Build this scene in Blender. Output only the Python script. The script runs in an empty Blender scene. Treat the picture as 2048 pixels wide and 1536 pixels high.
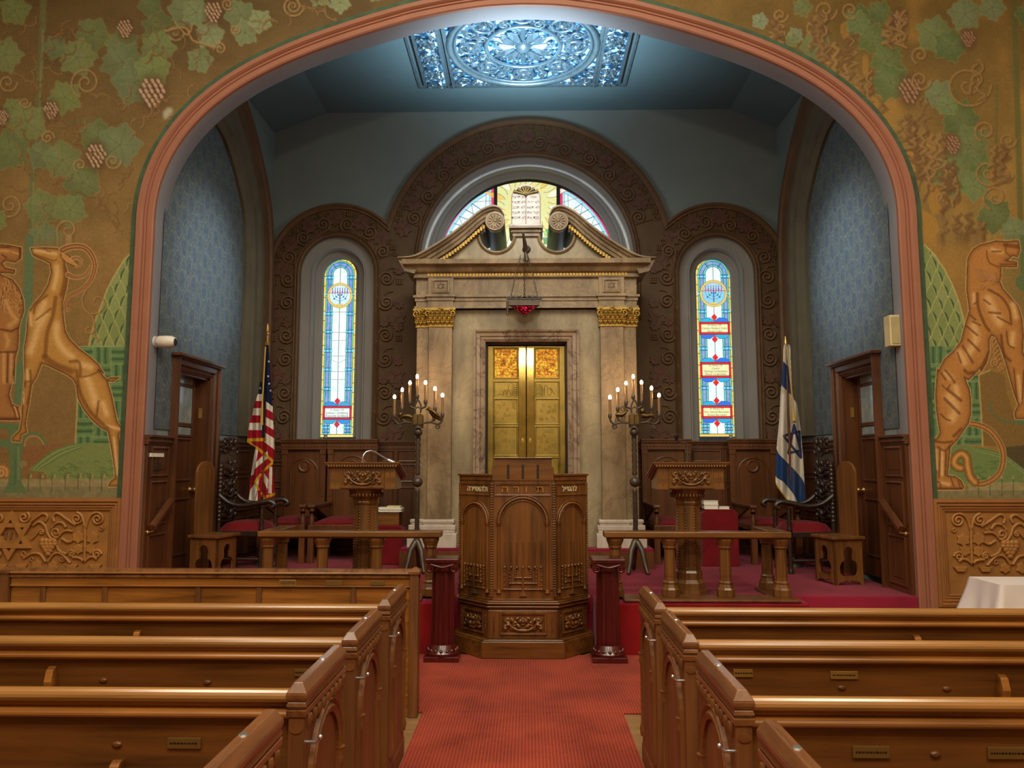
import bpy, math, random
import numpy as np
from mathutils import Vector, Matrix
from mathutils.geometry import tessellate_polygon
random.seed(7)
SC = bpy.context.scene
COL = SC.collection
PI = math.pi

# ------------------------------------------------------------------ camera
F, EYE, VX, VY = 1514.0, 1.65, 1056.0, 924.0
PITCH = math.atan((VY - 768) / F)
YAW = math.atan((VX - 1024) * math.cos(PITCH) / F)
cam_d = bpy.data.cameras.new('camera')
cam_d.sensor_width = 36.0
cam_d.lens = F / 2048 * 36.0
cam_d.clip_start = 0.05
cam = bpy.data.objects.new('camera', cam_d)
COL.objects.link(cam)
cam.location = (0, 0, EYE)
cam.rotation_euler = (PI / 2 + PITCH, 0, YAW)
SC.camera = cam
_f = np.array([-math.sin(YAW) * math.cos(PITCH), math.cos(YAW) * math.cos(PITCH), math.sin(PITCH)])
_r = np.array([math.cos(YAW), math.sin(YAW), 0.0])
_u = np.cross(_r, _f)


def P(px, py, X=None, Y=None, Z=None):
    """photo measurement -> point on a real plane of the room"""
    d = (px - 1024) / F * _r - (py - 768) / F * _u + _f
    if Y is not None:
        t = Y / d[1]
    elif X is not None:
        t = X / d[0]
    else:
        t = (Z - EYE) / d[2]
    return Vector((d[0] * t, d[1] * t, EYE + d[2] * t))


def PX(px, py, Y):
    return P(px, py, Y=Y).x


def PZ(py, Y, px=1056):
    return P(px, py, Y=Y).z


def xz(px, py, Y):
    p = P(px, py, Y=Y)
    return (p.x, p.z)


# ------------------------------------------------------------------ main dimensions
XC = -0.05            # axis of the apse
YW = 7.05             # mural wall
YWB = 7.25            # back of the mural wall
YB = 10.3             # apse back wall
XL, XR = -3.60, 3.50  # apse side walls
ZS = 0.45             # stage height
ZCE = PZ(222, YB)     # apse ceiling


# ------------------------------------------------------------------ colour + materials
def lin(c):
    c = c / 255.0
    return c / 12.92 if c <= 0.04045 else ((c + 0.055) / 1.055) ** 2.4


def rgb(h):
    h = h.lstrip('#')
    return np.array([lin(int(h[i:i + 2], 16)) for i in (0, 2, 4)])


def c4(h, k=1.0):
    c = rgb(h) * k if isinstance(h, str) else np.array(h) * k
    return (float(c[0]), float(c[1]), float(c[2]), 1.0)


def newmat(name):
    m = bpy.data.materials.new(name)
    m.use_nodes = True
    nt = m.node_tree
    b = nt.nodes['Principled BSDF']
    return m, nt, b


def node(nt, t, **kw):
    n = nt.nodes.new(t)
    for k, v in kw.items():
        if k in n.inputs:
            n.inputs[k].default_value = v
        else:
            setattr(n, k, v)
    return n


def coords(nt, scale=(1, 1, 1), rot=(0, 0, 0)):
    tc = node(nt, 'ShaderNodeTexCoord')
    mp = node(nt, 'ShaderNodeMapping')
    mp.inputs['Scale'].default_value = scale
    mp.inputs['Rotation'].default_value = rot
    nt.links.new(tc.outputs['Object'], mp.inputs['Vector'])
    return mp.outputs['Vector']


def ramp(nt, fac, stops):
    r = node(nt, 'ShaderNodeValToRGB')
    el = r.color_ramp.elements
    el[0].position, el[0].color = stops[0]
    el[1].position, el[1].color = stops[-1]
    for p, c in stops[1:-1]:
        e = el.new(p)
        e.color = c
    nt.links.new(fac, r.inputs['Fac'])
    return r.outputs['Color']


def bump(nt, b, h, strength=0.2, dist=0.01):
    n = node(nt, 'ShaderNodeBump')
    n.inputs['Strength'].default_value = strength
    n.inputs['Distance'].default_value = dist
    nt.links.new(h, n.inputs['Height'])
    nt.links.new(n.outputs['Normal'], b.inputs['Normal'])


def wood(name, dark, light, axis='x', rough=0.35, scale=5.0, coat=0.25, bmp=0.08):
    m, nt, b = newmat(name)
    s = {'x': (0.06, 1, 1), 'y': (1, 0.06, 1), 'z': (1, 1, 0.06)}[axis]
    v = coords(nt, tuple(scale * 4 * k for k in s))
    n1 = node(nt, 'ShaderNodeTexNoise', Scale=1.0, Detail=6.0, Roughness=0.65, Distortion=0.6)
    nt.links.new(v, n1.inputs['Vector'])
    v2 = coords(nt, (1.3, 1.3, 1.3))
    n2 = node(nt, 'ShaderNodeTexNoise', Scale=1.4, Detail=2.0)
    nt.links.new(v2, n2.inputs['Vector'])
    mx = node(nt, 'ShaderNodeMath', operation='MULTIPLY_ADD')
    nt.links.new(n2.outputs['Fac'], mx.inputs[0])
    mx.inputs[1].default_value = 0.45
    nt.links.new(n1.outputs['Fac'], mx.inputs[2])
    col = ramp(nt, mx.outputs[0], [(0.5, c4(dark)), (0.68, c4((rgb(dark) + rgb(light)) * .5)), (0.92, c4(light))])
    nt.links.new(col, b.inputs['Base Color'])
    b.inputs['Roughness'].default_value = rough
    b.inputs['Coat Weight'].default_value = coat
    b.inputs['Coat Roughness'].default_value = 0.22
    bump(nt, b, n1.outputs['Fac'], bmp, 0.004)
    return m


def plain(name, col, rough=0.5, metal=0.0, var=0.12, scale=6.0, bmp=0.0, sheen=0.0, spec=0.5, coat=0.0):
    m, nt, b = newmat(name)
    v = coords(nt, (1, 1, 1))
    n = node(nt, 'ShaderNodeTexNoise', Scale=scale, Detail=5.0, Roughness=0.6)
    nt.links.new(v, n.inputs['Vector'])
    cc = ramp(nt, n.outputs['Fac'], [(0.3, c4(col, 1 - var)), (0.7, c4(col, 1 + var))])
    nt.links.new(cc, b.inputs['Base Color'])
    b.inputs['Roughness'].default_value = rough
    b.inputs['Metallic'].default_value = metal
    b.inputs['Sheen Weight'].default_value = sheen
    b.inputs['Specular IOR Level'].default_value = spec
    b.inputs['Coat Weight'].default_value = coat
    if bmp:
        n2 = node(nt, 'ShaderNodeTexNoise', Scale=scale * 6, Detail=4.0)
        nt.links.new(v, n2.inputs['Vector'])
        bump(nt, b, n2.outputs['Fac'], bmp, 0.01)
    return m


def glow(name, col, strength):
    m, nt, b = newmat(name)
    b.inputs['Base Color'].default_value = c4(col)
    b.inputs['Emission Color'].default_value = c4(col)
    b.inputs['Emission Strength'].default_value = strength
    return m


def paintmat(name, rough=0.7, emit=0.0, spec=0.3, noise=0.15, nscale=30, sat=1.0):
    """vertex colours laid on by the Paint class below, broken up with a little noise"""
    m, nt, b = newmat(name)
    a = node(nt, 'ShaderNodeAttribute', attribute_name='Col')
    v = coords(nt)
    n = node(nt, 'ShaderNodeTexNoise', Scale=float(nscale), Detail=4.0)
    nt.links.new(v, n.inputs['Vector'])
    mr = node(nt, 'ShaderNodeMapRange')
    mr.inputs['To Min'].default_value = 1 - noise * 1.6
    mr.inputs['To Max'].default_value = 1 + noise * 1.6
    nt.links.new(n.outputs['Fac'], mr.inputs['Value'])
    hs = node(nt, 'ShaderNodeHueSaturation', Saturation=float(sat))
    nt.links.new(a.outputs['Color'], hs.inputs['Color'])
    vm = node(nt, 'ShaderNodeVectorMath', operation='SCALE')
    nt.links.new(hs.outputs['Color'], vm.inputs[0])
    nt.links.new(mr.outputs['Result'], vm.inputs['Scale'])
    if not emit:
        nt.links.new(vm.outputs['Vector'], b.inputs['Base Color'])
    else:
        b.inputs['Base Color'].default_value = (0.05, 0.05, 0.05, 1)
    b.inputs['Roughness'].default_value = rough
    b.inputs['Specular IOR Level'].default_value = spec
    if emit:
        nt.links.new(vm.outputs['Vector'], b.inputs['Emission Color'])
        b.inputs['Emission Strength'].default_value = emit
    return m


def marble(name, base, light, vein, rough=0.3, vscale=2.2, veins=0.5):
    m, nt, b = newmat(name)
    v = coords(nt)
    n1 = node(nt, 'ShaderNodeTexNoise', Scale=3.0, Detail=6.0, Roughness=0.62)
    nt.links.new(coords(nt, (1.6, 1.6, 0.6)), n1.inputs['Vector'])
    c1 = ramp(nt, n1.outputs['Fac'], [(0.32, c4(base)), (0.72, c4(light))])
    n2 = node(nt, 'ShaderNodeTexNoise', Scale=vscale, Detail=8.0, Roughness=0.7, Distortion=1.2)
    nt.links.new(v, n2.inputs['Vector'])
    w = 0.012 + 0.03 * veins
    vr = ramp(nt, n2.outputs['Fac'], [(0.5 - w, (0, 0, 0, 1)), (0.5, (veins, veins, veins, 1)), (0.5 + w, (0, 0, 0, 1))])
    mx = node(nt, 'ShaderNodeMix', data_type='RGBA')
    nt.links.new(vr, mx.inputs['Factor'])
    nt.links.new(c1, mx.inputs[6])
    mx.inputs[7].default_value = c4(vein)
    nt.links.new(mx.outputs[2], b.inputs['Base Color'])
    b.inputs['Roughness'].default_value = rough
    return m


def carpet(name, dark, light, pitch=70.0, rib='x'):
    m, nt, b = newmat(name)
    v = coords(nt)
    n = node(nt, 'ShaderNodeTexNoise', Scale=2.2, Detail=5.0)
    nt.links.new(v, n.inputs['Vector'])
    w = node(nt, 'ShaderNodeTexWave', wave_type='BANDS', bands_direction=rib.upper(), Scale=pitch / 6.28, Distortion=2.0, Detail=2.0)
    w.inputs['Detail Scale'].default_value = 8.0
    nt.links.new(v, w.inputs['Vector'])
    mx = node(nt, 'ShaderNodeMath', operation='MULTIPLY_ADD')
    nt.links.new(w.outputs['Fac'], mx.inputs[0])
    mx.inputs[1].default_value = 0.35
    nt.links.new(n.outputs['Fac'], mx.inputs[2])
    col = ramp(nt, mx.outputs[0], [(0.35, c4(dark)), (0.95, c4(light))])
    nt.links.new(col, b.inputs['Base Color'])
    b.inputs['Roughness'].default_value = 0.95
    b.inputs['Specular IOR Level'].default_value = 0.1
    b.inputs['Sheen Weight'].default_value = 0.1
    bump(nt, b, mx.outputs[0], 0.5, 0.01)
    return m


# ------------------------------------------------------------------ mesh builder
ORG = {}


class MB:
    def __init__(s):
        s.v, s.f, s.s, s.col = [], [], [], None

    def add(s, vs, fs, smooth=False):
        n = len(s.v)
        s.v += [tuple(map(float, v)) for v in vs]
        s.f += [tuple(i + n for i in f) for f in fs]
        s.s += [smooth] * len(fs)
        return s

    def box(s, x0, x1, y0, y1, z0, z1):
        v = [(x, y, z) for z in (z0, z1) for y in (y0, y1) for x in (x0, x1)]
        return s.add(v, [(0, 2, 3, 1), (4, 5, 7, 6), (0, 1, 5, 4), (2, 6, 7, 3), (0, 4, 6, 2), (1, 3, 7, 5)])

    def prism(s, pts, ax, a, b):
        n = len(pts)
        g = {'y': lambda p, t: (p[0], t, p[1]), 'x': lambda p, t: (t, p[0], p[1]), 'z': lambda p, t: (p[0], p[1], t)}[ax]
        v = [g(p, a) for p in pts] + [g(p, b) for p in pts]
        f = [tuple(range(n - 1, -1, -1)), tuple(range(n, 2 * n))]
        f += [(i, (i + 1) % n, n + (i + 1) % n, n + i) for i in range(n)]
        return s.add(v, f)

    def taper(s, x0, x1, y0, y1, z0, X0, X1, Y0, Y1, z1):
        v = [(x0, y0, z0), (x1, y0, z0), (x1, y1, z0), (x0, y1, z0), (X0, Y0, z1), (X1, Y0, z1), (X1, Y1, z1), (X0, Y1, z1)]
        return s.add(v, [(3, 2, 1, 0), (4, 5, 6, 7), (0, 1, 5, 4), (1, 2, 6, 5), (2, 3, 7, 6), (3, 0, 4, 7)])

    def lathe(s, prof, c, n=20, ax='z', smooth=True, phase=0.0, sx=1.0, sy=1.0):
        vs, fs = [], []
        for r, h in prof:
            for k in range(n):
                a = 2 * PI * k / n + phase
                p, q = r * math.cos(a) * sx, r * math.sin(a) * sy
                o = {'z': (p, q, h), 'y': (p, h, q), 'x': (h, p, q)}[ax]
                vs.append((c[0] + o[0], c[1] + o[1], c[2] + o[2]))
        for i in range(len(prof) - 1):
            for k in range(n):
                fs.append((i * n + k, i * n + (k + 1) % n, (i + 1) * n + (k + 1) % n, (i + 1) * n + k))
        s.add(vs, fs, smooth)
        m = len(prof)
        s.add(vs[:n], [tuple(range(n - 1, -1, -1))])
        s.add(vs[(m - 1) * n:], [tuple(range(n))])
        return s

    def sphere(s, c, r, n=14, sc=(1, 1, 1)):
        m = max(4, n // 2)
        prof = [(max(1e-4, math.sin(PI * i / m)) * r, -math.cos(PI * i / m) * r) for i in range(m + 1)]
        vs, fs = [], []
        for q, h in prof:
            for k in range(n):
                a = 2 * PI * k / n
                vs.append((c[0] + q * math.cos(a) * sc[0], c[1] + q * math.sin(a) * sc[1], c[2] + h * sc[2]))
        for i in range(m):
            for k in range(n):
                fs.append((i * n + k, i * n + (k + 1) % n, (i + 1) * n + (k + 1) % n, (i + 1) * n + k))
        return s.add(vs, fs, True)

    def tube(s, pts, r, n=8, closed=False, flat=1.0, fax=None):
        pts = [Vector(p) for p in pts]
        m = len(pts)
        rs = r if isinstance(r, (list, tuple)) else [r] * m
        vs, fs = [], []
        up = None
        for i, p in enumerate(pts):
            if closed:
                t = pts[(i + 1) % m] - pts[i - 1]
            else:
                t = pts[min(i + 1, m - 1)] - pts[max(i - 1, 0)]
            if t.length < 1e-9:
                t = Vector((0, 0, 1))
            t.normalize()
            if up is None:
                up = Vector(fax) if fax else (Vector((0, 0, 1)) if abs(t.z) < 0.9 else Vector((1, 0, 0)))
            if fax:
                up = Vector(fax)
            a = t.cross(up)
            if a.length < 1e-6:
                a = t.cross(Vector((0.3, 1, 0.2)))
            a.normalize()
            b = a.cross(t).normalized()
            if not fax:
                up = b
            for k in range(n):
                w = 2 * PI * k / n
                vs.append(p + a * (math.cos(w) * rs[i]) + b * (math.sin(w) * rs[i] * flat))
        for i in range(m if closed else m - 1):
            j = (i + 1) % m
            for k in range(n):
                fs.append((i * n + k, i * n + (k + 1) % n, j * n + (k + 1) % n, j * n + k))
        s.add(vs, fs, True)
        if not closed:
            s.add(vs[:n], [tuple(range(n - 1, -1, -1))])
            s.add(vs[(m - 1) * n:], [tuple(range(n))])
        return s

    def band(s, path, prof, y, closed=False, ax='y', smooth=False):
        """moulding: profile of (outward offset, depth) swept along a 2D path in the wall plane"""
        m = len(path)
        nr = []
        for i in range(m):
            if closed:
                a, b = path[i - 1], path[(i + 1) % m]
                d1 = (path[i][0] - a[0], path[i][1] - a[1])
                d2 = (b[0] - path[i][0], b[1] - path[i][1])
            else:
                d1 = (path[i][0] - path[i - 1][0], path[i][1] - path[i - 1][1]) if i else None
                d2 = (path[i + 1][0] - path[i][0], path[i + 1][1] - path[i][1]) if i < m - 1 else None
                d1 = d1 or d2
                d2 = d2 or d1
            l1, l2 = math.hypot(*d1) or 1e-9, math.hypot(*d2) or 1e-9
            n1, n2 = (-d1[1] / l1, d1[0] / l1), (-d2[1] / l2, d2[0] / l2)
            k = 1 + n1[0] * n2[0] + n1[1] * n2[1]
            k = max(k, 0.3)
            nr.append(((n1[0] + n2[0]) / k, (n1[1] + n2[1]) / k))
        vs, fs = [], []
        q = len(prof)
        for (a, b), (nx, nz) in zip(path, nr):
            for o, d in prof:
                u, w = a + nx * o, b + nz * o
                vs.append({'y': (u, y + d, w), 'x': (y + d, u, w), 'z': (u, w, y + d)}[ax])
        for i in range(m if closed else m - 1):
            j = (i + 1) % m
            for k in range(q - 1):
                fs.append((i * q + k, j * q + k, j * q + k + 1, i * q + k + 1))
        s.add(vs, fs, smooth)
        if not closed and q > 2:
            s.add(vs[:q], [tuple(range(q))])
            s.add(vs[-q:], [tuple(range(q - 1, -1, -1))])
        return s

    def holed(s, outer, holes, ax, t):
        g = {'y': lambda p: (p[0], t, p[1]), 'x': lambda p: (t, p[0], p[1]), 'z': lambda p: (p[0], p[1], t)}[ax]
        loops = [outer] + holes
        tri = tessellate_polygon([[Vector((p[0], p[1], 0)) for p in L] for L in loops])
        flat = [g(p) for L in loops for p in L]
        return s.add(flat, [tuple(x) for x in tri])

    def plate(s, outer, holes, ax, a, b):
        s.holed(outer, holes, ax, a)
        s.holed(outer, holes, ax, b)
        g = {'y': lambda p, t: (p[0], t, p[1]), 'x': lambda p, t: (t, p[0], p[1]), 'z': lambda p, t: (p[0], p[1], t)}[ax]
        for L in [outer] + holes:
            n = len(L)
            s.add([g(p, a) for p in L] + [g(p, b) for p in L], [(i, (i + 1) % n, n + (i + 1) % n, n + i) for i in range(n)])
        return s

    def xf(s, M, start=0):
        s.v[start:] = [tuple(M @ Vector(v)) for v in s.v[start:]]
        return s

    def build(s, name, mat, parent=None, kind=None, bev=0.0, local=False, label=None, seg=2):
        o = ORG.get(parent.name, Vector((0, 0, 0))) if (parent is not None and not local) else Vector((0, 0, 0))
        me = bpy.data.meshes.new(name)
        me.from_pydata([(v[0] - o[0], v[1] - o[1], v[2] - o[2]) for v in s.v], [], s.f)
        me.polygons.foreach_set('use_smooth', s.s)
        if s.col is not None:
            ca = me.color_attributes.new('Col', 'FLOAT_COLOR', 'POINT')
            ca.data.foreach_set('color', np.asarray(s.col, dtype=np.float32).ravel())
        import bmesh
        bm = bmesh.new()
        bm.from_mesh(me)
        bmesh.ops.recalc_face_normals(bm, faces=bm.faces)
        bm.to_mesh(me)
        bm.free()
        me.materials.append(mat)
        ob = bpy.data.objects.new(name, me)
        COL.objects.link(ob)
        if parent is not None:
            ob.parent = parent
            ORG[ob.name] = ORG.get(parent.name, Vector((0, 0, 0)))
        if kind:
            ob['kind'] = kind
        if label:
            ob['label'] = label
        if bev:
            b = ob.modifiers.new('bevel', 'BEVEL')
            b.width = bev
            b.segments = seg
            b.limit_method = 'ANGLE'
            b.angle_limit = math.radians(40)
        return ob


def tag(o, label, cat, group=None, kind=None):
    o['label'] = label
    o['category'] = cat
    if group:
        o['group'] = group
    if kind:
        o['kind'] = kind
    return o


def thing(name, label, cat, loc=(0, 0, 0), rz=0.0, group=None):
    o = bpy.data.objects.new(name, None)
    o.empty_display_size = 0.1
    COL.objects.link(o)
    o.location = loc
    o.rotation_euler = (0, 0, rz)
    tag(o, label, cat, group)
    ORG[o.name] = Vector(loc)
    return o


def struct(o):
    o['kind'] = 'structure'
    return o


def copy_tree(o, parent=None):
    c = o.copy()
    COL.objects.link(c)
    c.parent = parent
    for ch in list(o.children):
        copy_tree(ch, c)
    return c


def arch(cx, half, zb, zs, n=24, rise=None):
    """arch outline, counter-clockwise from bottom right over the top to bottom left"""
    r = rise or half
    pts = [(cx + half, zb)]
    pts += [(cx + half * math.cos(PI * i / n), zs + r * math.sin(PI * i / n)) for i in range(n + 1)]
    return pts + [(cx - half, zb)]


def smooth(pts, n=6, closed=False):
    """Catmull-Rom through points"""
    m = len(pts)
    out = []
    idx = range(m) if closed else range(m - 1)
    for i in idx:
        p0 = pts[(i - 1) % m] if closed or i > 0 else pts[0]
        p1, p2 = pts[i], pts[(i + 1) % m]
        p3 = pts[(i + 2) % m] if closed or i + 2 < m else pts[-1]
        for k in range(n):
            t = k / n
            out.append(tuple(0.5 * (2 * b + (c - a) * t + (2 * a - 5 * b + 4 * c - d) * t * t + (3 * b - a - 3 * c + d) * t ** 3)
                             for a, b, c, d in zip(p0, p1, p2, p3)))
    if not closed:
        out.append(tuple(pts[-1]))
    return out


def spiral(cx, cz, r0, r1, a0, turns, n=None):
    n = n or max(10, int(abs(turns) * 16))
    return [(cx + (r0 + (r1 - r0) * i / n) * math.cos(a0 + turns * 2 * PI * i / n),
             cz + (r0 + (r1 - r0) * i / n) * math.sin(a0 + turns * 2 * PI * i / n)) for i in range(n + 1)]


def text_mb(txt, size, mat3, depth=0.002, mb=None):
    """lettering as real mesh; mat3 places the local xy text plane in the room"""
    cu = bpy.data.curves.new('lettering', 'FONT')
    cu.body = txt
    cu.size = size
    cu.align_x = 'CENTER'
    cu.align_y = 'CENTER'
    cu.extrude = depth
    cu.resolution_u = 3
    ob = bpy.data.objects.new('lettering', cu)
    COL.objects.link(ob)
    bpy.context.view_layer.update()
    me = bpy.data.meshes.new_from_object(ob.evaluated_get(bpy.context.evaluated_depsgraph_get()))
    mb = mb or MB()
    mb.add([mat3 @ v.co for v in me.vertices], [tuple(p.vertices) for p in me.polygons])
    bpy.data.objects.remove(ob)
    bpy.data.meshes.remove(me)
    bpy.data.curves.remove(cu)
    return mb


def facing(x, y, z, rz=0.0, tilt=0.0):
    """text plane facing the viewer (-Y) at a point"""
    return Matrix.Translation((x, y, z)) @ Matrix.Rotation(rz, 4, 'Z') @ Matrix.Rotation(PI / 2 + tilt, 4, 'X')


# ------------------------------------------------------------------ painting on a fine grid of vertices
class Paint:
    def __init__(s, x0, y0, x1, y1, step, base):
        s.step, s.x0, s.y0 = step, x0, y0
        s.nx, s.ny = int(math.ceil((x1 - x0) / step)) + 1, int(math.ceil((y1 - y0) / step)) + 1
        s.X, s.Y = np.meshgrid(x0 + np.arange(s.nx) * step, y0 + np.arange(s.ny) * step)
        s.c = np.ones((s.ny, s.nx, 3)) * np.asarray(base)
        s.id = np.zeros((s.ny, s.nx), int)

    def win(s, pts, pad=0):
        a = np.asarray(pts, float)
        i0 = max(0, int((a[:, 0].min() - pad - s.x0) / s.step))
        i1 = min(s.nx, int((a[:, 0].max() + pad - s.x0) / s.step) + 2)
        j0 = max(0, int((a[:, 1].min() - pad - s.y0) / s.step))
        j1 = min(s.ny, int((a[:, 1].max() + pad - s.y0) / s.step) + 2)
        return (slice(j0, max(j1, j0)), slice(i0, max(i1, i0)))

    def inside(s, poly):
        w = s.win(poly)
        X, Y = s.X[w], s.Y[w]
        m = np.zeros(X.shape, bool)
        n = len(poly)
        for i in range(n):
            (xa, ya), (xb, yb) = poly[i], poly[(i + 1) % n]
            if ya == yb:
                continue
            cr = ((ya > Y) != (yb > Y)) & (X < (xb - xa) * (Y - ya) / (yb - ya) + xa)
            m ^= cr
        return w, m

    def fill(s, poly, col, pid=None, a=1.0, clip=None):
        w, m = s.inside(poly)
        if m.size == 0:
            return
        if clip is not None:
            m &= np.isin(s.id[w], clip)
        c = s.c[w]
        c[m] = c[m] * (1 - a) + np.asarray(col) * a
        if pid is not None:
            s.id[w][m] = pid

    def dist(s, path, pad):
        w = s.win(path, pad)
        X, Y = s.X[w], s.Y[w]
        d = np.full(X.shape, 1e9)
        t = np.zeros(X.shape)
        n = len(path)
        for i in range(n - 1):
            (xa, ya), (xb, yb) = path[i][:2], path[i + 1][:2]
            L = (xb - xa) ** 2 + (yb - ya) ** 2
            if L < 1e-12:
                continue
            u = np.clip(((X - xa) * (xb - xa) + (Y - ya) * (yb - ya)) / L, 0, 1)
            q = np.hypot(X - xa - u * (xb - xa), Y - ya - u * (yb - ya))
            k = q < d
            d[k] = q[k]
            t[k] = ((i + u) / (n - 1))[k]
        return w, d, t

    def stroke(s, path, width, col, a=1.0, soft=0.3, clip=None, pid=None, taper=0.0):
        """brush line; soft 0 = hard edge, 1 = airbrush; clip = only over these part ids"""
        if len(path) < 2:
            return
        w, d, t = s.dist(path, width)
        if d.size == 0:
            return
        hw = width / 2 * (1 - taper * t)
        hw = np.maximum(hw, 1e-6)
        if soft > 0.9:
            k = np.exp(-(d / hw) ** 2 * 1.2)
        else:
            k = np.clip((hw - d) / np.maximum(hw * soft, s.step * 0.6) + 0.5, 0, 1)
        if clip is not None:
            k = k * np.isin(s.id[w], clip)
        k = (k * a)[..., None]
        s.c[w] = s.c[w] * (1 - k) + np.asarray(col) * k
        if pid is not None:
            s.id[w][d < hw] = pid

    def noise(s, cells, amp, seed=1, tint=(1, 1, 1)):
        rs = np.random.RandomState(seed)
        ny, nx = max(2, int(cells * s.ny / max(s.nx, s.ny))) + 2, max(2, int(cells * s.nx / max(s.nx, s.ny))) + 2
        g = rs.rand(ny, nx)
        u = np.linspace(0, nx - 1.001, s.nx)
        v = np.linspace(0, ny - 1.001, s.ny)
        i, j = u.astype(int), v.astype(int)
        fu, fv = u - i, v - j
        fu, fv = fu * fu * (3 - 2 * fu), fv * fv * (3 - 2 * fv)
        fv = fv[:, None]
        a = g[np.ix_(j, i)] * (1 - fu) + g[np.ix_(j, i + 1)] * fu
        b = g[np.ix_(j + 1, i)] * (1 - fu) + g[np.ix_(j + 1, i + 1)] * fu
        z = a * (1 - fv) + b * fv
        return z

    def build(s, names, mat, to3d, parent, drop=None):
        pts = to3d(s.X, s.Y)
        fid = s.id[:-1, :-1]
        ok = np.ones(fid.shape, bool)
        if drop is not None:
            ok &= ~drop[:-1, :-1]
        vid = np.arange(s.nx * s.ny).reshape(s.ny, s.nx)
        P3 = pts.reshape(-1, 3)
        C3 = np.concatenate([s.c.reshape(-1, 3), np.ones((s.nx * s.ny, 1))], 1).astype(np.float32)
        o = ORG.get(parent.name, Vector((0, 0, 0))) if parent is not None else Vector((0, 0, 0))
        res = []
        for pid, nm in names.items():
            m = ok & (fid == pid)
            if m.sum() == 0:
                continue
            q = np.stack([vid[:-1, :-1][m], vid[:-1, 1:][m], vid[1:, 1:][m], vid[1:, :-1][m]], 1)
            us, inv = np.unique(q, return_inverse=True)
            inv = inv.reshape(q.shape)
            me = bpy.data.meshes.new(nm)
            me.vertices.add(len(us))
            me.vertices.foreach_set('co', (P3[us] - np.array(o)).astype(np.float32).ravel())
            me.loops.add(q.size)
            me.loops.foreach_set('vertex_index', inv.astype(np.int32).ravel())
            me.polygons.add(len(q))
            me.polygons.foreach_set('loop_start', (np.arange(len(q)) * 4).astype(np.int32))
            me.polygons.foreach_set('loop_total', np.full(len(q), 4, np.int32))
            me.update(calc_edges=True)
            ca = me.color_attributes.new('Col', 'FLOAT_COLOR', 'POINT')
            ca.data.foreach_set('color', C3[us].ravel())
            me.materials.append(mat)
            ob = bpy.data.objects.new(nm, me)
            COL.objects.link(ob)
            if parent is not None:
                ob.parent = parent
                ORG[ob.name] = o
            res.append(ob)
        return res


def plane_px(Y):
    """photo grid -> points on the wall plane y = Y"""
    def g(px, py):
        d = ((px - 1024) / F)[..., None] * _r - ((py - 768) / F)[..., None] * _u + _f
        t = Y / d[..., 1]
        q = d * t[..., None]
        q[..., 2] += EYE
        return q
    return g


def plane_xz(Y):
    return lambda x, z: np.stack([x, np.full(x.shape, Y), z], -1)
# ------------------------------------------------------------------ shared materials
M = {}
M['pew'] = wood('pew_oak', '#5e3612', '#a86a2c', 'x', 0.32, 4.0, 0.35)
M['pewdark'] = wood('pew_back_oak', '#4c2b0e', '#7e4c1e', 'x', 0.4, 4.0, 0.2)
M['rail'] = wood('pew_rail_oak', '#70481f', '#a06e38', 'x', 0.25, 4.0, 0.6)
M['pewend'] = wood('pew_end_oak', '#4a2a10', '#7d4c22', 'z', 0.5, 4.0, 0.08)
M['pewcap'] = wood('pew_cap_oak', '#4f2c14', '#86552e', 'y', 0.25, 4.0, 0.5)
M['oak'] = wood('golden_oak', '#3f2610', '#7d5024', 'z', 0.35, 4.0, 0.3)
M['oakx'] = wood('golden_oak_long', '#43280f', '#835526', 'x', 0.28, 4.0, 0.4)
M['pulpit'] = wood('pulpit_oak', '#41250d', '#7c4c1f', 'z', 0.34, 4.0, 0.3)
M['pulpitx'] = wood('pulpit_oak_long', '#41250d', '#7c4c1f', 'x', 0.3, 4.0, 0.35)
M['wains'] = wood('wainscot_walnut', '#3c2110', '#66391d', 'z', 0.38, 3.5, 0.3)
M['wainsx'] = wood('wainscot_walnut_long', '#3c2110', '#66391d', 'y', 0.34, 3.5, 0.35)
M['seatoak'] = wood('clergy_seat_oak', '#44250f', '#6f401c', 'z', 0.4, 3.5, 0.2)
M['ebony'] = wood('blackened_oak', '#17100c', '#3a281e', 'z', 0.35, 5.0, 0.3)
M['mahog'] = wood('red_mahogany', '#2a0607', '#561413', 'z', 0.28, 3.0, 0.5)
M['stoolwood'] = wood('stool_oak', '#4d2f14', '#7e5026', 'z', 0.36, 4.0, 0.3)
M['red'] = plain('red_plush', '#6e0d15', 0.85, 0, 0.2, 9, 0.1, 0.08, 0.2)
M['iron'] = plain('wrought_iron', '#54493e', 0.42, 0.45, 0.25, 20, 0.1)
M['bronze'] = plain('dark_bronze', '#6a5530', 0.4, 0.85, 0.3, 25, 0.1)
M['gold'] = plain('gilding', '#a8863e', 0.4, 0.6, 0.25, 30, 0.15)
M['brassplate'] = plain('plaque_brass', '#b98d4a', 0.4, 0.7, 0.1, 20)
M['steel'] = plain('bright_steel', '#c9ccd0', 0.25, 0.9, 0.05)
M['blackm'] = plain('black_plastic', '#17171a', 0.4, 0, 0.1)
M['whitep'] = plain('white_plastic', '#d8cfc4', 0.4, 0, 0.05)
M['paper'] = plain('paper', '#e6e0d2', 0.8, 0, 0.05)
M['plaster'] = plain('grey_plaster', '#8d8b90', 0.75, 0, 0.06, 3, 0.03)
M['nicheplaster'] = plain('niche_plaster', '#8a8785', 0.75, 0, 0.05, 3, 0.03)
M['teal'] = plain('teal_wall_paint', '#7d8a8a', 0.75, 0, 0.06, 2, 0.03)
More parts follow.
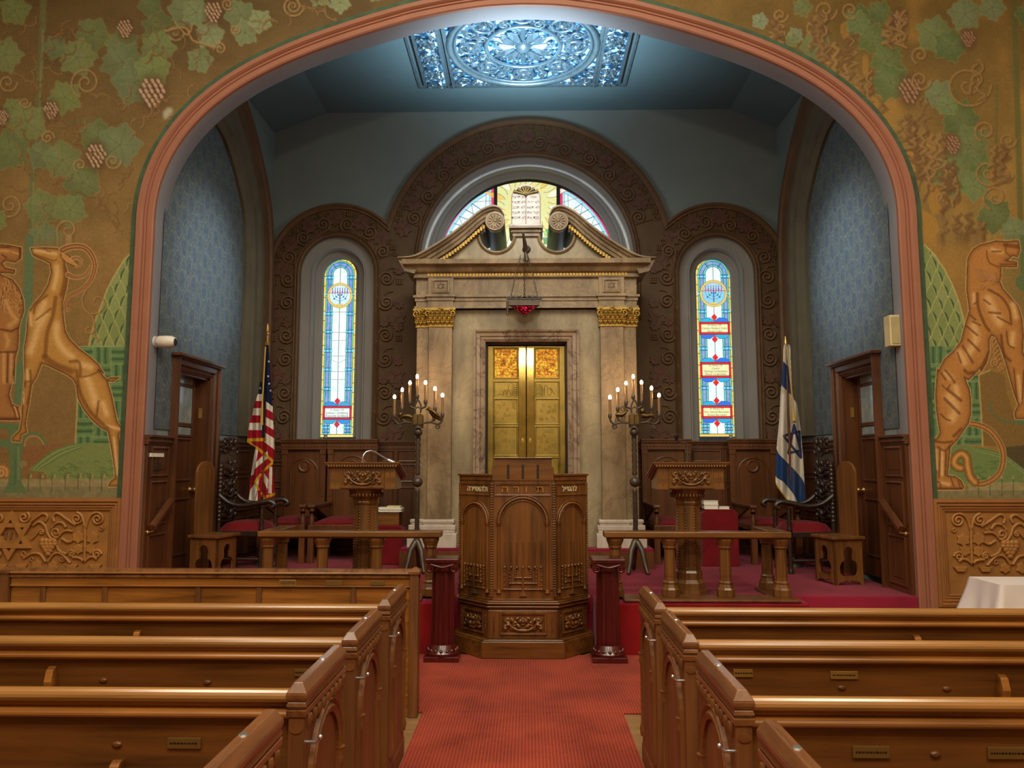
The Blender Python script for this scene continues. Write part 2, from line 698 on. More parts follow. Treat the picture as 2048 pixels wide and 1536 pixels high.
M['tealc'] = plain('teal_ceiling_paint', '#647e86', 0.7, 0, 0.05, 2, 0.03)
M['terra'] = plain('terracotta_paint', '#965f48', 0.6, 0, 0.08, 3, 0.03)
M['ochre'] = plain('ochre_wall_paint', '#84683a', 0.75, 0, 0.15, 2, 0.03)
M['carved'] = plain('carved_brown_plaster', '#65492f', 0.7, 0, 0.18, 6, 0.06)
M['carvedred'] = plain('carved_leaf_red', '#5a3a2a', 0.7, 0, 0.25, 12, 0.06)
M['rib'] = plain('rib_olive_moulding', '#5b5442', 0.7, 0, 0.15, 5, 0.04)
M['dado'] = plain('carved_dado_gilt_brown', '#a06c34', 0.5, 0, 0.18, 8, 0.05)
M['dadoframe'] = plain('dado_frame_brown', '#8f5c2e', 0.45, 0, 0.12, 6, 0.04)
M['hallwall'] = plain('hall_plaster', '#a58f6c', 0.8, 0, 0.06, 2)
M['aisle'] = carpet('aisle_carpet_red', '#661c10', '#a33f28', 100.0, 'x')
M['stagecarpet'] = carpet('stage_carpet_crimson', '#661428', '#96243c', 120.0, 'y')
M['riser'] = carpet('riser_carpet_red', '#5e0b0e', '#98191b', 150.0, 'x')
M['marble'] = marble('cream_marble', '#6a5740', '#a88f6c', '#594634', 0.38, 2.4, 0.5)
M['marbleg'] = marble('grey_green_marble', '#7e7058', '#ab9b7a', '#625a48', 0.35, 1.4, 0.3)
M['marblev'] = marble('veined_marble', '#8f7a66', '#ab9680', '#4c3830', 0.3, 3.2, 0.8)
M['marblew'] = marble('white_marble', '#b7a899', '#d4c8ba', '#8a7a70', 0.35, 1.5, 0.3)
M['greenmarble'] = marble('dark_green_marble', '#0c1512', '#16241f', '#26332d', 0.5, 2.5, 0.4)
M['floorwood'] = wood('hall_floorboards', '#6a4a2c', '#9a7448', 'x', 0.4, 3.0, 0.2)


def mth(nt, op, a, b=None, c=None):
    n = node(nt, 'ShaderNodeMath', operation=op)
    for i, x in enumerate((a, b, c)):
        if x is None:
            continue
        if isinstance(x, (int, float)):
            n.inputs[i].default_value = x
        else:
            nt.links.new(x, n.inputs[i])
    return n.outputs[0]


def damask(name):
    m, nt, b = newmat(name)
    tc = node(nt, 'ShaderNodeTexCoord')
    wob = node(nt, 'ShaderNodeTexNoise', Scale=3.0, Detail=3.0)
    nt.links.new(tc.outputs['Object'], wob.inputs['Vector'])
    sp = node(nt, 'ShaderNodeSeparateXYZ')
    nt.links.new(tc.outputs['Object'], sp.inputs[0])
    off = mth(nt, 'MULTIPLY', wob.outputs['Fac'], 0.22)
    u = mth(nt, 'ADD', mth(nt, 'DIVIDE', sp.outputs['Y'], 0.26), off)
    v = mth(nt, 'ADD', mth(nt, 'DIVIDE', sp.outputs['Z'], 0.34), off)

    def cell(du, dv):
        a = mth(nt, 'MULTIPLY', mth(nt, 'SUBTRACT', mth(nt, 'FRACT', mth(nt, 'ADD', u, du)), 0.5), 1.15)
        c = mth(nt, 'SUBTRACT', mth(nt, 'FRACT', mth(nt, 'ADD', v, dv)), 0.5)
        return mth(nt, 'SQRT', mth(nt, 'ADD', mth(nt, 'MULTIPLY', a, a), mth(nt, 'MULTIPLY', c, c)))
    d = mth(nt, 'MINIMUM', cell(0, 0), cell(0.5, 0.5))
    base = ramp(nt, d, [(0.06, c4('#4d596a')), (0.12, c4('#5d676c')), (0.16, c4('#515c67')), (0.22, c4('#566169')), (0.27, c4('#5a656a')), (0.30, c4('#6b7270')),
                        (0.335, c4('#6b7270')), (0.36, c4('#545f66')), (0.42, c4('#656d6b')), (0.5, c4('#545f66'))])
    n2 = node(nt, 'ShaderNodeTexNoise', Scale=26.0, Detail=4.0)
    nt.links.new(tc.outputs['Object'], n2.inputs['Vector'])
    mx = node(nt, 'ShaderNodeMix', data_type='RGBA', blend_type='MULTIPLY')
    mx.inputs['Factor'].default_value = 0.5
    nt.links.new(base, mx.inputs[6])
    nt.links.new(ramp(nt, n2.outputs['Fac'], [(0.35, (0.55, 0.55, 0.55, 1)), (0.65, (1.2, 1.2, 1.15, 1))]), mx.inputs[7])
    nt.links.new(mx.outputs[2], b.inputs['Base Color'])
    b.inputs['Roughness'].default_value = 0.6
    return m


M['damask'] = damask('blue_damask_paper')

# ------------------------------------------------------------------ the hall
HX0, HX1, HY0, HZ = -6.4, 6.4, -4.5, 7.6
struct(MB().box(HX0, HX1, HY0, YWB, -0.2, 0).build('floor', M['floorwood']))
struct(MB().box(HX0 - .2, HX0, HY0, YWB, 0, HZ).build('wall_left', M['hallwall']))
struct(MB().box(HX1, HX1 + .2, HY0, YWB, 0, HZ).build('wall_right', M['hallwall']))
struct(MB().box(HX0, HX1, HY0 - .2, HY0, 0, HZ).build('wall_back', M['hallwall']))
struct(MB().box(HX0, HX1, HY0, YWB, HZ, HZ + .2).build('ceiling', M['hallwall']))

# arch outline (half, about the axis) measured on the mural wall
AH = [(3.548, -0.02), (3.548, 2.0), (3.547, 3.4), (3.546, 3.8), (3.546, 4.066), (3.507, 4.329), (3.419, 4.58), (3.285, 4.813), (3.112, 5.021), (2.909, 5.201),
      (2.69, 5.353), (2.463, 5.479), (2.238, 5.585), (2.02, 5.674), (1.81, 5.751), (1.61, 5.819), (1.418, 5.88), (1.23, 5.935), (1.046, 5.985), (0.70, 6.055), (0.35, 6.105), (0.0, 6.12)]
ARC = [(XC + x, z) for x, z in AH[:3]] + smooth([(XC + x, z) for x, z in AH[3:]], 5)
ARC = [ARC[0], ARC[1]] + ARC[2:]
ARC = ARC + [(2 * XC - x, z) for x, z in reversed(ARC[:-1])]      # right bottom -> top -> left bottom
outer = [(HX0, 0.0), (HX1, 0.0)][::-1]
wall = MB()
wo = [(HX1, 0), (HX1, HZ), (HX0, HZ), (HX0, 0)]
# the opening reaches the floor: walk round it
wpoly = [(HX0, 0), (HX0, HZ), (HX1, HZ), (HX1, 0), (ARC[0][0], 0)] + [(x, max(z, 0)) for x, z in ARC[1:-1]] + [(ARC[-1][0], 0)]
wall.holed(wpoly, [], 'y', YW)
wall.holed(wpoly, [], 'y', YWB)
wf = struct(wall.build('wall_front', M['ochre']))
# plaster soffit of the arch (through the wall thickness)
sof = MB()
sof.band(ARC, [(0, 0.0), (0, 0.22), (-0.03, 0.25)], YW, smooth=True)
struct(sof.build('trim_1', M['plaster']))
# terracotta architrave with three grooves on the face of the wall
ARC2 = [(x, z) for x, z in ARC]
pr = [(0.0, 0.0), (0.0, -0.035), (-0.012, -0.045), (-0.058, -0.045), (-0.066, -0.032), (-0.074, -0.045), (-0.088, -0.045), (-0.096, -0.032), (-0.104, -0.045),
      (-0.118, -0.06), (-0.158, -0.06), (-0.172, -0.04), (-0.172, 0.0)]
struct(MB().band(ARC2, pr, YW).build('trim_2', M['terra']))
M['greenline'] = plain('green_border_paint', '#3c5238', 0.7, 0, 0.3, 9)
struct(MB().band(ARC2, [(-0.168, 0), (-0.168, -0.014), (-0.228, -0.014), (-0.232, 0)], YW).build('trim_3', M['greenline']))

# ------------------------------------------------------------------ stage
MIDX0, MIDX1 = 2 * XC - 2.40, 2.40
st = MB()
st.box(XL, XR, 7.03, YB, 0, ZS)
st.box(MIDX0, -0.67, 6.70, 7.03, 0, ZS)
st.box(0.58, MIDX1, 6.70, 7.03, 0, ZS)
stage = struct(st.build('floor_stage', M['stagecarpet'], bev=0.012))
struct(MB().box(MIDX0, -0.67, 6.685, 6.70, 0, ZS - .02).box(0.58, MIDX1, 6.685, 6.70, 0, ZS - .02).build('trim_4', M['riser']))
# wide carpet in front of the platform and the aisle runner
ac = MB().box(-0.70, 0.625, -1.0, 5.18, 0, 0.012).box(-3.42, 3.42, 5.18, 6.68, 0, 0.012)
tag(ac.build('aisle_carpet', M['aisle'], bev=0.004), 'red ribbed carpet running down the aisle to the foot of the pulpit', 'carpet')

# ------------------------------------------------------------------ apse walls
DY0, DY1 = 7.66, 8.42          # door opening along the side wall
DZ = PZ(745, 8.05)             # replaced below by measured head height
DZ = P(348, 740, X=XL).z
DOUT0, DOUT1 = 7.50, 8.56
for sx, nm in ((-1, 'left'), (1, 'right')):
    X = XL if sx < 0 else XR
    w = MB()
    top = ZCE - 0.30
    w.holed([(YWB - .2, 0), (DY0, 0), (DY0, DZ), (DY1, DZ), (DY1, 0), (YB + .3, 0), (YB + .3, top), (YWB - .2, top)], [], 'x', X)
    # reveal of the doorway
    for a, b in (((DY0, 0), (DY0, DZ)), ((DY0, DZ), (DY1, DZ)), ((DY1, DZ), (DY1, 0))):
        w.add([(X, a[0], a[1]), (X, b[0], b[1]), (X + sx * .3, b[0], b[1]), (X + sx * .3, a[0], a[1])], [(0, 1, 2, 3)])
    w.add([(X + sx * .3, YWB - .2, 0), (X + sx * .3, YB, 0), (X + sx * .3, YB, top), (X + sx * .3, YWB - .2, top)], [(0, 1, 2, 3)])
    struct(w.build('wall_apse_' + nm, M['teal']))
    # blind arch with damask and a broad rib
    inn = [(9.30, 1.97), (9.30, 3.4), (9.29, 4.1), (9.25, 4.5), (9.17, 4.78), (8.98, 5.02), (8.75, 5.25), (8.48, 5.43), (8.22, 5.5)]
    inn = [inn[0]] + smooth(inn[1:], 4)
    inn = inn + [(2 * 8.22 - y, z) for y, z in reversed(inn[:-1])]
    out_ = [(10.14, 1.97), (10.14, 3.4), (10.13, 4.5), (10.05, 4.95), (9.87, 5.3), (9.66, 5.55), (9.42, 5.78), (9.17, 6.0), (8.7, 6.15), (8.22, 6.2)]
    xw = X - sx * 0.012
    dm = MB()
    # paper field, leaving the doorway free
    fld = [(y, z) for y, z in inn if y >= YWB - .05]
    fld = fld + [(YWB - .05, fld[-1][1])]
    poly = [(DOUT1 - .03, 1.97)] + fld + [(YWB - .05, 1.97), (DOUT0 + .03, 1.97), (DOUT0 + .03, DZ + .1), (DOUT1 - .03, DZ + .1)]
    dm.holed(poly, [], 'x', xw)
    struct(dm.build('trim_damask_' + nm, M['damask']))
    rib = MB()
    pr = [(-0.0, 0.012), (-0.0, 0.05), (-0.06, 0.09), (-0.10, 0.07), (-0.14, 0.11), (-0.20, 0.12), (-0.24, 0.085), (-0.30, 0.085), (-0.34, 0.12), (-0.40, 0.13)]
    ribp = [p for p in inn if p[0] > 7.72]
    rib.band(ribp, [(o, -sx * d) for o, d in pr], X, ax='x')
    rib.v = [(x, max(y, YWB + .005), z) for x, y, z in rib.v]
    struct(rib.build('trim_rib_' + nm, M['rib']))
    rib2 = MB()
    rib2.band(ribp, [(-0.40, -sx * 0.05), (-0.40, -sx * 0.11), (-0.68, -sx * 0.11), (-0.70, -sx * 0.14), (-0.78, -sx * 0.14), (-0.80, 0)], X, ax='x')
    rib2.v = [(x, max(y, YWB + .005), z) for x, y, z in rib2.v]
    struct(rib2.build('trim_ribband_' + nm, M['carved']))

# ceiling of the apse: flat with sloping sides
xl1, xr1 = PX(655, 222, YB), PX(1460, 222, YB)
zlow = ZCE - 0.30
cl = MB()
for (xa, za), (xb, zb) in (((XL - .05, zlow), (xl1, ZCE)), ((xl1, ZCE), (xr1, ZCE)), ((xr1, ZCE), (XR + .05, zlow))):
    cl.add([(xa, YWB - .2, za), (xb, YWB - .2, zb), (xb, YB + .3, zb), (xa, YB + .3, za)], [(0, 1, 2, 3)])
    cl.add([(xa, YWB - .2, za + .2), (xb, YWB - .2, zb + .2), (xb, YB + .3, zb + .2), (xa, YB + .3, za + .2)], [(0, 1, 2, 3)])
struct(cl.build('ceiling_apse', M['tealc']))

# back wall with three round-headed openings
YF = YB - 0.08
k = PX(1156, 545, YF) - PX(1056, 545, YF)
k /= 100.0                                    # metres per photo unit on this wall
lx, lz = xz(675, 545, YF)
rx, rz = xz(1433, 545, YF)
cx, cz = xz(1054, 519, YF)
zb0 = PZ(885, YF)
ri, ro, Ri, Ro = 75 * k, 142 * k, 215 * k, 293 * k
HOL = [arch(lx, ri, zb0, lz), arch(rx, ri, zb0, rz), arch(cx, Ri, PZ(640, YF), cz, 40)]
bw = MB()
wallo = [(XL - .1, 0), (XR + .1, 0), (XR + .1, zlow), (xr1, ZCE), (xl1, ZCE), (XL - .1, zlow)]
bw.holed(wallo, [list(reversed(h)) for h in HOL], 'y', YB)
struct(bw.build('wall_apse_back', M['teal']))


def circ_int(x1, z1, r1, x2, z2, r2):
    d = math.hypot(x2 - x1, z2 - z1)
    a = (r1 * r1 - r2 * r2 + d * d) / (2 * d)
    h = math.sqrt(r1 * r1 - a * a)
    px, pz = x1 + a * (x2 - x1) / d, z1 + a * (z2 - z1) / d
    c = [(px + h * (z2 - z1) / d, pz - h * (x2 - x1) / d), (px - h * (z2 - z1) / d, pz + h * (x2 - x1) / d)]
    return max(c, key=lambda p: p[1])


il = circ_int(lx, lz, ro, cx, cz, Ro)
ir = circ_int(rx, rz, ro, cx, cz, Ro)


def arcpts(c, r, a0, a1, n):
    return [(c[0] + r * math.cos(a0 + (a1 - a0) * i / n), c[1] + r * math.sin(a0 + (a1 - a0) * i / n)) for i in range(n + 1)]


ang = lambda c, p: math.atan2(p[1] - c[1], p[0] - c[0])
cL, cR_, cC = (lx, lz), (rx, rz), (cx, cz)
OUT = [(rx + ro, zb0)] + arcpts(cR_, ro, 0, ang(cR_, ir), 20) + arcpts(cC, Ro, ang(cC, ir), ang(cC, il), 40)[1:-1] + \
    arcpts(cL, ro, ang(cL, il), PI, 20) + [(lx - ro, zb0)]
slab = MB()
HOL2 = [arch(lx, ri, zb0 - .3, lz), arch(rx, ri, zb0 - .3, rz), arch(cx, Ri, PZ(640, YF), cz, 40)]
full = [(OUT[0][0], zb0 - .35)] + OUT + [(OUT[-1][0], zb0 - .35)]
slab.holed(full, [list(reversed(h)) for h in HOL2], 'y', YF)
n = len(full)
slab.add([(p[0], YF, p[1]) for p in full] + [(p[0], YB, p[1]) for p in full], [(i, (i + 1) % n, n + (i + 1) % n, n + i) for i in range(n)])
M['carvedbg'] = plain('carved_ground_shaded', '#584229', 0.75, 0, 0.2, 6, 0.05)  # ground coloured darker than the relief in place of shadow round the carving
niche = struct(slab.build('trim_niche', M['carvedbg']))
# mouldings on both edges of the carved band
mo = MB()
mo.band(OUT, [(0, 0), (0, -.05), (.03, -.06), (.055, -.03), (.075, -.03), (.075, 0)], YF)
for h in HOL2:
    mo.band(h, [(0, 0.02), (0, -.03), (-.025, -.05), (-.045, -.02), (-.065, -.045), (-.085, 0)], YF)
mo.build('edge_moulding', M['carved'], niche)
# grey plaster reveals stepping back to the glass
rv = MB()
for h, s in ((HOL2[0], 1.0), (HOL2[1], 1.0), (HOL2[2], 1.0)):
    st_ = 1.0
    w = (ri - 34.5 * k) if h is not HOL2[2] else (Ri - 178 * k)
    prof = [(0, 0.02), (0, 0.06), (w * .48, 0.07), (w * .50, 0.05), (w * .56, 0.05), (w * .60, 0.10), (w * .62, 0.16), (w * .92, 0.18), (w * .95, 0.30), (w * 1.06, 0.30)]
    rv.band(h, prof, YF)
struct(rv.build('trim_reveal', M['nicheplaster']))

# carved vine scrolls and leaves on the band
sc_, lf = MB(), MB()


def scroll_at(x, z, r, a, flip=1):
    s = spiral(0, 0, r, r * .12, 0, 1.9 * flip, 26)
    tail = [(r * 1.05, -r * .5 * flip), (r * 1.3, -r * 1.1 * flip)][::-1]
    pts = tail + s
    ca, sa = math.cos(a), math.sin(a)
    P3 = [(x + p[0] * ca - p[1] * sa, YF - .012, z + p[0] * sa + p[1] * ca) for p in pts]
    sc_.tube(P3, [r * .16] * len(P3), 6, flat=1.0, fax=(0, 1, 0))


def leaf_at(x, z, r, a):
    pts = []
    for i in range(32):
        t = a + 2 * PI * i / 32
        u = t - a
        rr = r * (.92 + .05 * math.cos(3 * u) + .05 * math.cos(4 * u) + .15 * math.cos(8 * u))
        pts.append((x + rr * math.cos(t), z + rr * math.sin(t)))
    dpt = .018 + .012 * ((x * 7.3 + z * 5.1) % 1.0)
    lf.prism(pts, 'y', YF - dpt, YF + .002)
    for t in (a, a + 2.09, a - 2.09):
        lf.tube([(x, YF - dpt - .002, z), (x + r * .8 * math.cos(t), YF - dpt, z + r * .8 * math.sin(t))], r * .05, 5)


def grape_at(x, z, r):
    for i in range(-1, 2):
        for j in range(-1, 2):
            if abs(i) + abs(j) < 3:
                sc_.sphere((x + i * r * .5, YF - .01, z + j * r * .5), r * .32, 6)


def along(c, rin, a0, a1, step, seed, wid):
    L = abs(a1 - a0) * (rin + .15)
    n = max(2, int(L / step))
    for i in range(n + 1):
        a = a0 + (a1 - a0) * (i + .5) / (n + 1)
        q = rin + .17 if i % 2 == 0 else rin + .2
        x, z = c[0] + q * math.cos(a), c[1] + q * math.sin(a)
        scroll_at(x, z, .105, a + PI, 1 if i % 2 else -1)
        a2 = a + (a1 - a0) / (n + 1) * .5
        leaf_at(c[0] + (rin + wid * .55) * math.cos(a2), c[1] + (rin + wid * .55) * math.sin(a2), .115, a2)
        grape_at(c[0] + (rin + wid - .13) * math.cos(a), c[1] + (rin + wid - .13) * math.sin(a), .055)
        for sg in (-1, 1):
            a3 = a + sg * (a1 - a0) / (n + 1) * .22
            q = rin + wid - .14
            sp_ = spiral(c[0] + q * math.cos(a3), c[1] + q * math.sin(a3), .045, .008, a3, 1.3 * sg, 12)
            sc_.tube([(p[0], YF - .010, p[1]) for p in sp_], .009, 5)
            sc_.tube([(c[0] + (rin + .09) * math.cos(a3), YF - .008, c[1] + (rin + .09) * math.sin(a3)), (c[0] + (q - .05) * math.cos(a3), YF - .010, c[1] + (q - .05) * math.sin(a3))], .009, 5)


along(cL, ri, PI * .06, PI * .98, .33, 1, ro - ri)
along(cR_, ri, PI * .02, PI * .94, .33, 1, ro - ri)
along(cC, Ri, PI * .08, PI * .92, .36, 1, Ro - Ri)
for xx, s in ((lx - ri - .17, -1), (lx + ri + .17, 1), (rx - ri - .17, -1), (rx + ri + .17, 1)):
    z = lz - .10
    j = 0
    while z > zb0 + .05:
        scroll_at(xx, z, .108, PI if s > 0 else 0, 1 if j % 2 else -1)
        sc_.tube([(xx - s * .02, YF - .008, z + .11), (xx + s * .02, YF - .012, z + .15), (xx + s * .10, YF - .01, z + .16)], .011, 5)
        if j % 2 == 0:
            grape_at(xx + s * .18, z - .03, .06)
            leaf_at(xx + s * .17, z + .13, .075, 1.1)
            z -= .33
        else:
            leaf_at(xx + s * .14, z - .22, .12, .3)
            leaf_at(xx - s * .02, z - .27, .07, 2.2)
            leaf_at(xx + s * .18, z - .02, .07, .9)
            z -= .46
        j += 1
sc_.build('scroll_relief', M['carved'], niche)
lf.build('leaf_relief', M['carvedred'], niche)
# ------------------------------------------------------------------ stained glass
M['glass'] = paintmat('stained_glass', 0.25, 1.0, 0.5, 0.10, 60)
M['lead'] = plain('window_frame_dark', '#1e1c1b', 0.5, 0.3, 0.1)
M['ink'] = plain('glass_lettering', '#6f7f74', 0.6, 0, 0.05)
YG = YF + 0.27
W_ = lambda h, kk=1.0: rgb(h) * kk


def side_window(idx, cpx, hw_px, top, boxes, bars, med, bottom, rich):
    root = bpy.data.objects.new('window_%d' % idx, None)
    COL.objects.link(root)
    struct(root)
    kk = (PX(1156, 600, YG) - PX(1056, 600, YG)) / 100
    X0 = PX(cpx, 690, YG)
    hw = hw_px * kk
    zt, zb = PZ(top, YG, cpx), PZ(bottom, YG, cpx)
    Z = lambda py: PZ(py, YG, cpx)
    g = Paint(X0 - hw - .01, zb, X0 + hw + .01, zt + .01, 0.0035, W_('#ffffff'))
    zs = zt - hw
    u = g.X - X0
    dz = np.maximum(g.Y - zs, 0)
    r = np.where(g.Y > zs, np.hypot(u, dz), np.abs(u)) / kk          # distance from the axis, in photo units
    n1, n2 = g.noise(90, 1, idx), g.noise(30, 1, idx + 5)
    nn = (0.6 * n1 + .4 * n2)[..., None]
    yel = W_('#ffd21a') * (1 - nn) + W_('#fff6a0') * nn
    if rich:
        yel = W_('#f0c63a') * (1 - nn) + W_('#fff0a0') * nn
    grn = W_('#4fe0a0') * (1 - nn) + W_('#9af0e0') * nn
    blu = W_('#4f86e0') * (1 - nn) + W_('#a7b8f0') * nn
    if rich:
        blu = W_('#5f86c8') * (1 - nn) + W_('#a3bfe8') * nn
    wht = W_('#ffffff', 1.12) * (1 - nn * .6) + W_('#b8f4f0', 1.0) * nn * .6
    s = hw_px / 34.5
    g.c[:] = wht
    for lo, hi, cc in ((28.4 * s, 99, yel), (25.4 * s, 28.4 * s, grn), (18.3 * s, 25.4 * s, blu), (14.8 * s, 18.3 * s, grn)):
        m = (r >= lo) & (r < hi)
        g.c[m] = cc[m]
    ld = W_('#1c5a78')
    ldk = W_('#3d4a2a')
    for q in (28.4, 25.4, 18.3, 14.8):
        k = np.clip(1.25 - np.abs(r - q * s) / 0.95, 0, 1)[..., None]
        g.c[:] = g.c * (1 - k) + (W_('#0f5c94') if q != 28.4 else W_('#3f7a40')) * k
    L = lambda a, b, w=.006, c=ld, al=.95: g.stroke([a, b], w * 1.9, c, al, .35)
    # centre seam, cross bars and pairs of bars over the blue bands
    L((X0, zb), (X0, zt - hw * .5), .005, W_('#6a7f80'))
    for py in bars:
        for sd in (-1, 1):
            for o, wd_, hx in ((0, 5.4, '#7fe4f2'), (-2.9, 1.9, '#0c6496'), (2.9, 1.9, '#0c6496')):
                z = Z(py + o)
                g.stroke([(X0 + sd * 14.8 * s * kk, z), (X0 + sd * 28.4 * s * kk, z)], wd_ * kk, W_(hx), .95, .3)
            for q in (18.3, 25.4):
                g.stroke([(X0 + sd * q * s * kk, Z(py - 3)), (X0 + sd * q * s * kk, Z(py + 3))], 1.6 * kk, W_('#0c6496'), .95, .3)
    py = top + 40
    i = 0
    while py < bottom - 8:
        for sd in (-1, 1):
            L((X0 + sd * 28.4 * s * kk, Z(py + (sd * 3))), (X0 + sd * hw, Z(py + sd * 3)), .006, W_('#8a6a10'))
        py += 19 + (i % 3) * 4
        i += 1
    for a in (20, 45, 66, 90, 114, 135, 160):
        ca, sa = math.cos(math.radians(a)), math.sin(math.radians(a))
        L((X0 + ca * 28.4 * s * kk, zs + sa * 28.4 * s * kk), (X0 + ca * hw, zs + sa * hw), .006, W_('#8a6a10'))
    for a in (55, 125):
        ca, sa = math.cos(math.radians(a)), math.sin(math.radians(a))
        L((X0 + ca * 15 * s * kk, zs + sa * 15 * s * kk), (X0 + ca * 26 * s * kk, zs + sa * 26 * s * kk), .006)
    if not rich:
        for py in (624, 665, 681, 712, 743, 759):
            L((X0 - 14.8 * s * kk, Z(py)), (X0 + 14.8 * s * kk, Z(py)), .004, W_('#7fa0a0'))
        g.stroke([(X0 - 14.8 * kk, Z(719)), (X0, Z(726)), (X0 + 14.8 * kk, Z(719))], .005, W_('#6a7f80'), .9, .4)
    # candelabrum medallion
    mz, mr = Z(med), 23.5 * kk * s
    circ = [(X0 + mr * math.cos(a * PI / 20), mz + mr * math.sin(a * PI / 20)) for a in range(40)]
    g.fill(circ, W_('#d8fbff') if not rich else W_('#8fd8f4'))
    upper = [p for p in circ if p[1] > mz + mr * .12]
    g.fill(upper, W_('#dff6ff') if not rich else W_('#b8dcf2'))
    g.stroke(circ + circ[:1], 4.2 * kk, W_('#f2d46a'), 1, .3)
    for q in (1.09, .91):
        g.stroke([(X0 + (p[0] - X0) * q, mz + (p[1] - mz) * q) for p in circ + circ[:1]], .006, W_('#9a6a20'), .9, .4)
    L((X0 - mr, mz + mr * .22), (X0 + mr, mz + mr * .22), .005, W_('#b05030'))
    ink = W_('#2a5aa8')
    for j, q in enumerate((.2, .42, .64)):
        g.stroke([(X0 + q * mr * math.cos(t), mz + .2 * mr + q * mr * 1.05 * math.sin(t)) for t in np.linspace(PI, 2 * PI, 14)], .006, ink, .8, .3)
        for sd in (-1, 1):
            g.fill([(X0 + sd * q * mr * .75 + dx * mr, mz + .2 * mr - q * mr * .75 + dy * mr) for dx, dy in ((-.09, 0), (0, -.09), (.09, 0), (0, .09))],
                   W_('#1a7a8a') if j % 2 else W_('#3a4aa0'))
    L((X0, mz + .3 * mr), (X0, mz - .75 * mr), .008, ink)
    for j in range(-3, 4):
        x = X0 + j * .21 * mr
        g.fill([(x - .06 * mr, mz + .22 * mr), (x + .06 * mr, mz + .22 * mr), (x + .04 * mr, mz + .42 * mr), (x - .04 * mr, mz + .42 * mr)],
               (W_('#e05040') if (j % 2 == 0) != rich else W_('#6a4ac0')))
        L((x, mz + .42 * mr), (x, mz + .66 * mr), .005, ink)
    g.fill([(X0 - .35 * mr, mz - .85 * mr), (X0 + .35 * mr, mz - .85 * mr), (X0 + .2 * mr, mz - .72 * mr), (X0 - .2 * mr, mz - .72 * mr)], W_('#f0d050'))
    # dedication boxes, lobes and red diamonds
    lob1, lob2 = (W_('#3fb0e0'), W_('#2a9ae8')) if not rich else (W_('#1a7af0'), W_('#18b8e8'))
    red = W_('#d02a4a') if not rich else W_('#f01020')
    for (p0, p1) in boxes:
        bw_ = 29.0 * s * kk
        for up in (1, -1):
            zA = Z(p0) if up > 0 else Z(p1)
            h = 9.5 * kk
            for sd in (-1, 1):
                lobe = [(X0, zA), (X0 + sd * bw_ * .92, zA), (X0 + sd * bw_ * .88, zA + up * h * .5), (X0 + sd * bw_ * .66, zA + up * h * .85), (X0 + sd * bw_ * .3, zA + up * h * .9),
                        (X0, zA + up * h * .2)]
                g.fill(lobe, lob1 if sd * up > 0 else lob2)
                g.stroke(lobe[1:], .007, W_('#124a80'), .9, .4)
            zc = zA + up * h * 1.0
            d = 6.2 * kk
            dia = [(X0 - d * .95, zc), (X0, zc - d * 1.15), (X0 + d * .95, zc), (X0, zc + d * 1.15)]
            g.fill(dia, red)
            g.stroke(dia + dia[:1], .004, W_('#6a1030'), .8, .4)
        za, zb_ = Z(p0), Z(p1)
        g.fill([(X0 - bw_, za), (X0 + bw_, za), (X0 + bw_, zb_), (X0 - bw_, zb_)], red)
        t = 4.0 * kk
        g.fill([(X0 - bw_ + t, za - t), (X0 + bw_ - t, za - t), (X0 + bw_ - t, zb_ + t), (X0 - bw_ + t, zb_ + t)], W_('#f4fff8') if not rich else W_('#fbf6b8'))
        for q in ((-bw_, za, bw_, za), (-bw_, zb_, bw_, zb_), (-bw_ + t, za, -bw_ + t, zb_), (bw_ - t, za, bw_ - t, zb_), (-bw_, za - t, bw_, za - t), (-bw_, zb_ + t, bw_, zb_ + t)):
            L((X0 + q[0], q[1]), (X0 + q[2], q[3]), .005, W_('#6a1030'))
    g.fill([(X0 - hw, Z(bottom - 5)), (X0 + hw, Z(bottom - 5)), (X0 + hw, zb), (X0 - hw, zb)], yel[0, 0])
    L((X0 - hw, Z(bottom - 5)), (X0 + hw, Z(bottom - 5)), .006, W_('#8a6a10'))
    rr = np.where(g.Y > zs, np.hypot(u, dz), np.abs(u))
    g.build({0: 'stained_glass'}, M['glass'], plane_xz(YG), root, drop=rr > hw)
    fr = MB()
    fr.band(arch(X0, hw, zb, zs), [(0.0, -.012), (-.03, -.012), (-.03, .03), (.012, .03), (.012, -.012), (0, -.012)], YG)
    fr.build('window_frame', M['nicheplaster'], root)
    return root, X0, Z


def lettering(root, X0, Z, lines):
    mb = MB()
    for txt, py, sz in lines:
        text_mb(txt, sz, facing(X0, YG - .006, Z(py)), .0008, mb)
    mb.build('lettering', M['ink'], root)


w1, X0, Zf = side_window(1, 677.5, 34.5, 516, [(812, 839)], (555, 588, 627.5, 663.5, 701.5, 739, 778, 855, 868), 591, 874, False)
lettering(w1, X0, Zf, [('In Honor Of', 820, .036), ('Joshua I. Goldberg', 826, .041), ('Kennedy Goldberg', 831.8, .041)])
w2, X0, Zf = side_window(2, 1430, 36.5, 513, [(644, 669), (724.5, 755.5), (811, 837)], (553, 587, 623, 697, 776, 852, 864), 587, 873, True)
lettering(w2, X0, Zf, [('In Honor Of', 650.5, .036), ('Cantor Robert Cohn', 656.7, .041), ('Harvey Cohn', 662.6, .038),
                       ('In Honor Of', 731, .036), ('Cantor', 737, .038), ('George Lindenblatt', 742.6, .041), ('Elaine Lindenblatt', 748.4, .041),
                       ('In Honor Of', 817.6, .036), ('Rev. Samuel Bernstein', 824, .038), ('Rosina Bernstein', 830, .038)])

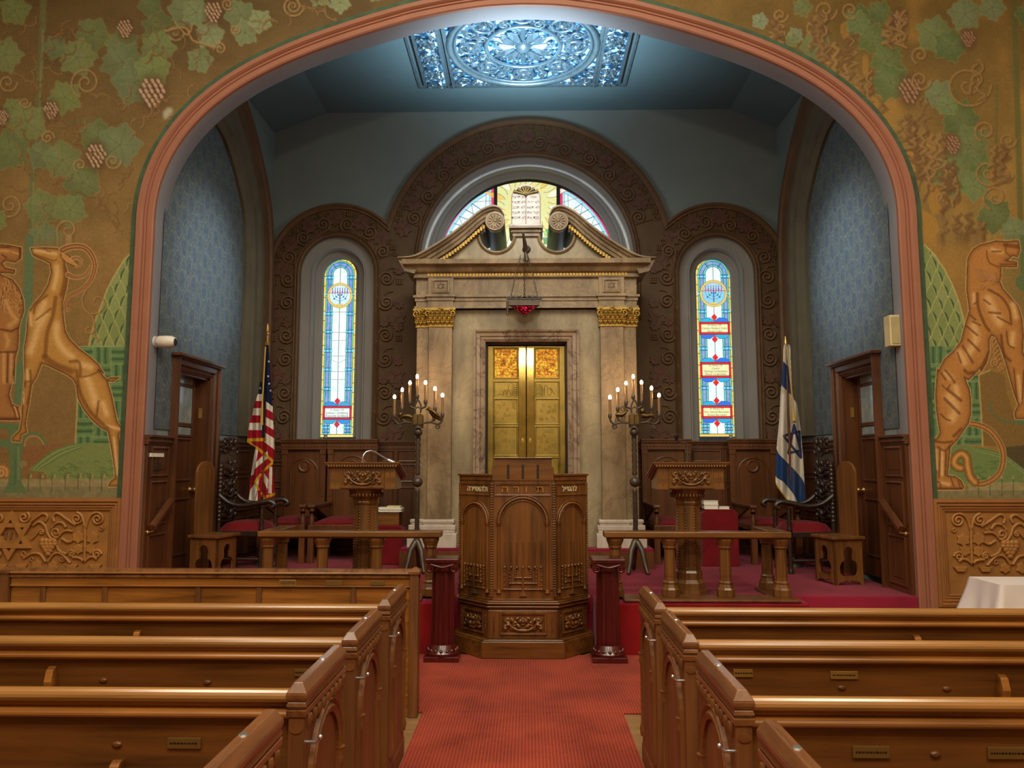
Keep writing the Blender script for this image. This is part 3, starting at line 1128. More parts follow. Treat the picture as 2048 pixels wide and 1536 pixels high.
# half-round window over the ark, drawn on its own plane
root = bpy.data.objects.new('window_3', None)
COL.objects.link(root)
struct(root)
g = Paint(874, 353, 1234, 590, 0.75, W_('#ffffff', 1.1))
cx3, cy3, r3 = 1054.0, 538.0, 180.0
rad = np.hypot(g.X - cx3, g.Y - cy3)
nn = (0.5 * g.noise(40, 1, 3) + .5 * g.noise(110, 1, 4))[..., None]
g.c[:] = W_('#ffffff', 1.1) * (1 - .6 * nn) + W_('#b0ecf8', 1.0) * .6 * nn
for sd in (-1, 1):
    xm = cx3 + sd * 66
    side = (g.X - cx3) * sd > 66
    m = side & (rad > r3 - 11) & (rad < r3 - 4.8)
    g.c[m] = W_('#a8e8f8', 1.0)
    m = side & (rad >= r3 - 4.8)
    g.c[m] = W_('#f0306a')
    m = side & ((g.X - cx3) * sd < 72)
    g.c[m] = W_('#f0306a')
    m = side & ((g.X - cx3) * sd > 72) & ((g.X - cx3) * sd < 76) & (rad < r3 - 7)
    g.c[m] = W_('#8fe0f0')
    for q in (r3 - 11, r3 - 5.5):
        k = np.clip(1 - np.abs(rad - q) / .9, 0, 1)[..., None] * side[..., None] * .9
        g.c[:] = g.c * (1 - k) + W_('#3a6a88') * k
    for i in range(14):
        a = math.radians(8 + i * 6)
        p, q = (cx3 + sd * (r3 - 9) * math.cos(a), cy3 - (r3 - 9) * math.sin(a)), (cx3 + sd * 118 * math.cos(a + .13), cy3 - 118 * math.sin(a + .13))
        if (p[0] - cx3) * sd > 72 and (q[0] - cx3) * sd > 60:
            g.stroke([p, q], 2.0, W_('#2a80a0'), .85, .4)
        p2 = (cx3 + sd * (r3 - 9) * math.cos(a + .2), cy3 - (r3 - 9) * math.sin(a + .2))
        if (p2[0] - cx3) * sd > 74 and i % 2:
            g.stroke([(cx3 + sd * 130 * math.cos(a), cy3 - 130 * math.sin(a)), p2], 1.3, W_('#2a80a0'), .8, .4)
cen = np.abs(g.X - cx3) < 60
nz = nn[..., 0]
gold = W_('#ffe27a') * (1 - nn) + W_('#d8f0b8') * nn
g.c[cen] = gold[cen]
for i in range(26):
    a = 2 * PI * i / 26 + .06
    x, y = math.cos(a), math.sin(a)
    if abs(x) < .9 or True:
        c1, c2 = (W_('#f8c040'), W_('#e87838')) if i % 3 else (W_('#fdf0a0'), W_('#c8e8a0'))
        px = [(1053 + x * 44, 412 + y * 44), (1053 + math.cos(a + .11) * 60, 412 + math.sin(a + .11) * 60), (1053 + math.cos(a + .02) * 104, 412 + math.sin(a + .02) * 104),
              (1053 + math.cos(a - .1) * 58, 412 + math.sin(a - .1) * 58)]
        if i % 2 == 0:
            g.fill([p for p in px if True], c1 if i % 4 else W_('#fffbe0', 1.2), a=.75)
        g.stroke(smooth([px[0], px[1], px[2]], 4), 1.2, W_('#a06a30'), .85, .4)
m = np.abs(g.X - cx3) > 60
gl = ((g.X - cx3) ** 2 + 0 * g.Y) < 60 ** 2
rs = random.Random(5)
for i in range(46):
    x, y = rs.uniform(996, 1112), rs.uniform(452, 560)
    r = rs.uniform(5, 10)
    a = rs.uniform(0, 6.28)
    lf_ = [(x + r * (1 if q % 2 else .55) * math.cos(a + q * .785), y + r * (1 if q % 2 else .55) * math.sin(a + q * .785)) for q in range(8)]
    g.fill(lf_, W_(rs.choice(['#20c060', '#40e080', '#109048', '#a8e060'])), a=.95)
    g.stroke(lf_ + lf_[:1], .9, W_('#0a4a30'), .8, .4)
for sd in (-1, 1):
    m = (np.abs((g.X - cx3) * sd - 63) < 3.6)
    g.c[m] = W_('#120f10')
g.build({0: 'stained_glass'}, M['glass'], plane_px(YG), root, drop=rad > r3)
c3 = xz(cx3, cy3, YG)
k3 = (PX(1156, 500, YG) - PX(1056, 500, YG)) / 100
fr = MB()
fr.band(arch(c3[0], r3 * k3, c3[1] - .3, c3[1], 48), [(.008, -.02), (-.035, -.02), (-.035, .04), (.008, .04)], YG)
for sd in (-1, 1):
    x = c3[0] + sd * 63 * k3
    fr.box(x - .024, x + .024, YG - .02, YG + .03, c3[1] - .3, c3[1] + 168 * k3)
fr.build('window_frame', M['lead'], root)
# bead coloured pale to stand in for window light falling on it
struct(MB().band(arch(c3[0], 199 * k3, c3[1] - .3, c3[1], 48), [(.012, .03), (.004, -.03), (-.02, -.05), (-.05, -.03), (-.055, .03)], YG - .17, smooth=True).build('trim_bead', plain('bead_window_light', '#e4f0f6', 0.3)))

# ------------------------------------------------------------------ skylight with a carved grille
M['skyglass'] = plain('skylight_glass', '#7ab4e8', 0.4)
m_, nt_, b_ = newmat('skylight_glow')
v_ = coords(nt_, (1, 1, 1))
n_ = node(nt_, 'ShaderNodeTexNoise', Scale=11.0, Detail=2.0)
nt_.links.new(v_, n_.inputs['Vector'])
cc_ = ramp(nt_, n_.outputs['Fac'], [(0.46, c4('#1d3a52')), (0.52, c4('#3a86cc')), (0.58, c4('#8fd0f8')), (0.68, c4('#e4f6ff'))])
nt_.links.new(cc_, b_.inputs['Base Color'])
nt_.links.new(cc_, b_.inputs['Emission Color'])
b_.inputs['Emission Strength'].default_value = 1.05
M['skyglow'] = m_
M['grille'] = plain('grille_blue_grey', '#7d97a6', 0.3, 0.6, 0.2, 14)
SX, SY, SZ = PX(1047, 105, 8.4) , P(1047, 105, Z=ZCE).y, ZCE
xs0, xs1 = P(908, 160, Z=SZ).x, P(1186, 160, Z=SZ).x
SX = (xs0 + xs1) / 2
hs = (xs1 - xs0) / 2
yfar = P(1047, 164, Z=SZ).y
SY = yfar - hs
xe0, xe1 = P(852, 160, Z=SZ).x, P(1236, 160, Z=SZ).x
sky = thing('skylight', 'square carved ceiling skylight glowing blue through a round rosette grille', 'skylight', (SX, SY, SZ))
gl = MB()
for a, b in ((SX - hs, SX + hs), (xe0, xe0 + .27), (xe1 - .27, xe1)):
    gl.box(a, b, SY - hs, SY + hs, SZ - .012, SZ - .004)
gl.build('glass_panel', M['skyglow'], sky)
fr = MB()
for a, b in ((SX - hs, SX + hs), (xe0, xe0 + .27), (xe1 - .27, xe1)):
    for q in ((a - .03, a + .012, SY - hs - .03, SY + hs + .03), (b - .012, b + .03, SY - hs - .03, SY + hs + .03), (a, b, SY - hs - .03, SY - hs + .012), (a, b, SY + hs - .012, SY + hs + .03)):
        fr.box(q[0], q[1], q[2], q[3], SZ - .05, SZ)
for q in ((xe0 - .12, xe0 - .09), (xe1 + .09, xe1 + .12)):
    fr.box(q[0], q[1], SY - hs - .1, SY + hs + .1, SZ - .02, SZ)
fr.box(xe0 - .12, xe1 + .12, SY + hs + .09, SY + hs + .11, SZ - .02, SZ)
fr.build('grille_frame', M['grille'], sky)


def ring(mb, x, y, r, t, z=None, n=40):
    z = z or SZ - .04
    mb.tube([(x + r * math.cos(2 * PI * i / n), y + r * math.sin(2 * PI * i / n), z) for i in range(n)], t, 6, closed=True, fax=(0, 0, 1))


gr = MB()
ring(gr, SX, SY, hs * .97, .045, n=64)
ring(gr, SX, SY, hs * .90, .02, n=64)
ring(gr, SX, SY, hs * .49, .028, n=48)


def petal(mb, x, y, a, l, w, z):
    c, s = math.cos(a), math.sin(a)
    T = lambda u, v, h: (x + u * c - v * s, y + u * s + v * c, z + h)
    mb.add([T(0, 0, 0), T(l * .35, w, .012), T(l * .75, w * .8, .012), T(l, 0, 0), T(l * .75, -w * .8, .012), T(l * .35, -w, .012), T(l * .5, 0, -.028)],
           [(0, 1, 6), (1, 2, 6), (2, 3, 6), (3, 4, 6), (4, 5, 6), (5, 0, 6)])


for i in range(12):
    a = 2 * PI * i / 12
    petal(gr, SX + .1 * math.cos(a), SY + .1 * math.sin(a), a, hs * (.36 if i % 2 else .30), .035 if i % 2 else .055, SZ - .045)
    a3 = a + PI / 12
    sp_ = spiral(SX + hs * .36 * math.cos(a3), SY + hs * .36 * math.sin(a3), .05, .01, a3, 1.3, 12)
    gr.tube([(p[0], p[1], SZ - .045) for p in sp_], .010, 5, fax=(0, 0, 1))
    gr.tube([(SX + hs * q * math.cos(a3), SY + hs * q * math.sin(a3), SZ - .04) for q in (.12, .32)], .012, 5)
gr.lathe([(.02, -.09), (.08, -.07), (.1, -.03)], (SX, SY, SZ), 8)
for i in range(8):
    a = 2 * PI * i / 8 + PI / 8 * 0
    x, y, r = SX + hs * .70 * math.cos(a), SY + hs * .70 * math.sin(a), hs * .135
    ring(gr, x, y, r, .02, n=20)
    gr.lathe([(.012, -.075), (.05, -.06), (.055, -.03)], (x, y, SZ), 8)
    for q in range(6):
        petal(gr, x, y, a + q * PI / 3, r * .9, .02, SZ - .045)
    a2 = a + PI / 8
    for sd in (-1, 1):
        x2, y2 = SX + hs * (.66 + .09 * sd) * math.cos(a2 + sd * .03), SY + hs * (.66 + .09 * sd) * math.sin(a2 + sd * .03)
        sp_ = spiral(x2, y2, hs * .085, .012, a2 + PI * sd, 1.6 * sd, 20)
        gr.tube([(p[0], p[1], SZ - .045) for p in sp_], .014, 5, fax=(0, 0, 1))
    for q in (-.32, -.16, 0.16, .32):
        petal(gr, SX + hs * .56 * math.cos(a + q), SY + hs * .56 * math.sin(a + q), a + q * 2, hs * .14, .025, SZ - .045)
        petal(gr, SX + hs * .76 * math.cos(a + q), SY + hs * .76 * math.sin(a + q), a + q * 3 + .6, hs * .13, .028, SZ - .045)
rs = random.Random(4)
for i in range(96):
    a = 2 * PI * i / 96 + rs.uniform(-.02, .02)
    q = rs.choice((.55, .62, .70, .78, .85))
    petal(gr, SX + hs * q * math.cos(a), SY + hs * q * math.sin(a), rs.uniform(0, 6.28), hs * rs.uniform(.06, .11), rs.uniform(.014, .026), SZ - .035)
for sx in (-1, 1):
    for sy in (-1, 1):
        for (u, v, r, t) in ((.86, .86, .10, 1.7), (.93, .70, .06, 1.5), (.70, .93, .06, 1.5), (.95, .55, .04, 1.4), (.55, .95, .04, 1.4)):
            sp_ = spiral(SX + sx * u * hs, SY + sy * v * hs, r * hs, .01, 0, t * sx * sy, 20)
            gr.tube([(p[0], p[1], SZ - .045) for p in sp_], .016, 5, fax=(0, 0, 1))
        for (u, v, a) in ((.78, .78, .8), (.94, .82, 1.3), (.82, .95, .2), (.97, .97, .8), (.6, .84, .3), (.84, .6, 1.2)):
            petal(gr, SX + sx * u * hs, SY + sy * v * hs, math.atan2(sy * math.sin(a), sx * math.cos(a)), .13, .03, SZ - .045)
for x0 in (xe0 + .135, xe1 - .135):
    for i in range(10):
        y = SY - hs + (i + .5) * hs * 2 / 10
        if i % 2 == 0:
            ring(gr, x0, y, .085, .014, n=14)
            for q in range(6):
                petal(gr, x0, y, q * PI / 3, .075, .018, SZ - .045)
        for sd in (-1, 1):
            sp_ = spiral(x0 + sd * .07, y + hs * .1, .055, .01, PI / 2 * sd, 1.6 * sd, 18)
            gr.tube([(p[0], p[1], SZ - .045) for p in sp_], .012, 5, fax=(0, 0, 1))
            petal(gr, x0 + sd * .03, y, .8 * sd + (PI if sd < 0 else 0), .1, .022, SZ - .045)
gr.build('carved_grille', M['grille'], sky)
# ------------------------------------------------------------------ the ark
YA = 8.86
ZA = ZS + 0.22                                  # step under the ark
kA = (PX(1156, 700, YA) - PX(1056, 700, YA)) / 100
AX = (PX(832, 700, YA) + PX(1274, 700, YA)) / 2
Za = lambda py, Y=YA: PZ(py, Y, 1053)
Xa = lambda px, Y=YA: PX(px, 700, Y)
stp = MB().box(Xa(808), Xa(1298), 8.76, YB, ZS, ZA)
struct(stp.build('floor_ark_step', M['stagecarpet'], bev=.01))
struct(MB().box(Xa(808), Xa(1298), 8.745, 8.76, ZS, ZA - .03).build('trim_ark_step', M['seatoak']))

ark = thing('torah_ark', 'tall marble holy ark with scrolled pediment and closed brass doors', 'ark', (AX, YA, ZA))
zcap0, zcap1 = Za(651), Za(616)
zent1 = Za(547)
dx0, dx1 = Xa(970), Xa(1135)
dz1 = Za(681)
body = MB()
# wall of the ark with the doorway cut out
bo = [(Xa(832), ZA), (dx0, ZA), (dx0, dz1), (dx1, dz1), (dx1, ZA), (Xa(1274), ZA), (Xa(1274), zent1), (Xa(832), zent1)]
body.holed(bo, [], 'y', YA + .10)
for sx, x in ((-1, Xa(832)), (1, Xa(1274))):
    body.add([(x, YA + .1, ZA), (x, YB, ZA), (x, YB, zent1), (x, YA + .1, zent1)], [(0, 1, 2, 3)])
body.add([(Xa(832), YA + .1, zent1), (Xa(1274), YA + .1, zent1), (Xa(1274), YB, zent1), (Xa(832), YB, zent1)], [(0, 1, 2, 3)])
for x in (dx0, dx1):
    body.add([(x, YA + .1, ZA), (x, YA + .34, ZA), (x, YA + .34, dz1), (x, YA + .1, dz1)], [(0, 1, 2, 3)])
body.add([(dx0, YA + .1, dz1), (dx1, YA + .1, dz1), (dx1, YA + .34, dz1), (dx0, YA + .34, dz1)], [(0, 1, 2, 3)])
body.build('ark_body', M['marbleg'], ark)
zp1 = Za(1058)
for sx, (a, b, c) in ((-1, (832, 857, 904)), (1, (1274, 1248, 1201))):
    x0, x1, x2 = Xa(a), Xa(b), Xa(c)
    pl = MB()
    pl.box(min(x1, x2), max(x1, x2), YA, YA + .1, zp1, zcap0)
    pl.box(min(x0, x1), max(x0, x1), YA + .045, YA + .1, zp1, zcap0)
    pil = pl.build('pilaster', M['marble'], ark, bev=.006)
    # base mouldings and plinth
    pb = MB()
    for (za, zb, o) in ((ZA, Za(1066), .075), (Za(1066), Za(1060), .055), (Za(1060), Za(1050), .06), (Za(1050), Za(1046), .035), (Za(1046), Za(1039), .045)):
        pb.box(min(x1, x2) - o, max(x1, x2) + o, YA - o, YA + .1, za, zb)
        pb.box(min(x0, x1) - o, max(x0, x1) + o, YA + .045 - o, YA + .1, za, zb)
    pb.build('pilaster_base', M['marblew'], pil, bev=.008)
    cp = MB()
    zm = zcap1 - zcap0
    for xa, xb, yy in ((min(x1, x2), max(x1, x2), YA), (min(x0, x1), max(x0, x1), YA + .045)):
        cp.taper(xa, xb, yy, YA + .1, zcap0, xa - .025, xb + .025, yy - .03, YA + .1, zcap0 + zm * .85)
        cp.box(xa - .04, xb + .04, yy - .045, YA + .1, zcap0 + zm * .86, zcap1)
        cp.box(xa - .012, xb + .012, yy - .014, YA + .1, zcap0 - .012, zcap0 + .012)
        w = xb - xa
        nl = 5 if w > .2 else 3
        for row, (zr, hh) in enumerate(((zcap0 + .015, zm * .45), (zcap0 + zm * .28, zm * .5))):
            for i in range(nl + 1 - row):
                cxl = xa + w * (i + (.5 if row else 0)) / nl
                yl = yy - .012 - row * .008
                q = w / nl * .46
                T3 = lambda u, v, o: (cxl + u * q, yl - o, zr + v * hh)
                cp.tube([T3(0, 0, .01), T3(0, .6, .03), T3(0, .95, .06), T3(0, .82, .075)], [.012, .014, .012, .004], 6)
                for sg in (-1, 1):
                    for v0 in (.1, .38, .62):
                        cp.tube([T3(0, v0, .015), T3(sg * .55, v0 + .22, .03), T3(sg * .95, v0 + .26, .03)], [.011, .013, .004], 5)
        for sd, xx in ((-1, xa), (1, xb)):
            sp_ = spiral(xx + sd * .005, zcap0 + zm * .68, .05, .01, PI / 2, 1.5 * sd, 16)
            cp.tube([(p[0], yy - .05, p[1]) for p in sp_], .012, 5)
        sp_ = spiral((xa + xb) / 2, zcap0 + zm * .9, .03, .008, 0, 1.3, 12)
        cp.tube([(p[0], yy - .055, p[1]) for p in sp_], .01, 5)
    cp.build('gilded_capital', M['gold'], pil)
# entablature
en = MB()
for (p0, p1, o) in ((616, 611, .03), (611, 601, .012), (601, 594, .025), (594, 589, .045), (589, 553, .012)):
    en.box(Xa(832) - o, Xa(1274) + o, YA + .045 - o, YA + .1, Za(p0), Za(p1))
    for b, c in ((857, 904), (1201, 1248)):
        en.box(Xa(b) - o, Xa(c) + o, YA - o, YA + .1, Za(p0), Za(p1))
    # flat front above the door
    en.box(Xa(904), Xa(1201), YA + .03 - o, YA + .1, Za(p0), Za(p1))
for cxp in (880.5, 1224.5):
    zc, hx, hz = Za(572), .105, .085
    en.band([(Xa(cxp) - hx, zc - hz), (Xa(cxp) + hx, zc - hz), (Xa(cxp) + hx, zc + hz), (Xa(cxp) - hx, zc + hz)], [(0, 0), (0, -.012), (.02, -.016), (.03, 0)], YA - .012, closed=True)
    for up in (1, -1):
        tri_ = [(Xa(cxp) + .045 * math.sin(2 * PI * i / 3), YA - .014, zc + up * .045 * math.cos(2 * PI * i / 3)) for i in range(3)]
        en.tube(tri_, .005, 5, closed=True)
en.build('entablature', M['marble'], ark, bev=.004)
# dentils
de = MB()
z0, z1 = Za(553), Za(547.5)
x = Xa(828)
while x < Xa(1278):
    front = YA - .03 if (Xa(852) < x < Xa(1254)) else YA + .015
    de.box(x, x + .027, front, YA + .1, z0, z1)
    x += .0385
de.build('dentil_row', M['gold'], ark)
co = MB()
co.box(Xa(826), Xa(1280), YA - .02, YA + .1, z0 - .012, z1)
cprof = [(.0, 547.5), (.03, 545), (.05, 541), (.06, 536), (.13, 533), (.135, 524)]
for i in range(len(cprof) - 1):
    o0, p0 = cprof[i]
    o1, p1 = cprof[i + 1]
    co.taper(Xa(826) - o0 * .9, Xa(1280) + o0 * .9, YA - .03 - o0, YB - .2, Za(p0), Xa(826) - o1 * .9, Xa(1280) + o1 * .9, YA - .03 - o1, YB - .2, Za(p1))
co.build('cornice', M['marble'], ark)
# swan-neck pediment
YP = YA - .10
Q = lambda px, py: xz(px, py, YP)
top = [(794, 515), (826, 511.5), (858, 496), (891, 475), (924, 450.5), (953, 426), (972.5, 414.5), (988, 411), (1001.5, 416), (1008, 428)]
bot = [(820, 524), (853, 523.5), (880, 508), (910, 488), (935, 468), (958, 447), (972, 437), (985, 432), (995, 434), (1000, 440)]
pe = MB()
for mir in (False, True):
    f = (lambda p: (2 * 1053.5 - p[0], p[1])) if mir else (lambda p: p)
    T = smooth([Q(*f(p)) for p in top], 4)
    B = smooth([Q(*f(p)) for p in bot], 4)
    n = len(T)
    # stepped section: cyma over a recessed fascia
    rows = [(0.0, .0), (0.0, .30), (.12, .0), (.30, .02), (.42, .06), (.62, .09), (.78, .10), (1.0, .14)]
    vs, fs = [], []
    order = [(0.0, 1.2), (0.0, -.03), (.16, -.03), (.26, .0), (.40, .015), (.44, .045), (.70, .055), (.74, .075), (1.0, .085), (1.0, 1.2)]
    for a, b in zip(T, B):
        for t, d in order:
            vs.append((a[0] + (b[0] - a[0]) * t, YP + d, a[1] + (b[1] - a[1]) * t))
    q = len(order)
    for i in range(n - 1):
        for j in range(q - 1):
            fs.append((i * q + j, (i + 1) * q + j, (i + 1) * q + j + 1, i * q + j + 1))
    pe.add(vs, fs)
    pe.add(vs[:q], [tuple(range(q))])
    pe.add(vs[-q:], [tuple(range(q))])
    # end cap of the cornice tip
    tip = [Q(*f(p)) for p in ((794, 515), (808, 541), (828, 546), (840, 524))]
    pe.prism(tip, 'y', YP + .02, YP + .12)
pe.build('pediment', M['marble'], ark)
# small gilded blocks below the swan necks
for mir in (False, True):
    f = (lambda p: (2 * 1053.5 - p[0], p[1])) if mir else (lambda p: p)
    pth = smooth([Q(*f(p)) for p in ((879, 519), (905, 502), (930, 483), (952, 463), (970, 449))], 8)
    gb = MB()
    L = [0]
    for a, b in zip(pth, pth[1:]):
        L.append(L[-1] + math.hypot(b[0] - a[0], b[1] - a[1]))
    N = 17
    for i in range(N):
        s = L[-1] * (i + .5) / N
        j = max(jj for jj in range(len(L) - 1) if L[jj] <= s)
        t = (s - L[j]) / (L[j + 1] - L[j])
        x, z = pth[j][0] + (pth[j + 1][0] - pth[j][0]) * t, pth[j][1] + (pth[j + 1][1] - pth[j][1]) * t
        gb.box(x - .013, x + .013, YP + .05, YP + .2, z - .021, z + .021)
    gb.build('gilded_block_row', M['gold'], ark)
# tympanum with the two round cut-outs
YT = YA + .03
R_ = lambda px, py: xz(px, py, YT)
kT = (PX(1156, 480, YT) - PX(1056, 480, YT)) / 100
tl, tr = R_(993.5, 471), R_(1113.5, 471)
rc = 33 * kT
hole = lambda c: [(c[0] + rc * math.cos(2 * PI * i / 28), c[1] + rc * math.sin(2 * PI * i / 28)) for i in range(28)]
lefts = [R_(*p) for p in ((838, 524), (880, 516), (910, 497), (935, 477), (958, 456), (968, 446))]
mr_ = lambda p: (2 * R_(1053.5, 500)[0] - p[0], p[1])
aL = math.radians(150)
arcL = [(tl[0] + rc * math.cos(a), tl[1] + rc * math.sin(a)) for a in np.linspace(math.radians(140), math.radians(392), 26)]
top_c = R_(1030, 458)
ty = lefts + arcL + [R_(1028, 459)]
typ = ty + [mr_(p) for p in reversed(ty)]
tm = MB()
tm.holed(typ, [], 'y', YT)
tm.prism([R_(838, 524), R_(1269, 524), R_(1269, 528), R_(838, 528)], 'y', YT, YT + .1)
n = len(typ)
tm.add([(p[0], YT, p[1]) for p in typ] + [(p[0], YT + .12, p[1]) for p in typ], [(i, (i + 1) % n, n + (i + 1) % n, n + i) for i in range(n)])
tm.build('tympanum', M['marbleg'], ark)
trm = MB()
for fl in (False, True):
    pth = arcL if not fl else [mr_(p) for p in arcL][::-1]
    trm.band(pth, [(.0, .02), (.0, -.02), (-.02, -.03), (-.035, -.012), (-.045, 0)] if True else [], YT)
trm.build('cutout_moulding', M['marble'], ark)
# pedestal and tablets of the law
pd = MB()
for p0, p1, hw, o in ((474, 466, 27, .03), (466, 464, 31, .05), (464, 460, 30, .045), (460, 455, 34, .08)):
    c = R_(1052, p0)
    pd.box(c[0] - hw * kT, c[0] + hw * kT, YT - o, YT + .45, R_(1052, p0)[1], R_(1052, p1)[1])
x = R_(1052, 460)[0] - 29 * kT
while x < R_(1052, 460)[0] + 28 * kT:
    pd.box(x, x + .012, YT - .055, YT, R_(1052, 467.5)[1], R_(1052, 465.5)[1])
    x += .022
pd.build('tablet_pedestal', M['marble'], ark, bev=.004)
YTB = YT + .06
S_ = lambda px, py: xz(px, py, YTB)
tb = MB()
c = S_(1052, 455)
kb = (PX(1156, 400, YTB) - PX(1056, 400, YTB)) / 100
zb_, zt_ = S_(1052, 455)[1], S_(1052, 367)[1]
hw = 29.5 * kb
back = [(c[0] + hw, zb_), (c[0] + hw, zt_ - hw * .95)] + [(c[0] + hw * math.cos(a), zt_ - hw * .95 + hw * .95 * math.sin(a)) for a in np.linspace(.1, PI - .1, 16)] + [(c[0] - hw, zt_ - hw * .95), (c[0] - hw, zb_)]
tb.prism(back, 'y', YTB + .02, YTB + .14)
tb.box(c[0] - hw - .02, c[0] + hw + .02, YTB - .05, YTB + .2, zb_ - .005, zb_ + .03)
tb_o = tb.build('law_tablets', M['marblew'], ark, bev=.006)
t2 = MB()
for sd in (-1, 1):
    xc_ = c[0] + sd * hw * .49
    h2 = hw * .47
    zz = zt_ - hw * .95
    t2.prism([(xc_ + h2, zb_ + .03), (xc_ + h2, zz)] + [(xc_ + h2 * math.cos(a), zz + h2 * 1.15 * math.sin(a)) for a in np.linspace(.15, PI - .15, 12)] + [(xc_ - h2, zz), (xc_ - h2, zb_ + .03)], 'y', YTB, YTB + .02)
t2.build('tablet_face', M['marblew'], tb_o, bev=.006)
go = MB()
for i in range(-3, 4):
    a = PI / 2 + i * .42
    go.tube([(c[0], YTB - .01, zt_ - hw * .78), (c[0] + .09 * math.cos(a) * (1 + .25 * abs(i)), YTB - .012, zt_ - hw * .78 + .09 * math.sin(a) + .012)], [.012, .022], 6)
go.sphere((c[0], YTB - .01, zt_ - hw * .8), .022, 8)
M['oldgold'] = plain('tarnished_gold', '#7d6a3c', 0.45, 0.6, 0.2, 20)
go.build('gilded_palmette', M['oldgold'], tb_o)
M['engrave'] = plain('engraved_letters', '#857872', 0.8, 0, 0.05)
cmds = [[u'\u05d0\u05e0\u05db\u05d9', u'\u05dc\u05d0 \u05d9\u05d4\u05d9\u05d4', u'\u05dc\u05d0 \u05ea\u05e9\u05d0', u'\u05d6\u05db\u05d5\u05e8 \u05d0\u05ea', u'\u05db\u05d1\u05d3 \u05d0\u05ea'],
        [u'\u05dc\u05d0 \u05ea\u05e8\u05e6\u05d7', u'\u05dc\u05d0 \u05ea\u05e0\u05d0\u05e3', u'\u05dc\u05d0 \u05ea\u05d2\u05e0\u05d1', u'\u05dc\u05d0 \u05ea\u05e2\u05e0\u05d4', u'\u05dc\u05d0 \u05ea\u05d7\u05de\u05d3']]
for sd, col_ in ((1, cmds[0]), (-1, cmds[1])):
    for i, t in enumerate(col_):
        py = 394 + i * 10.4
        text_mb(t[::-1], .046, facing(c[0] + sd * hw * .49, YTB - .003, S_(1052, py)[1]), .001).build('commandment_line', M['engrave'], tb_o)
# volute drums running back from the scrolls
for px_ in (990, 1117):
    vc = xz(px_, 443, YP)
    vo = MB()
    vo.lathe([(.113, 0.06), (.113, 1.5)], (vc[0], YP, vc[1]), 24, 'y')
    v_o = vo.build('volute_drum', M['greenmarble'], ark)
    ve = MB()
    ve.lathe([(.114, -.03), (.12, -.015), (.12, .03), (.116, .06)], (vc[0], YP, vc[1]), 28, 'y')
    for i in range(12):
        a = 2 * PI * i / 12
        ve.tube([(vc[0] + .02 * math.cos(a), YP - .03, vc[1] + .02 * math.sin(a)), (vc[0] + .075 * math.cos(a), YP - .035, vc[1] + .075 * math.sin(a))], [.006, .012], 6)
    ve.sphere((vc[0], YP - .03, vc[1]), .02, 8)
    ve.tube([(vc[0] + .09 * math.cos(a), YP - .03, vc[1] + .09 * math.sin(a)) for a in np.linspace(0, 2 * PI, 24)[:-1]], .007, 6, closed=True)
    ve.build('rosette', M['marble'], v_o)
# door surround, threshold frame, brass doors
ds = MB()
sx0, sx1, szt = Xa(944.6), Xa(1160), Za(652)
ds.band([(dx1, ZA), (dx1, dz1), (dx0, dz1), (dx0, ZA)], [(0.0, .02), (0, -.02), (-.03, -.045), (-.055, -.03), (-.065, -.05), (-.10, -.055), (-.115, -.08), (-.135, -.085), (-.142, 0)], YA + .1)
ds.build('door_surround', M['marblev'], ark)
M['darkmetal'] = plain('dark_door_frame', '#2a1a10', 0.45, 0.3, 0.1)
df = MB()
df.band([(dx1, ZA), (dx1, dz1), (dx0, dz1), (dx0, ZA)], [(0.0, 0), (.02, 0), (.02, .12), (0, .12)], YA + .16)
df.box(dx0, dx1, YA + .30, YA + .34, ZA, dz1)
df.build('door_frame', M['darkmetal'], ark)


def brass(name, lo=0.2, hi=0.48, bm_=0.2):
    m, nt, b = newmat(name)
    v = coords(nt, (1, 1, 1))
    n = node(nt, 'ShaderNodeTexNoise', Scale=3.5, Detail=6.0, Roughness=0.65)
    nt.links.new(v, n.inputs['Vector'])
    cc = ramp(nt, n.outputs['Fac'], [(0.3, c4('#7a6a34')), (0.55, c4('#a48c46')), (0.75, c4('#7a764c'))])
    nt.links.new(cc, b.inputs['Base Color'])
    b.inputs['Metallic'].default_value = 0.85
    rr = node(nt, 'ShaderNodeMapRange')
    rr.inputs['To Min'].default_value = lo
    rr.inputs['To Max'].default_value = hi
    nt.links.new(n.outputs['Fac'], rr.inputs['Value'])
    nt.links.new(rr.outputs['Result'], b.inputs['Roughness'])
    n2 = node(nt, 'ShaderNodeTexNoise', Scale=60.0, Detail=3.0)
    nt.links.new(v, n2.inputs['Vector'])
    bump(nt, b, n2.outputs['Fac'], bm_, 0.002)
    return m


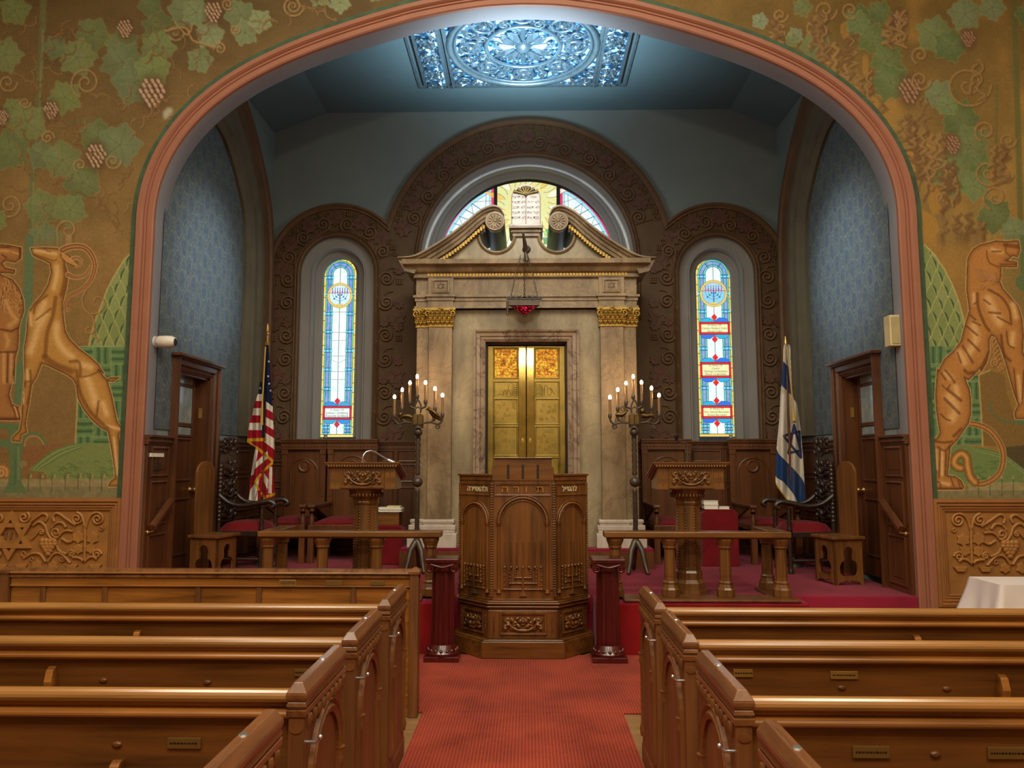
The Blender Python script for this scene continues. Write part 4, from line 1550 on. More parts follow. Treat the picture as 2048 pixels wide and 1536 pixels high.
M['brass'] = brass('old_brass')
M['polish'] = brass('polished_brass', 0.07, 0.13, 0.0)
M['mosaic'] = glow('amber_lattice', '#e8861a', 0.35)
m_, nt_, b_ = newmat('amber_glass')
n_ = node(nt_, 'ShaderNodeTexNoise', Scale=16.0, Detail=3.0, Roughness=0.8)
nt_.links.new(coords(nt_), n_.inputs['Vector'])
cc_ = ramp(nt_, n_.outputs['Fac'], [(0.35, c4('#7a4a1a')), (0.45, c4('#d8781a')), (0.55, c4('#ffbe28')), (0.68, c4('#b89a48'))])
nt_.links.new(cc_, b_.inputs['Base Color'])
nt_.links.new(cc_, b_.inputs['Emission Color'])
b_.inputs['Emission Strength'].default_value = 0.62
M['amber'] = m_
YD = YA + .24
mid = (dx0 + dx1) / 2
for sd in (-1, 1):
    xa, xb = (dx0 + .022, mid - .006) if sd < 0 else (mid + .006, dx1 - .022)
    zb_, zt_ = ZA + .02, dz1 - .03
    Zd = lambda py: PZ(py, YD, 1053)
    d = MB()
    d.box(xa, xb, YD, YD + .035, zb_, zt_)
    inner_, outer_ = (xb - .10, xa + .075) if sd < 0 else (xa + .10, xb - .075)
    pa, pb = min(inner_, outer_), max(inner_, outer_)
    for (p0, p1) in ((756, 697), (795, 763), (848, 798), (911, 853), (990, 915)):
        d.band([(pa, Zd(p0)), (pb, Zd(p0)), (pb, Zd(p1)), (pa, Zd(p1))], [(-.012, 0), (-.006, -.008), (0.004, -.008), (.012, .0)], YD, closed=True)
    dd = d.build('brass_door', M['brass'], ark, bev=.003)
    sx_ = (pb + .014, xb) if sd < 0 else (xa, pa - .014)
    MB().box(sx_[0], sx_[1], YD - .006, YD, zb_ + .02, zt_ - .02).build('door_stile', M['polish'], dd, bev=.003)
    am = MB().box(pa + .012, pb - .012, YD - .004, YD, Zd(754), Zd(699))
    am.build('amber_panel', M['amber'], dd)
    la = MB()
    rs = random.Random(11 + sd)
    for i in range(9):
        for j in range(9):
            x = pa + .02 + (pb - pa - .04) * (i + rs.uniform(.2, .8)) / 9
            z = Zd(754) + .01 + (Zd(699) - Zd(754) - .02) * (j + rs.uniform(.2, .8)) / 9
            la.tube([(p[0], YD - .008, p[1]) for p in spiral(x, z, .016, .003, rs.uniform(0, 6), rs.choice((-1.1, 1.1)), 9)], .003, 4)
    la.build('scroll_lattice', M['brass'], dd)
    # chased scene: recumbent beast, tree and tent in line relief
    rl = MB()
    ln = lambda pts, w=.0035: rl.tube([(Xa_(p[0]), YD - .003, Zd(p[1])) for p in smooth(pts, 4)], w, 4)
    Xa_ = lambda px: PX(px, 780, YD)
    if sd < 0:
        ln([(993, 792), (1000, 788), (1006, 791), (1008, 782), (1012, 780), (1013, 792), (1017, 780), (1021, 786), (1020, 793)])
        ln([(1016, 782), (1018, 770), (1025, 766), (1028, 776), (1024, 788), (1034, 786)])
        for i in range(6):
            ln([(1025 - i % 2 * 2, 768 + i * 4), (1031, 771 + i * 4), (1036 - i % 2, 767 + i * 4)])
    else:
        for i in range(6):
            ln([(1070 + i * .4 - 2, 776 + i * 3), (1077, 772 + i * 3), (1084 - i * .4 + 2, 776 + i * 3)])
        ln([(1069, 792), (1068, 778), (1077, 768), (1086, 778), (1085, 792)])
        ln([(1089, 791), (1089, 776), (1092, 769), (1095, 776), (1096, 788), (1100, 790), (1103, 782), (1098, 776), (1103, 778), (1107, 786), (1112, 790)])
    ln([(p, 793 + .0) for p in (992 if sd < 0 else 1068, 1015 if sd < 0 else 1090, 1040 if sd < 0 else 1114)], .003)
    rs = random.Random(3 + sd)
    for p0, p1 in ((845, 801), (908, 856)):
        for i in range(16):
            x, z = rs.uniform(pa + .03, pb - .03), rs.uniform(Zd(p0) + .02, Zd(p1) - .02)
            rl.tube([(p[0], YD - .001, p[1]) for p in spiral(x, z, .022, .005, rs.uniform(0, 6), .9, 8)], .003, 4)
    rl.build('chased_pattern', M['brass'], dd)
    hb = MB()
    hx = mid + sd * .045
    hz = Zd(884)
    hb.sphere((hx, YD - .006, hz), .02, 12, (1, .5, 2.4))
    hb.tube([(hx + .02 * math.cos(a), YD - .01, hz + .05 * math.sin(a)) for a in np.linspace(0, 2 * PI, 20)[:-1]], .004, 6, closed=True)
    hb.build('door_pull', M['gold'], dd)

# ------------------------------------------------------------------ eternal light hanging from a bracket
YE = YA - .32
E_ = lambda px, py, Y=YE: P(px, py, Y=Y)
el = thing('eternal_light', 'hanging triangular bronze lamp with red glass on three chains before the ark', 'hanging lamp', E_(1049, 590))
br = MB()
br.tube([E_(1046, 466, YE - .1), E_(1049, 482, YE - .05), E_(1051, 497, YE)], [.012, .022, .03], 8)
br.tube([E_(1051, 500, YE), E_(1052, 505, YT - .02)], .02, 8)
br.sphere(E_(1053, 499, YE + .02), .05, 12, (1, .6, 1))
br.tube([E_(1051, 505), E_(1054, 522)], [.018, .025], 8)
br.build('bracket', M['iron'], el)
rim_l, rim_r, rim_b = E_(1015, 598, YE - .03), E_(1082, 598, YE - .03), E_(1049, 595, YE + .36)
for t, tp in ((E_(1021, 594, YE - .03), E_(1041, 510)), (E_(1049, 593, YE + .2), E_(1049, 512)), (E_(1075, 592, YE - .03), E_(1056, 512))):
    ch = MB()
    a, b = Vector(tp), Vector(t)
    N = int((b - a).length / .028)
    d = (b - a) / N
    for i in range(N):
        p = a + d * (i + .5)
        ax = Vector((1, 0, 0)) if i % 2 else Vector((0, 1, 0))
        ch.tube([p + d * .62 * math.cos(q) + ax * .009 * math.sin(q) for q in np.linspace(0, 2 * PI, 9)[:-1]], .0035, 4, closed=True)
    ch.build('chain', M['iron'], el)
rm = MB()
tri_ = [rim_l, rim_r, rim_b]
low = [E_(1019, 610, YE - .03), E_(1078, 610, YE - .03), E_(1049, 606, YE + .3)]
for i in range(3):
    a, b, c_, d_ = tri_[i], tri_[(i + 1) % 3], low[(i + 1) % 3], low[i]
    rm.add([a, b, c_, d_], [(0, 1, 2, 3)])
    rm.tube([a, b], .008, 6)
    rm.tube([d_, c_], .01, 6)
    for j in range(6):
        p = a + (b - a) * (j + .5) / 6
        rm.sphere((p.x, p.y, p.z + .015), .014, 6, (1, .6, 1.3))
for p in (rim_l, rim_r):
    rm.tube([p, p + Vector((.03 if p is rim_r else -.03, 0, .035))], [.012, .003], 6)
rm.tube([E_(1015, 604, YE - .03), E_(1015, 630, YE - .03)], .014, 8)
bt = E_(1049, 632, YE + .06)
for i in range(3):
    rm.tube([low[i], bt], .008, 6)
rm.sphere(bt, .015, 8)
rm.build('lamp_rim', M['iron'], el)
m_, nt_, b_ = newmat('ruby_glass')
n_ = node(nt_, 'ShaderNodeTexNoise', Scale=40.0, Detail=3.0)
nt_.links.new(coords(nt_), n_.inputs['Vector'])
cc_ = ramp(nt_, n_.outputs['Fac'], [(0.42, c4('#2a0408')), (0.55, c4('#7a0a1c')), (0.68, c4('#ff3a5a'))])
nt_.links.new(cc_, b_.inputs['Base Color'])
nt_.links.new(cc_, b_.inputs['Emission Color'])
b_.inputs['Emission Strength'].default_value = 0.5
b_.inputs['Roughness'].default_value = 0.2
bowl = MB()
mids = [(low[i] * .4 + bt * .6) + (low[i] - bt) * .08 for i in range(3)]
for i in range(3):
    j = (i + 1) % 3
    bowl.add([low[i], low[j], bt, (low[i] + low[j]) / 2 * .6 + bt * .4 + Vector((0, -.02 if i == 0 else .0, 0))], [(0, 1, 3), (1, 2, 3), (2, 0, 3)])
bowl.build('ruby_glass_bowl', m_, el)
# ------------------------------------------------------------------ relief helpers (local x across, z up, -y outwards)
def acanthus(w, h, M4, mb, t=.012):
    T = lambda x, z, y=0: M4 @ Vector((x, y - .004, z))
    for s in (-1, 1):
        for (cx_, cz_, r, tn, a) in ((.36, .68, .17, 1.3, -.4), (.20, .45, .15, -1.2, 2.2), (.40, .28, .12, 1.4, .5), (.12, .78, .10, 1.2, 0), (.27, .18, .09, -1.2, 1)):
            sp_ = spiral(0, 0, r * h, r * h * .15, a, tn, 14)
            mb.tube([T(s * (cx_ * w + p[0]), cz_ * h + p[1]) for p in sp_], [t * (1 - .6 * i / len(sp_)) for i in range(len(sp_))], 5)
        st_ = smooth([(0.0, .06), (.14, .10), (.28, .30), (.34, .52), (.44, .62), (.47, .85)], 4)
        mb.tube([T(s * p[0] * w, p[1] * h) for p in st_], [t * 1.3 * (1 - .5 * i / len(st_)) for i in range(len(st_))], 5)
        for (x0, z0, x1, z1) in ((.05, .2, .16, .5), (.22, .55, .30, .88), (.30, .4, .42, .46), (.1, .55, .04, .8), (.40, .1, .47, .3)):
            mb.tube([T(s * x0 * w, z0 * h), T(s * (x0 + x1) / 2 * w, (z0 + z1) / 2 * h, -t * .6), T(s * x1 * w, z1 * h)], [t * .5, t * 1.6, t * .3], 6)
    mb.sphere(T(0, h * .62), h * .13, 10, (1, .4, 1))
    mb.tube([T(.16 * h * math.cos(a), h * .62 + .2 * h * math.sin(a)) for a in np.linspace(0, 2 * PI, 16)[:-1]], t * .6, 5, closed=True)


def facet(a, b, z):
    d = Vector((b[0] - a[0], b[1] - a[1]))
    return Matrix.Translation((a[0], a[1], z)) @ Matrix.Rotation(math.atan2(d.y, d.x), 4, 'Z'), d.length


# ------------------------------------------------------------------ pulpit
XP = -0.045
pul = thing('pulpit', 'tall three-sided oak pulpit with candelabrum carvings standing at the platform edge', 'pulpit', (XP, 6.52, 0))


def octo(hf, ho, y0, y1, yb):
    return [(XP - hf, y0), (XP + hf, y0), (XP + ho, y1), (XP + ho, yb), (XP - ho, yb), (XP - ho, y1)]


zb1, zm0, zm1 = .165, PZ(1222, 6.55), PZ(1207, 6.55)
b = MB()
b.prism(octo(.345, .615, 6.525, 6.83, 7.02), 'z', 0.012, zb1 - .012)
b.prism(octo(.335, .605, 6.535, 6.84, 7.02), 'z', zb1 - .012, zb1)
b.build('base_step', M['pulpitx'], pul, bev=.006)
lo = MB()
lo.prism(octo(.295, .565, 6.585, 6.87, 7.02), 'z', zb1, zm0)
lo.build('lower_body', M['pulpit'], pul, bev=.006)
mo = MB()
for (o, za, zb) in ((.0, zm0, zm0 + .02), (.022, zm0 + .02, zm0 + .035), (.012, zm0 + .035, zm0 + .05), (.03, zm0 + .05, zm1), (.01, zm1, zm1 + .015)):
    mo.prism(octo(.29 + o * .6, .565 + o, 6.59 - o, 6.875 - o * .4, 7.02), 'z', za, zb)
mo.build('belt_moulding', M['pulpitx'], pul, bev=.004)
zs_, zc_ = 1.547, 1.69
up = MB()
up.prism(octo(.27, .575, 6.61, 6.89, 6.98), 'z', zm1 + .015, zs_ - .06)
up.build('upper_body', M['pulpit'], pul, bev=.005)
cr = MB()
for sgn in (-1, 1):
    pts = [(XP + sgn * .27, 6.60), (XP + sgn * .575, 6.88), (XP + sgn * .575, 6.98), (XP + sgn * .27, 6.72)]
    cr.prism(pts, 'z', zs_ - .06, zs_ - .02)
    pts = [(XP + sgn * .27, 6.585), (XP + sgn * .59, 6.875), (XP + sgn * .59, 6.99), (XP + sgn * .27, 6.72)]
    cr.prism(pts, 'z', zs_ - .02, zs_)
cr.build('side_cornice', M['pulpitx'], pul, bev=.005)
ce = MB()
zsh = PZ(937, 6.6)
prof = [(XP - .268, zs_ - .06), (XP + .268, zs_ - .06), (XP + .268, zsh - .01), (XP + .262, zsh + .012), (XP + .250, zsh + .022), (XP + .250, zc_ - .012), (XP - .250, zc_ - .012), (XP - .250, zsh + .022), (XP - .262, zsh + .012), (XP - .268, zsh - .01)]
ce.prism(prof, 'y', 6.603, 6.72)
ce.box(XP - .255, XP + .255, 6.592, 6.73, zc_ - .012, zc_)
cen_ = ce.build('crest', M['pulpitx'], pul, bev=.004)
M['carvedark'] = plain('dark_carving', '#231006', 0.5, 0, 0.2)
for dx in (-.127, 0, .13):
    sl = MB()
    z0_, z1_ = PZ(957, 6.6), PZ(929, 6.6)
    sl.box(XP + dx - .010, XP + dx + .010, 6.599, 6.604, z0_, z1_)
    for i in range(7):
        sl.sphere((XP + dx, 6.600, z0_ + (z1_ - z0_) * (i + .5) / 7), .008, 8, (.9, .5, 1))
    sl.build('beaded_slot', M['carvedark'], cen_)
fc = [((XP - .27, 6.61), (XP + .27, 6.61)), ((XP - .575, 6.89), (XP - .27, 6.61)), ((XP + .27, 6.61), (XP + .575, 6.89))]
fl = [((XP - .295, 6.585), (XP + .295, 6.585)), ((XP - .565, 6.87), (XP - .295, 6.585)), ((XP + .295, 6.585), (XP + .565, 6.87))]
words_ = [u'\u05ea\u05d5\u05e8\u05d4', u'\u05d5\u05dc\u05d4\u05d0\u05d3\u05d9\u05e8\u05d4', u'\u05dc\u05d4\u05d2\u05d3\u05d9\u05dc']
M['pullet'] = plain('gilded_letters', '#d8c8a0', 0.5, 0.1, 0.05)
M['pulletw'] = wood('raised_oak_letters', '#8a5520', '#a8702c', 'x', 0.3, 4.0, 0.4)
for i, ((a, b_), (a2, b2)) in enumerate(zip(fc, fl)):
    M4, wd = facet(a, b_, 0)
    T = lambda x, z, y=0: M4 @ Vector((wd / 2 + x, y, z))
    pn = MB()
    # text tablet
    ztx = PZ(979, 6.6) if i == 0 else PZ(978, 6.7)
    hw = wd * .43

    def frame_rect(mb, hw_, za, zb, o=.012):
        st_ = len(mb.v)
        mb.band([(wd / 2 + hw_, za), (wd / 2 + hw_, zb), (wd / 2 - hw_, zb), (wd / 2 - hw_, za)], [(0, .0), (0, -.01), (-o, -.012), (-o, 0)], 0, closed=True)
        mb.xf(M4, st_)
    frame_rect(pn, hw, ztx - .04, ztx + .04)
    # arch with rope moulding on colonnettes
    zsp, zbase = PZ(1045, 6.6), PZ(1186, 6.6)
    r = wd * .385
    for q, n_ in ((r, 40),):
        for k_ in range(n_ + 1):
            a_ = PI * k_ / n_
            pn.sphere(T(q * math.cos(a_), zsp + q * math.sin(a_), -.008), .014, 6, (1, 1, 1))
    pn.tube([T((r - .022) * math.cos(a_), zsp + (r - .022) * math.sin(a_), -.004) for a_ in np.linspace(0, PI, 24)], .007, 5)
    pn.tube([T((r + .022) * math.cos(a_), zsp + (r + .022) * math.sin(a_), -.004) for a_ in np.linspace(0, PI, 24)], .007, 5)
    for sd in (-1, 1):
        pn.tube([T(sd * r, zbase, -.004), T(sd * r, zsp, -.004)], .014, 8)
        pn.tube([T(sd * r, zsp - .035, -.004), T(sd * r, zsp - .01, -.004)], [.016, .024], 8)
        pn.tube([T(sd * r, zbase, -.004), T(sd * r, zbase + .03, -.004)], [.024, .016], 8)
        # twisted cord on the arrises
        for k_ in range(46):
            pn.sphere(T(sd * wd * .488, zm1 + .05 + k_ * .021, -.002), .0105, 6, (.8, .8, 1.2))
    frame_rect(pn, wd * .47, zm1 + .03, zm1 + .10, .01)
    pn.build('arched_panel', M['pulpit'], pul)
    # candelabrum in relief: stem, three branches each side, reeded flames above
    cd = MB()
    zf, zt_, zr = PZ(1190, 6.6), PZ(1135, 6.6), PZ(1085, 6.6)
    cd.taper(-.03, .03, -.02, .0, zf - .01, -.012, .012, -.016, 0, zf + .03)
    s0 = 0
    cd.xf(Matrix.Translation(M4 @ Vector((wd / 2, 0, 0))) @ M4.to_3x3().to_4x4() @ Matrix.Translation((0, 0, 0)), 0)
    cd.tube([T(0, zf, -.01), T(0, zt_, -.01)], .009, 6)
    k_ = wd / .54
    for j, (o, zz) in enumerate(((.066, .62), (.112, .42), (.159, .20))):
        o *= k_
        z_ = zf + (zt_ - zf) * zz
        cd.tube([T(-o, z_, -.008), T(o, z_, -.008)], .007, 6)
        for sd in (-1, 1):
            cd.tube([T(sd * o, z_, -.008), T(sd * o, zt_, -.008)], .006, 6)
            cd.sphere(T(sd * o, z_, -.01), .013, 6)
            for q in range(4):
                cd.sphere(T(sd * o, z_ + (zt_ - z_) * (q + .7) / 4.2, -.01), .009, 6)
    for j in range(-3, 4):
        cd.tube([T(j * .052 * k_, zt_ + .01, -.004), T(j * .052 * k_, zr, -.004)], .006, 6)
        cd.sphere(T(j * .052 * k_, zt_, -.008), .014, 6)
    cd.build('candelabrum_relief', M['pulpit'], pul)
    # lettering
    le = MB()
    if i == 0:
        for q, ch_ in enumerate(words_[0][::-1]):
            text_mb(ch_, .085, M4 @ Matrix.Translation((wd / 2 + (-.155, -.055, .03, .15)[q], -.004, ztx)) @ Matrix.Rotation(PI / 2, 4, 'X') @ Matrix.Scale(1.35, 4, (1, 0, 0)), .004, le)
        le.build('carved_lettering', M['pulletw'], pul)
    else:
        text_mb(words_[i][::-1], .066, M4 @ Matrix.Translation((wd / 2 + (.03 if i == 1 else -.02), -.004, ztx)) @ Matrix.Rotation(PI / 2, 4, 'X'), .003, le)
        le.build('gilt_lettering', M['pullet'], pul)
    # carved panel of the lower stage
    M5, w2 = facet(a2, b2, 0)
    lp = MB()
    zA, zB = zb1 + .05, zm0 - .035
    st_ = len(lp.v)
    pw = w2 * .31
    lp.band([(w2 / 2 + pw, zA), (w2 / 2 + pw, zB), (w2 / 2 - pw, zB), (w2 / 2 - pw, zA)], [(0, 0), (0, -.012), (-.015, -.015), (-.022, 0)], 0, closed=True)
    for sd in (-1, 1):
        for q in range(8):
            lp.sphere((w2 / 2 + sd * w2 * .42, -.003, zA + .02 + (zB - zA - .04) * q / 7), .009, 6, (.7, .6, 1.3))
    lp.xf(M5, st_)
    acanthus(pw * 1.9, zB - zA - .02, M5 @ Matrix.Translation((w2 / 2, -.004, zA + .01)), lp, .013)
    lp.build('carved_panel', M['pulpit'], pul)

# ------------------------------------------------------------------ mahogany pedestal columns
for i, (x, lab) in enumerate(((-0.718, 'dark red fluted wooden column pedestal left of the pulpit'), (0.668, 'dark red fluted wooden column pedestal right of the pulpit'))):
    yc = 6.53
    t = thing('column_pedestal', lab, 'pedestal', (x, yc, .012), 0, 'fluted columns beside the pulpit')
    bs = MB()
    bs.box(x - .145, x + .145, yc - .13, yc + .13, .012, .055)
    n = 8
    bs.lathe([(.135, .055), (.14, .075), (.125, .09), (.118, .105), (.108, .125), (.1, .14)], (x, yc, 0), 24)
    for q in range(16):
        a = 2 * PI * q / 16
        bs.sphere((x + .122 * math.cos(a), yc + .118 * math.sin(a), .092), .018, 6)
    bs.build('base', M['mahog'], t, bev=.004)
    sh = MB()
    vs, fs, N = [], [], 64
    prof = [(.098, .14), (.102, .17), (.098, .35), (.094, .74)]
    for r, z in prof:
        for q in range(N):
            a = 2 * PI * q / N
            rr = r - (.010 if q % 4 in (0,) else .006 if q % 4 in (1, 3) else 0)
            vs.append((x + rr * math.cos(a), yc + rr * math.sin(a), z))
    for k_ in range(len(prof) - 1):
        for q in range(N):
            fs.append((k_ * N + q, k_ * N + (q + 1) % N, (k_ + 1) * N + (q + 1) % N, (k_ + 1) * N + q))
    sh.add(vs, fs)
    sh.build('fluted_shaft', M['mahog'], t)
    cp = MB()
    cp.lathe([(.1, .735), (.115, .745), (.12, .765), (.11, .78)], (x, yc, 0), 20)
    for sy in (-1, 1):
        for sx in (-1, 1):
            sp_ = spiral(x + sx * .098, .765, .035, .006, PI / 2, -1.6 * sx, 18)
            cp.tube([(p[0], yc + sy * .105, p[1]) for p in sp_], .011, 6)
        cp.tube(smooth([(x - .10, yc + sy * .108, .80), (x - .04, yc + sy * .114, .782), (x, yc + sy * .116, .775), (x + .04, yc + sy * .114, .782), (x + .10, yc + sy * .108, .80)], 4), .012, 6)
    cp.box(x - .125, x + .125, yc - .115, yc + .115, .775, .81)
    cp.build('scrolled_capital', M['mahog'], t)
    MB().box(x - .14, x + .14, yc - .125, yc + .125, .81, .848).build('abacus', M['mahog'], t, bev=.008)

# ------------------------------------------------------------------ communion rails
ZR0, ZR1 = PZ(1076, 6.87), PZ(1062, 6.87)
for s, lab in ((-1, 'low oak rail on octagonal posts left of the pulpit'), (1, 'low oak rail on octagonal posts right of the pulpit')):
    X = (lambda px: PX(px, 1150, 6.87)) if s > 0 else (lambda px: 2 * XC - PX(px, 1150, 6.87))
    t = thing('railing', lab, 'railing', (X(1395), 6.87, ZS), 0, 'rails along the platform edge')
    xa, xb = X(1208), X(1580)
    mb = MB()
    lo_, hi_ = min(xa, xb), max(xa, xb)
    mb.box(lo_, hi_, 6.79, 6.95, ZR0 + .012, ZR1)
    mb.box(lo_ + .02, hi_ - .02, 6.81, 6.93, ZR0, ZR0 + .012)
    rx0, rx1 = X(1580), X(1580) - s * .16
    mb.box(min(rx0, rx1), max(rx0, rx1), 6.95, 7.40, ZR0 + .012, ZR1)
    mb.build('handrail', M['oakx'], t, bev=.008)
    bs = MB()
    e = X(1587)
    bx = X(1243)
    bs.box(min(e, bx), max(e, bx), 6.69, 6.97, ZS, ZS + .022)
    bs.box(min(e, e - s * .2), max(e, e - s * .2), 6.97, 7.38, ZS, ZS + .022)
    bs.build('base_board', M['seatoak'], t, bev=.006)
    posts = [(X(p), 6.87) for p in (1230.6, 1340, 1451, 1563)] + [(X(1563), 7.27)]
    for (x, y) in posts:
        p = MB()
        p.lathe([(.078, ZS + .022), (.08, ZS + .03), (.08, ZS + .085), (.07, ZS + .1), (.06, ZS + .13), (.066, ZS + .145), (.052, ZS + .16), (.05, ZS + .2)], (x, y, 0), 8, smooth=False, phase=PI / 8)
        p.lathe([(.052, ZS + .2), (.048, ZR0 - .09)], (x, y, 0), 8, smooth=False, phase=PI / 8)
        p.lathe([(.05, ZR0 - .09), (.062, ZR0 - .08), (.06, ZR0 - .065), (.078, ZR0 - .02), (.08, ZR0)], (x, y, 0), 8, smooth=False, phase=PI / 8)
        p.build('post', M['oak'], t, bev=.004)

# ------------------------------------------------------------------ lecterns
for s, lab in ((-1, 'carved oak lectern with a gooseneck lamp left of the pulpit'), (1, 'carved oak lectern with a bent microphone right of the pulpit')):
    xc = PX(1376, 1000, 7.08) if s > 0 else PX(731, 1000, 7.08)
    yc = 7.12
    t = thing('lectern', lab, 'lectern', (xc, yc, ZS), 0, 'matching carved lecterns')
    bt, tp = PZ(979, 6.94), PZ(924, 6.94)
    bs = MB()
    for (r, z0, z1) in ((.165, ZS, ZS + .05), (.15, ZS + .05, ZS + .11), (.125, ZS + .14, ZS + .2)):
        bs.lathe([(r, z0), (r, z1)], (xc, yc, 0), 8, smooth=False, phase=PI / 8)
    bs.lathe([(.15, ZS + .11), (.125, ZS + .14)], (xc, yc, 0), 8, smooth=False, phase=PI / 8)
    bs.lathe([(.125, ZS + .2), (.112, ZS + .22)], (xc, yc, 0), 8, smooth=False, phase=PI / 8)
    bs.build('octagonal_base', M['oak'], t, bev=.005)
    sh = MB()
    sh.lathe([(.112, ZS + .2), (.112, bt - .13)], (xc, yc, 0), 8, smooth=False, phase=PI / 8)
    for q in range(8):
        a = 2 * PI * q / 8 + PI / 8
        for k_ in range(24):
            sh.sphere((xc + .108 * math.cos(a), yc + .108 * math.sin(a), ZS + .24 + k_ * .026), .010, 5)
    sh.build('shaft', M['oak'], t)
    cp = MB()
    cp.lathe([(.12, bt - .14), (.125, bt - .12), (.118, bt - .11), (.135, bt - .06), (.165, bt - .02), (.17, bt)], (xc, yc, 0), 8, smooth=False, phase=PI / 8)
    for q in range(28):
        a = 2 * PI * q / 28
        cp.sphere((xc + .145 * math.cos(a), yc + .145 * math.sin(a), bt - .055), .014, 5, (1, 1, 1.6))
    cp.build('capital', M['pulpit'], t)
    bd = MB()
    # sloping desk: high edge to the front, falling to the reader behind
    y0, y1 = 6.94, 7.28
    hw = .30
    bd.prism([(y0, bt), (y1, bt), (y1, tp - .16), (y0, tp - .045)], 'x', xc - hw, xc + hw)
    desk = bd.build('desk_body', M['oakx'], t, bev=.004)
    # scalloped cornice and lid
    ld = MB()
    M_ = lambda o, za, zb, x: [(y0 - o, tp - za), (y1 + o, tp - za - .125), (y1 + o, tp - zb - .125), (y0 - o, tp - zb)]
    ld.prism(M_(.02, .045, .028, 0), 'x', xc - hw - .02, xc + hw + .02)
    ld.prism(M_(.035, .028, .012, 0), 'x', xc - hw - .035, xc + hw + .035)
    ld.prism(M_(.045, .012, 0, 0), 'x', xc - hw - .045, xc + hw + .045)
    for q in range(26):
        ld.sphere((xc - hw - .02 + (2 * hw + .04) * (q + .5) / 26, y0 - .03, tp - .038), .013, 6)
    ld.build('sloping_top', M['oakx'], t)
    rl = MB()
    rl.band([(xc + .19, bt + .03), (xc + .19, tp - .055), (xc - .19, tp - .055), (xc - .19, bt + .03)], [(0, 0), (0, -.008), (-.01, -.01), (-.014, 0)], y0, closed=True)
    rl.box(xc - .2, xc + .2, y0 - .018, y0, bt + .012, bt + .028)
    for sd in (-1, 1):
        for q in range(7):
            rl.sphere((xc + sd * .25, y0, bt + .04 + q * .02), .008, 6, (.8, .5, 1.3))
            rl.sphere((xc + sd * .225, y0, bt + .04 + q * .02), .004, 5)
    acanthus(.36, tp - bt - .10, Matrix.Translation((xc, y0 - .004, bt + .035)), rl, .011)
    rl.build('carved_front', M['pulpit'], desk)
    if s < 0:
        g = thing('gooseneck_lamp', 'silver gooseneck reading lamp clipped on the left lectern', 'lamp', (xc, yc, tp))
        pts = smooth([P(725, 921, Y=7.0), P(726.5, 912, Y=7.0), P(732, 904.5, Y=7.02), P(743, 902, Y=7.05), P(756, 908, Y=7.1), P(775, 919.5, Y=7.15)], 6)
        MB().tube(pts, .009, 8).build('neck', M['steel'], g)
        e = pts[-1]
        MB().tube([e, Vector(e) + Vector((.06, .02, -.035))], [.014, .022], 10).build('lamp_head', M['steel'], g)
        MB().lathe([(.02, tp - .02), (.018, tp + .006)], (pts[0][0], 7.0, 0), 10).build('clamp', M['steel'], g)
    else:
        g = thing('microphone', 'bent chrome and black microphone standing on the right lectern', 'microphone', (xc, yc, tp))
        pts = smooth([P(1374, 922, Y=7.02), P(1374.5, 900, Y=7.02), P(1373, 887, Y=7.02), P(1366, 885.5, Y=7.0), P(1358, 883, Y=6.99), P(1354, 880, Y=6.98)], 6)
        MB().tube(pts, .0085, 8).build('neck', M['iron'], g)
        e = Vector(pts[-1])
        MB().tube([e, e + Vector((-.012, 0, .03)), e + Vector((.01, -.01, .05))], [.012, .02, .017], 10).build('microphone_head', M['blackm'], g)
        MB().lathe([(.03, tp - .022), (.02, tp + .004)], (pts[0][0], 7.02, 0), 12).build('mount', M['blackm'], g)

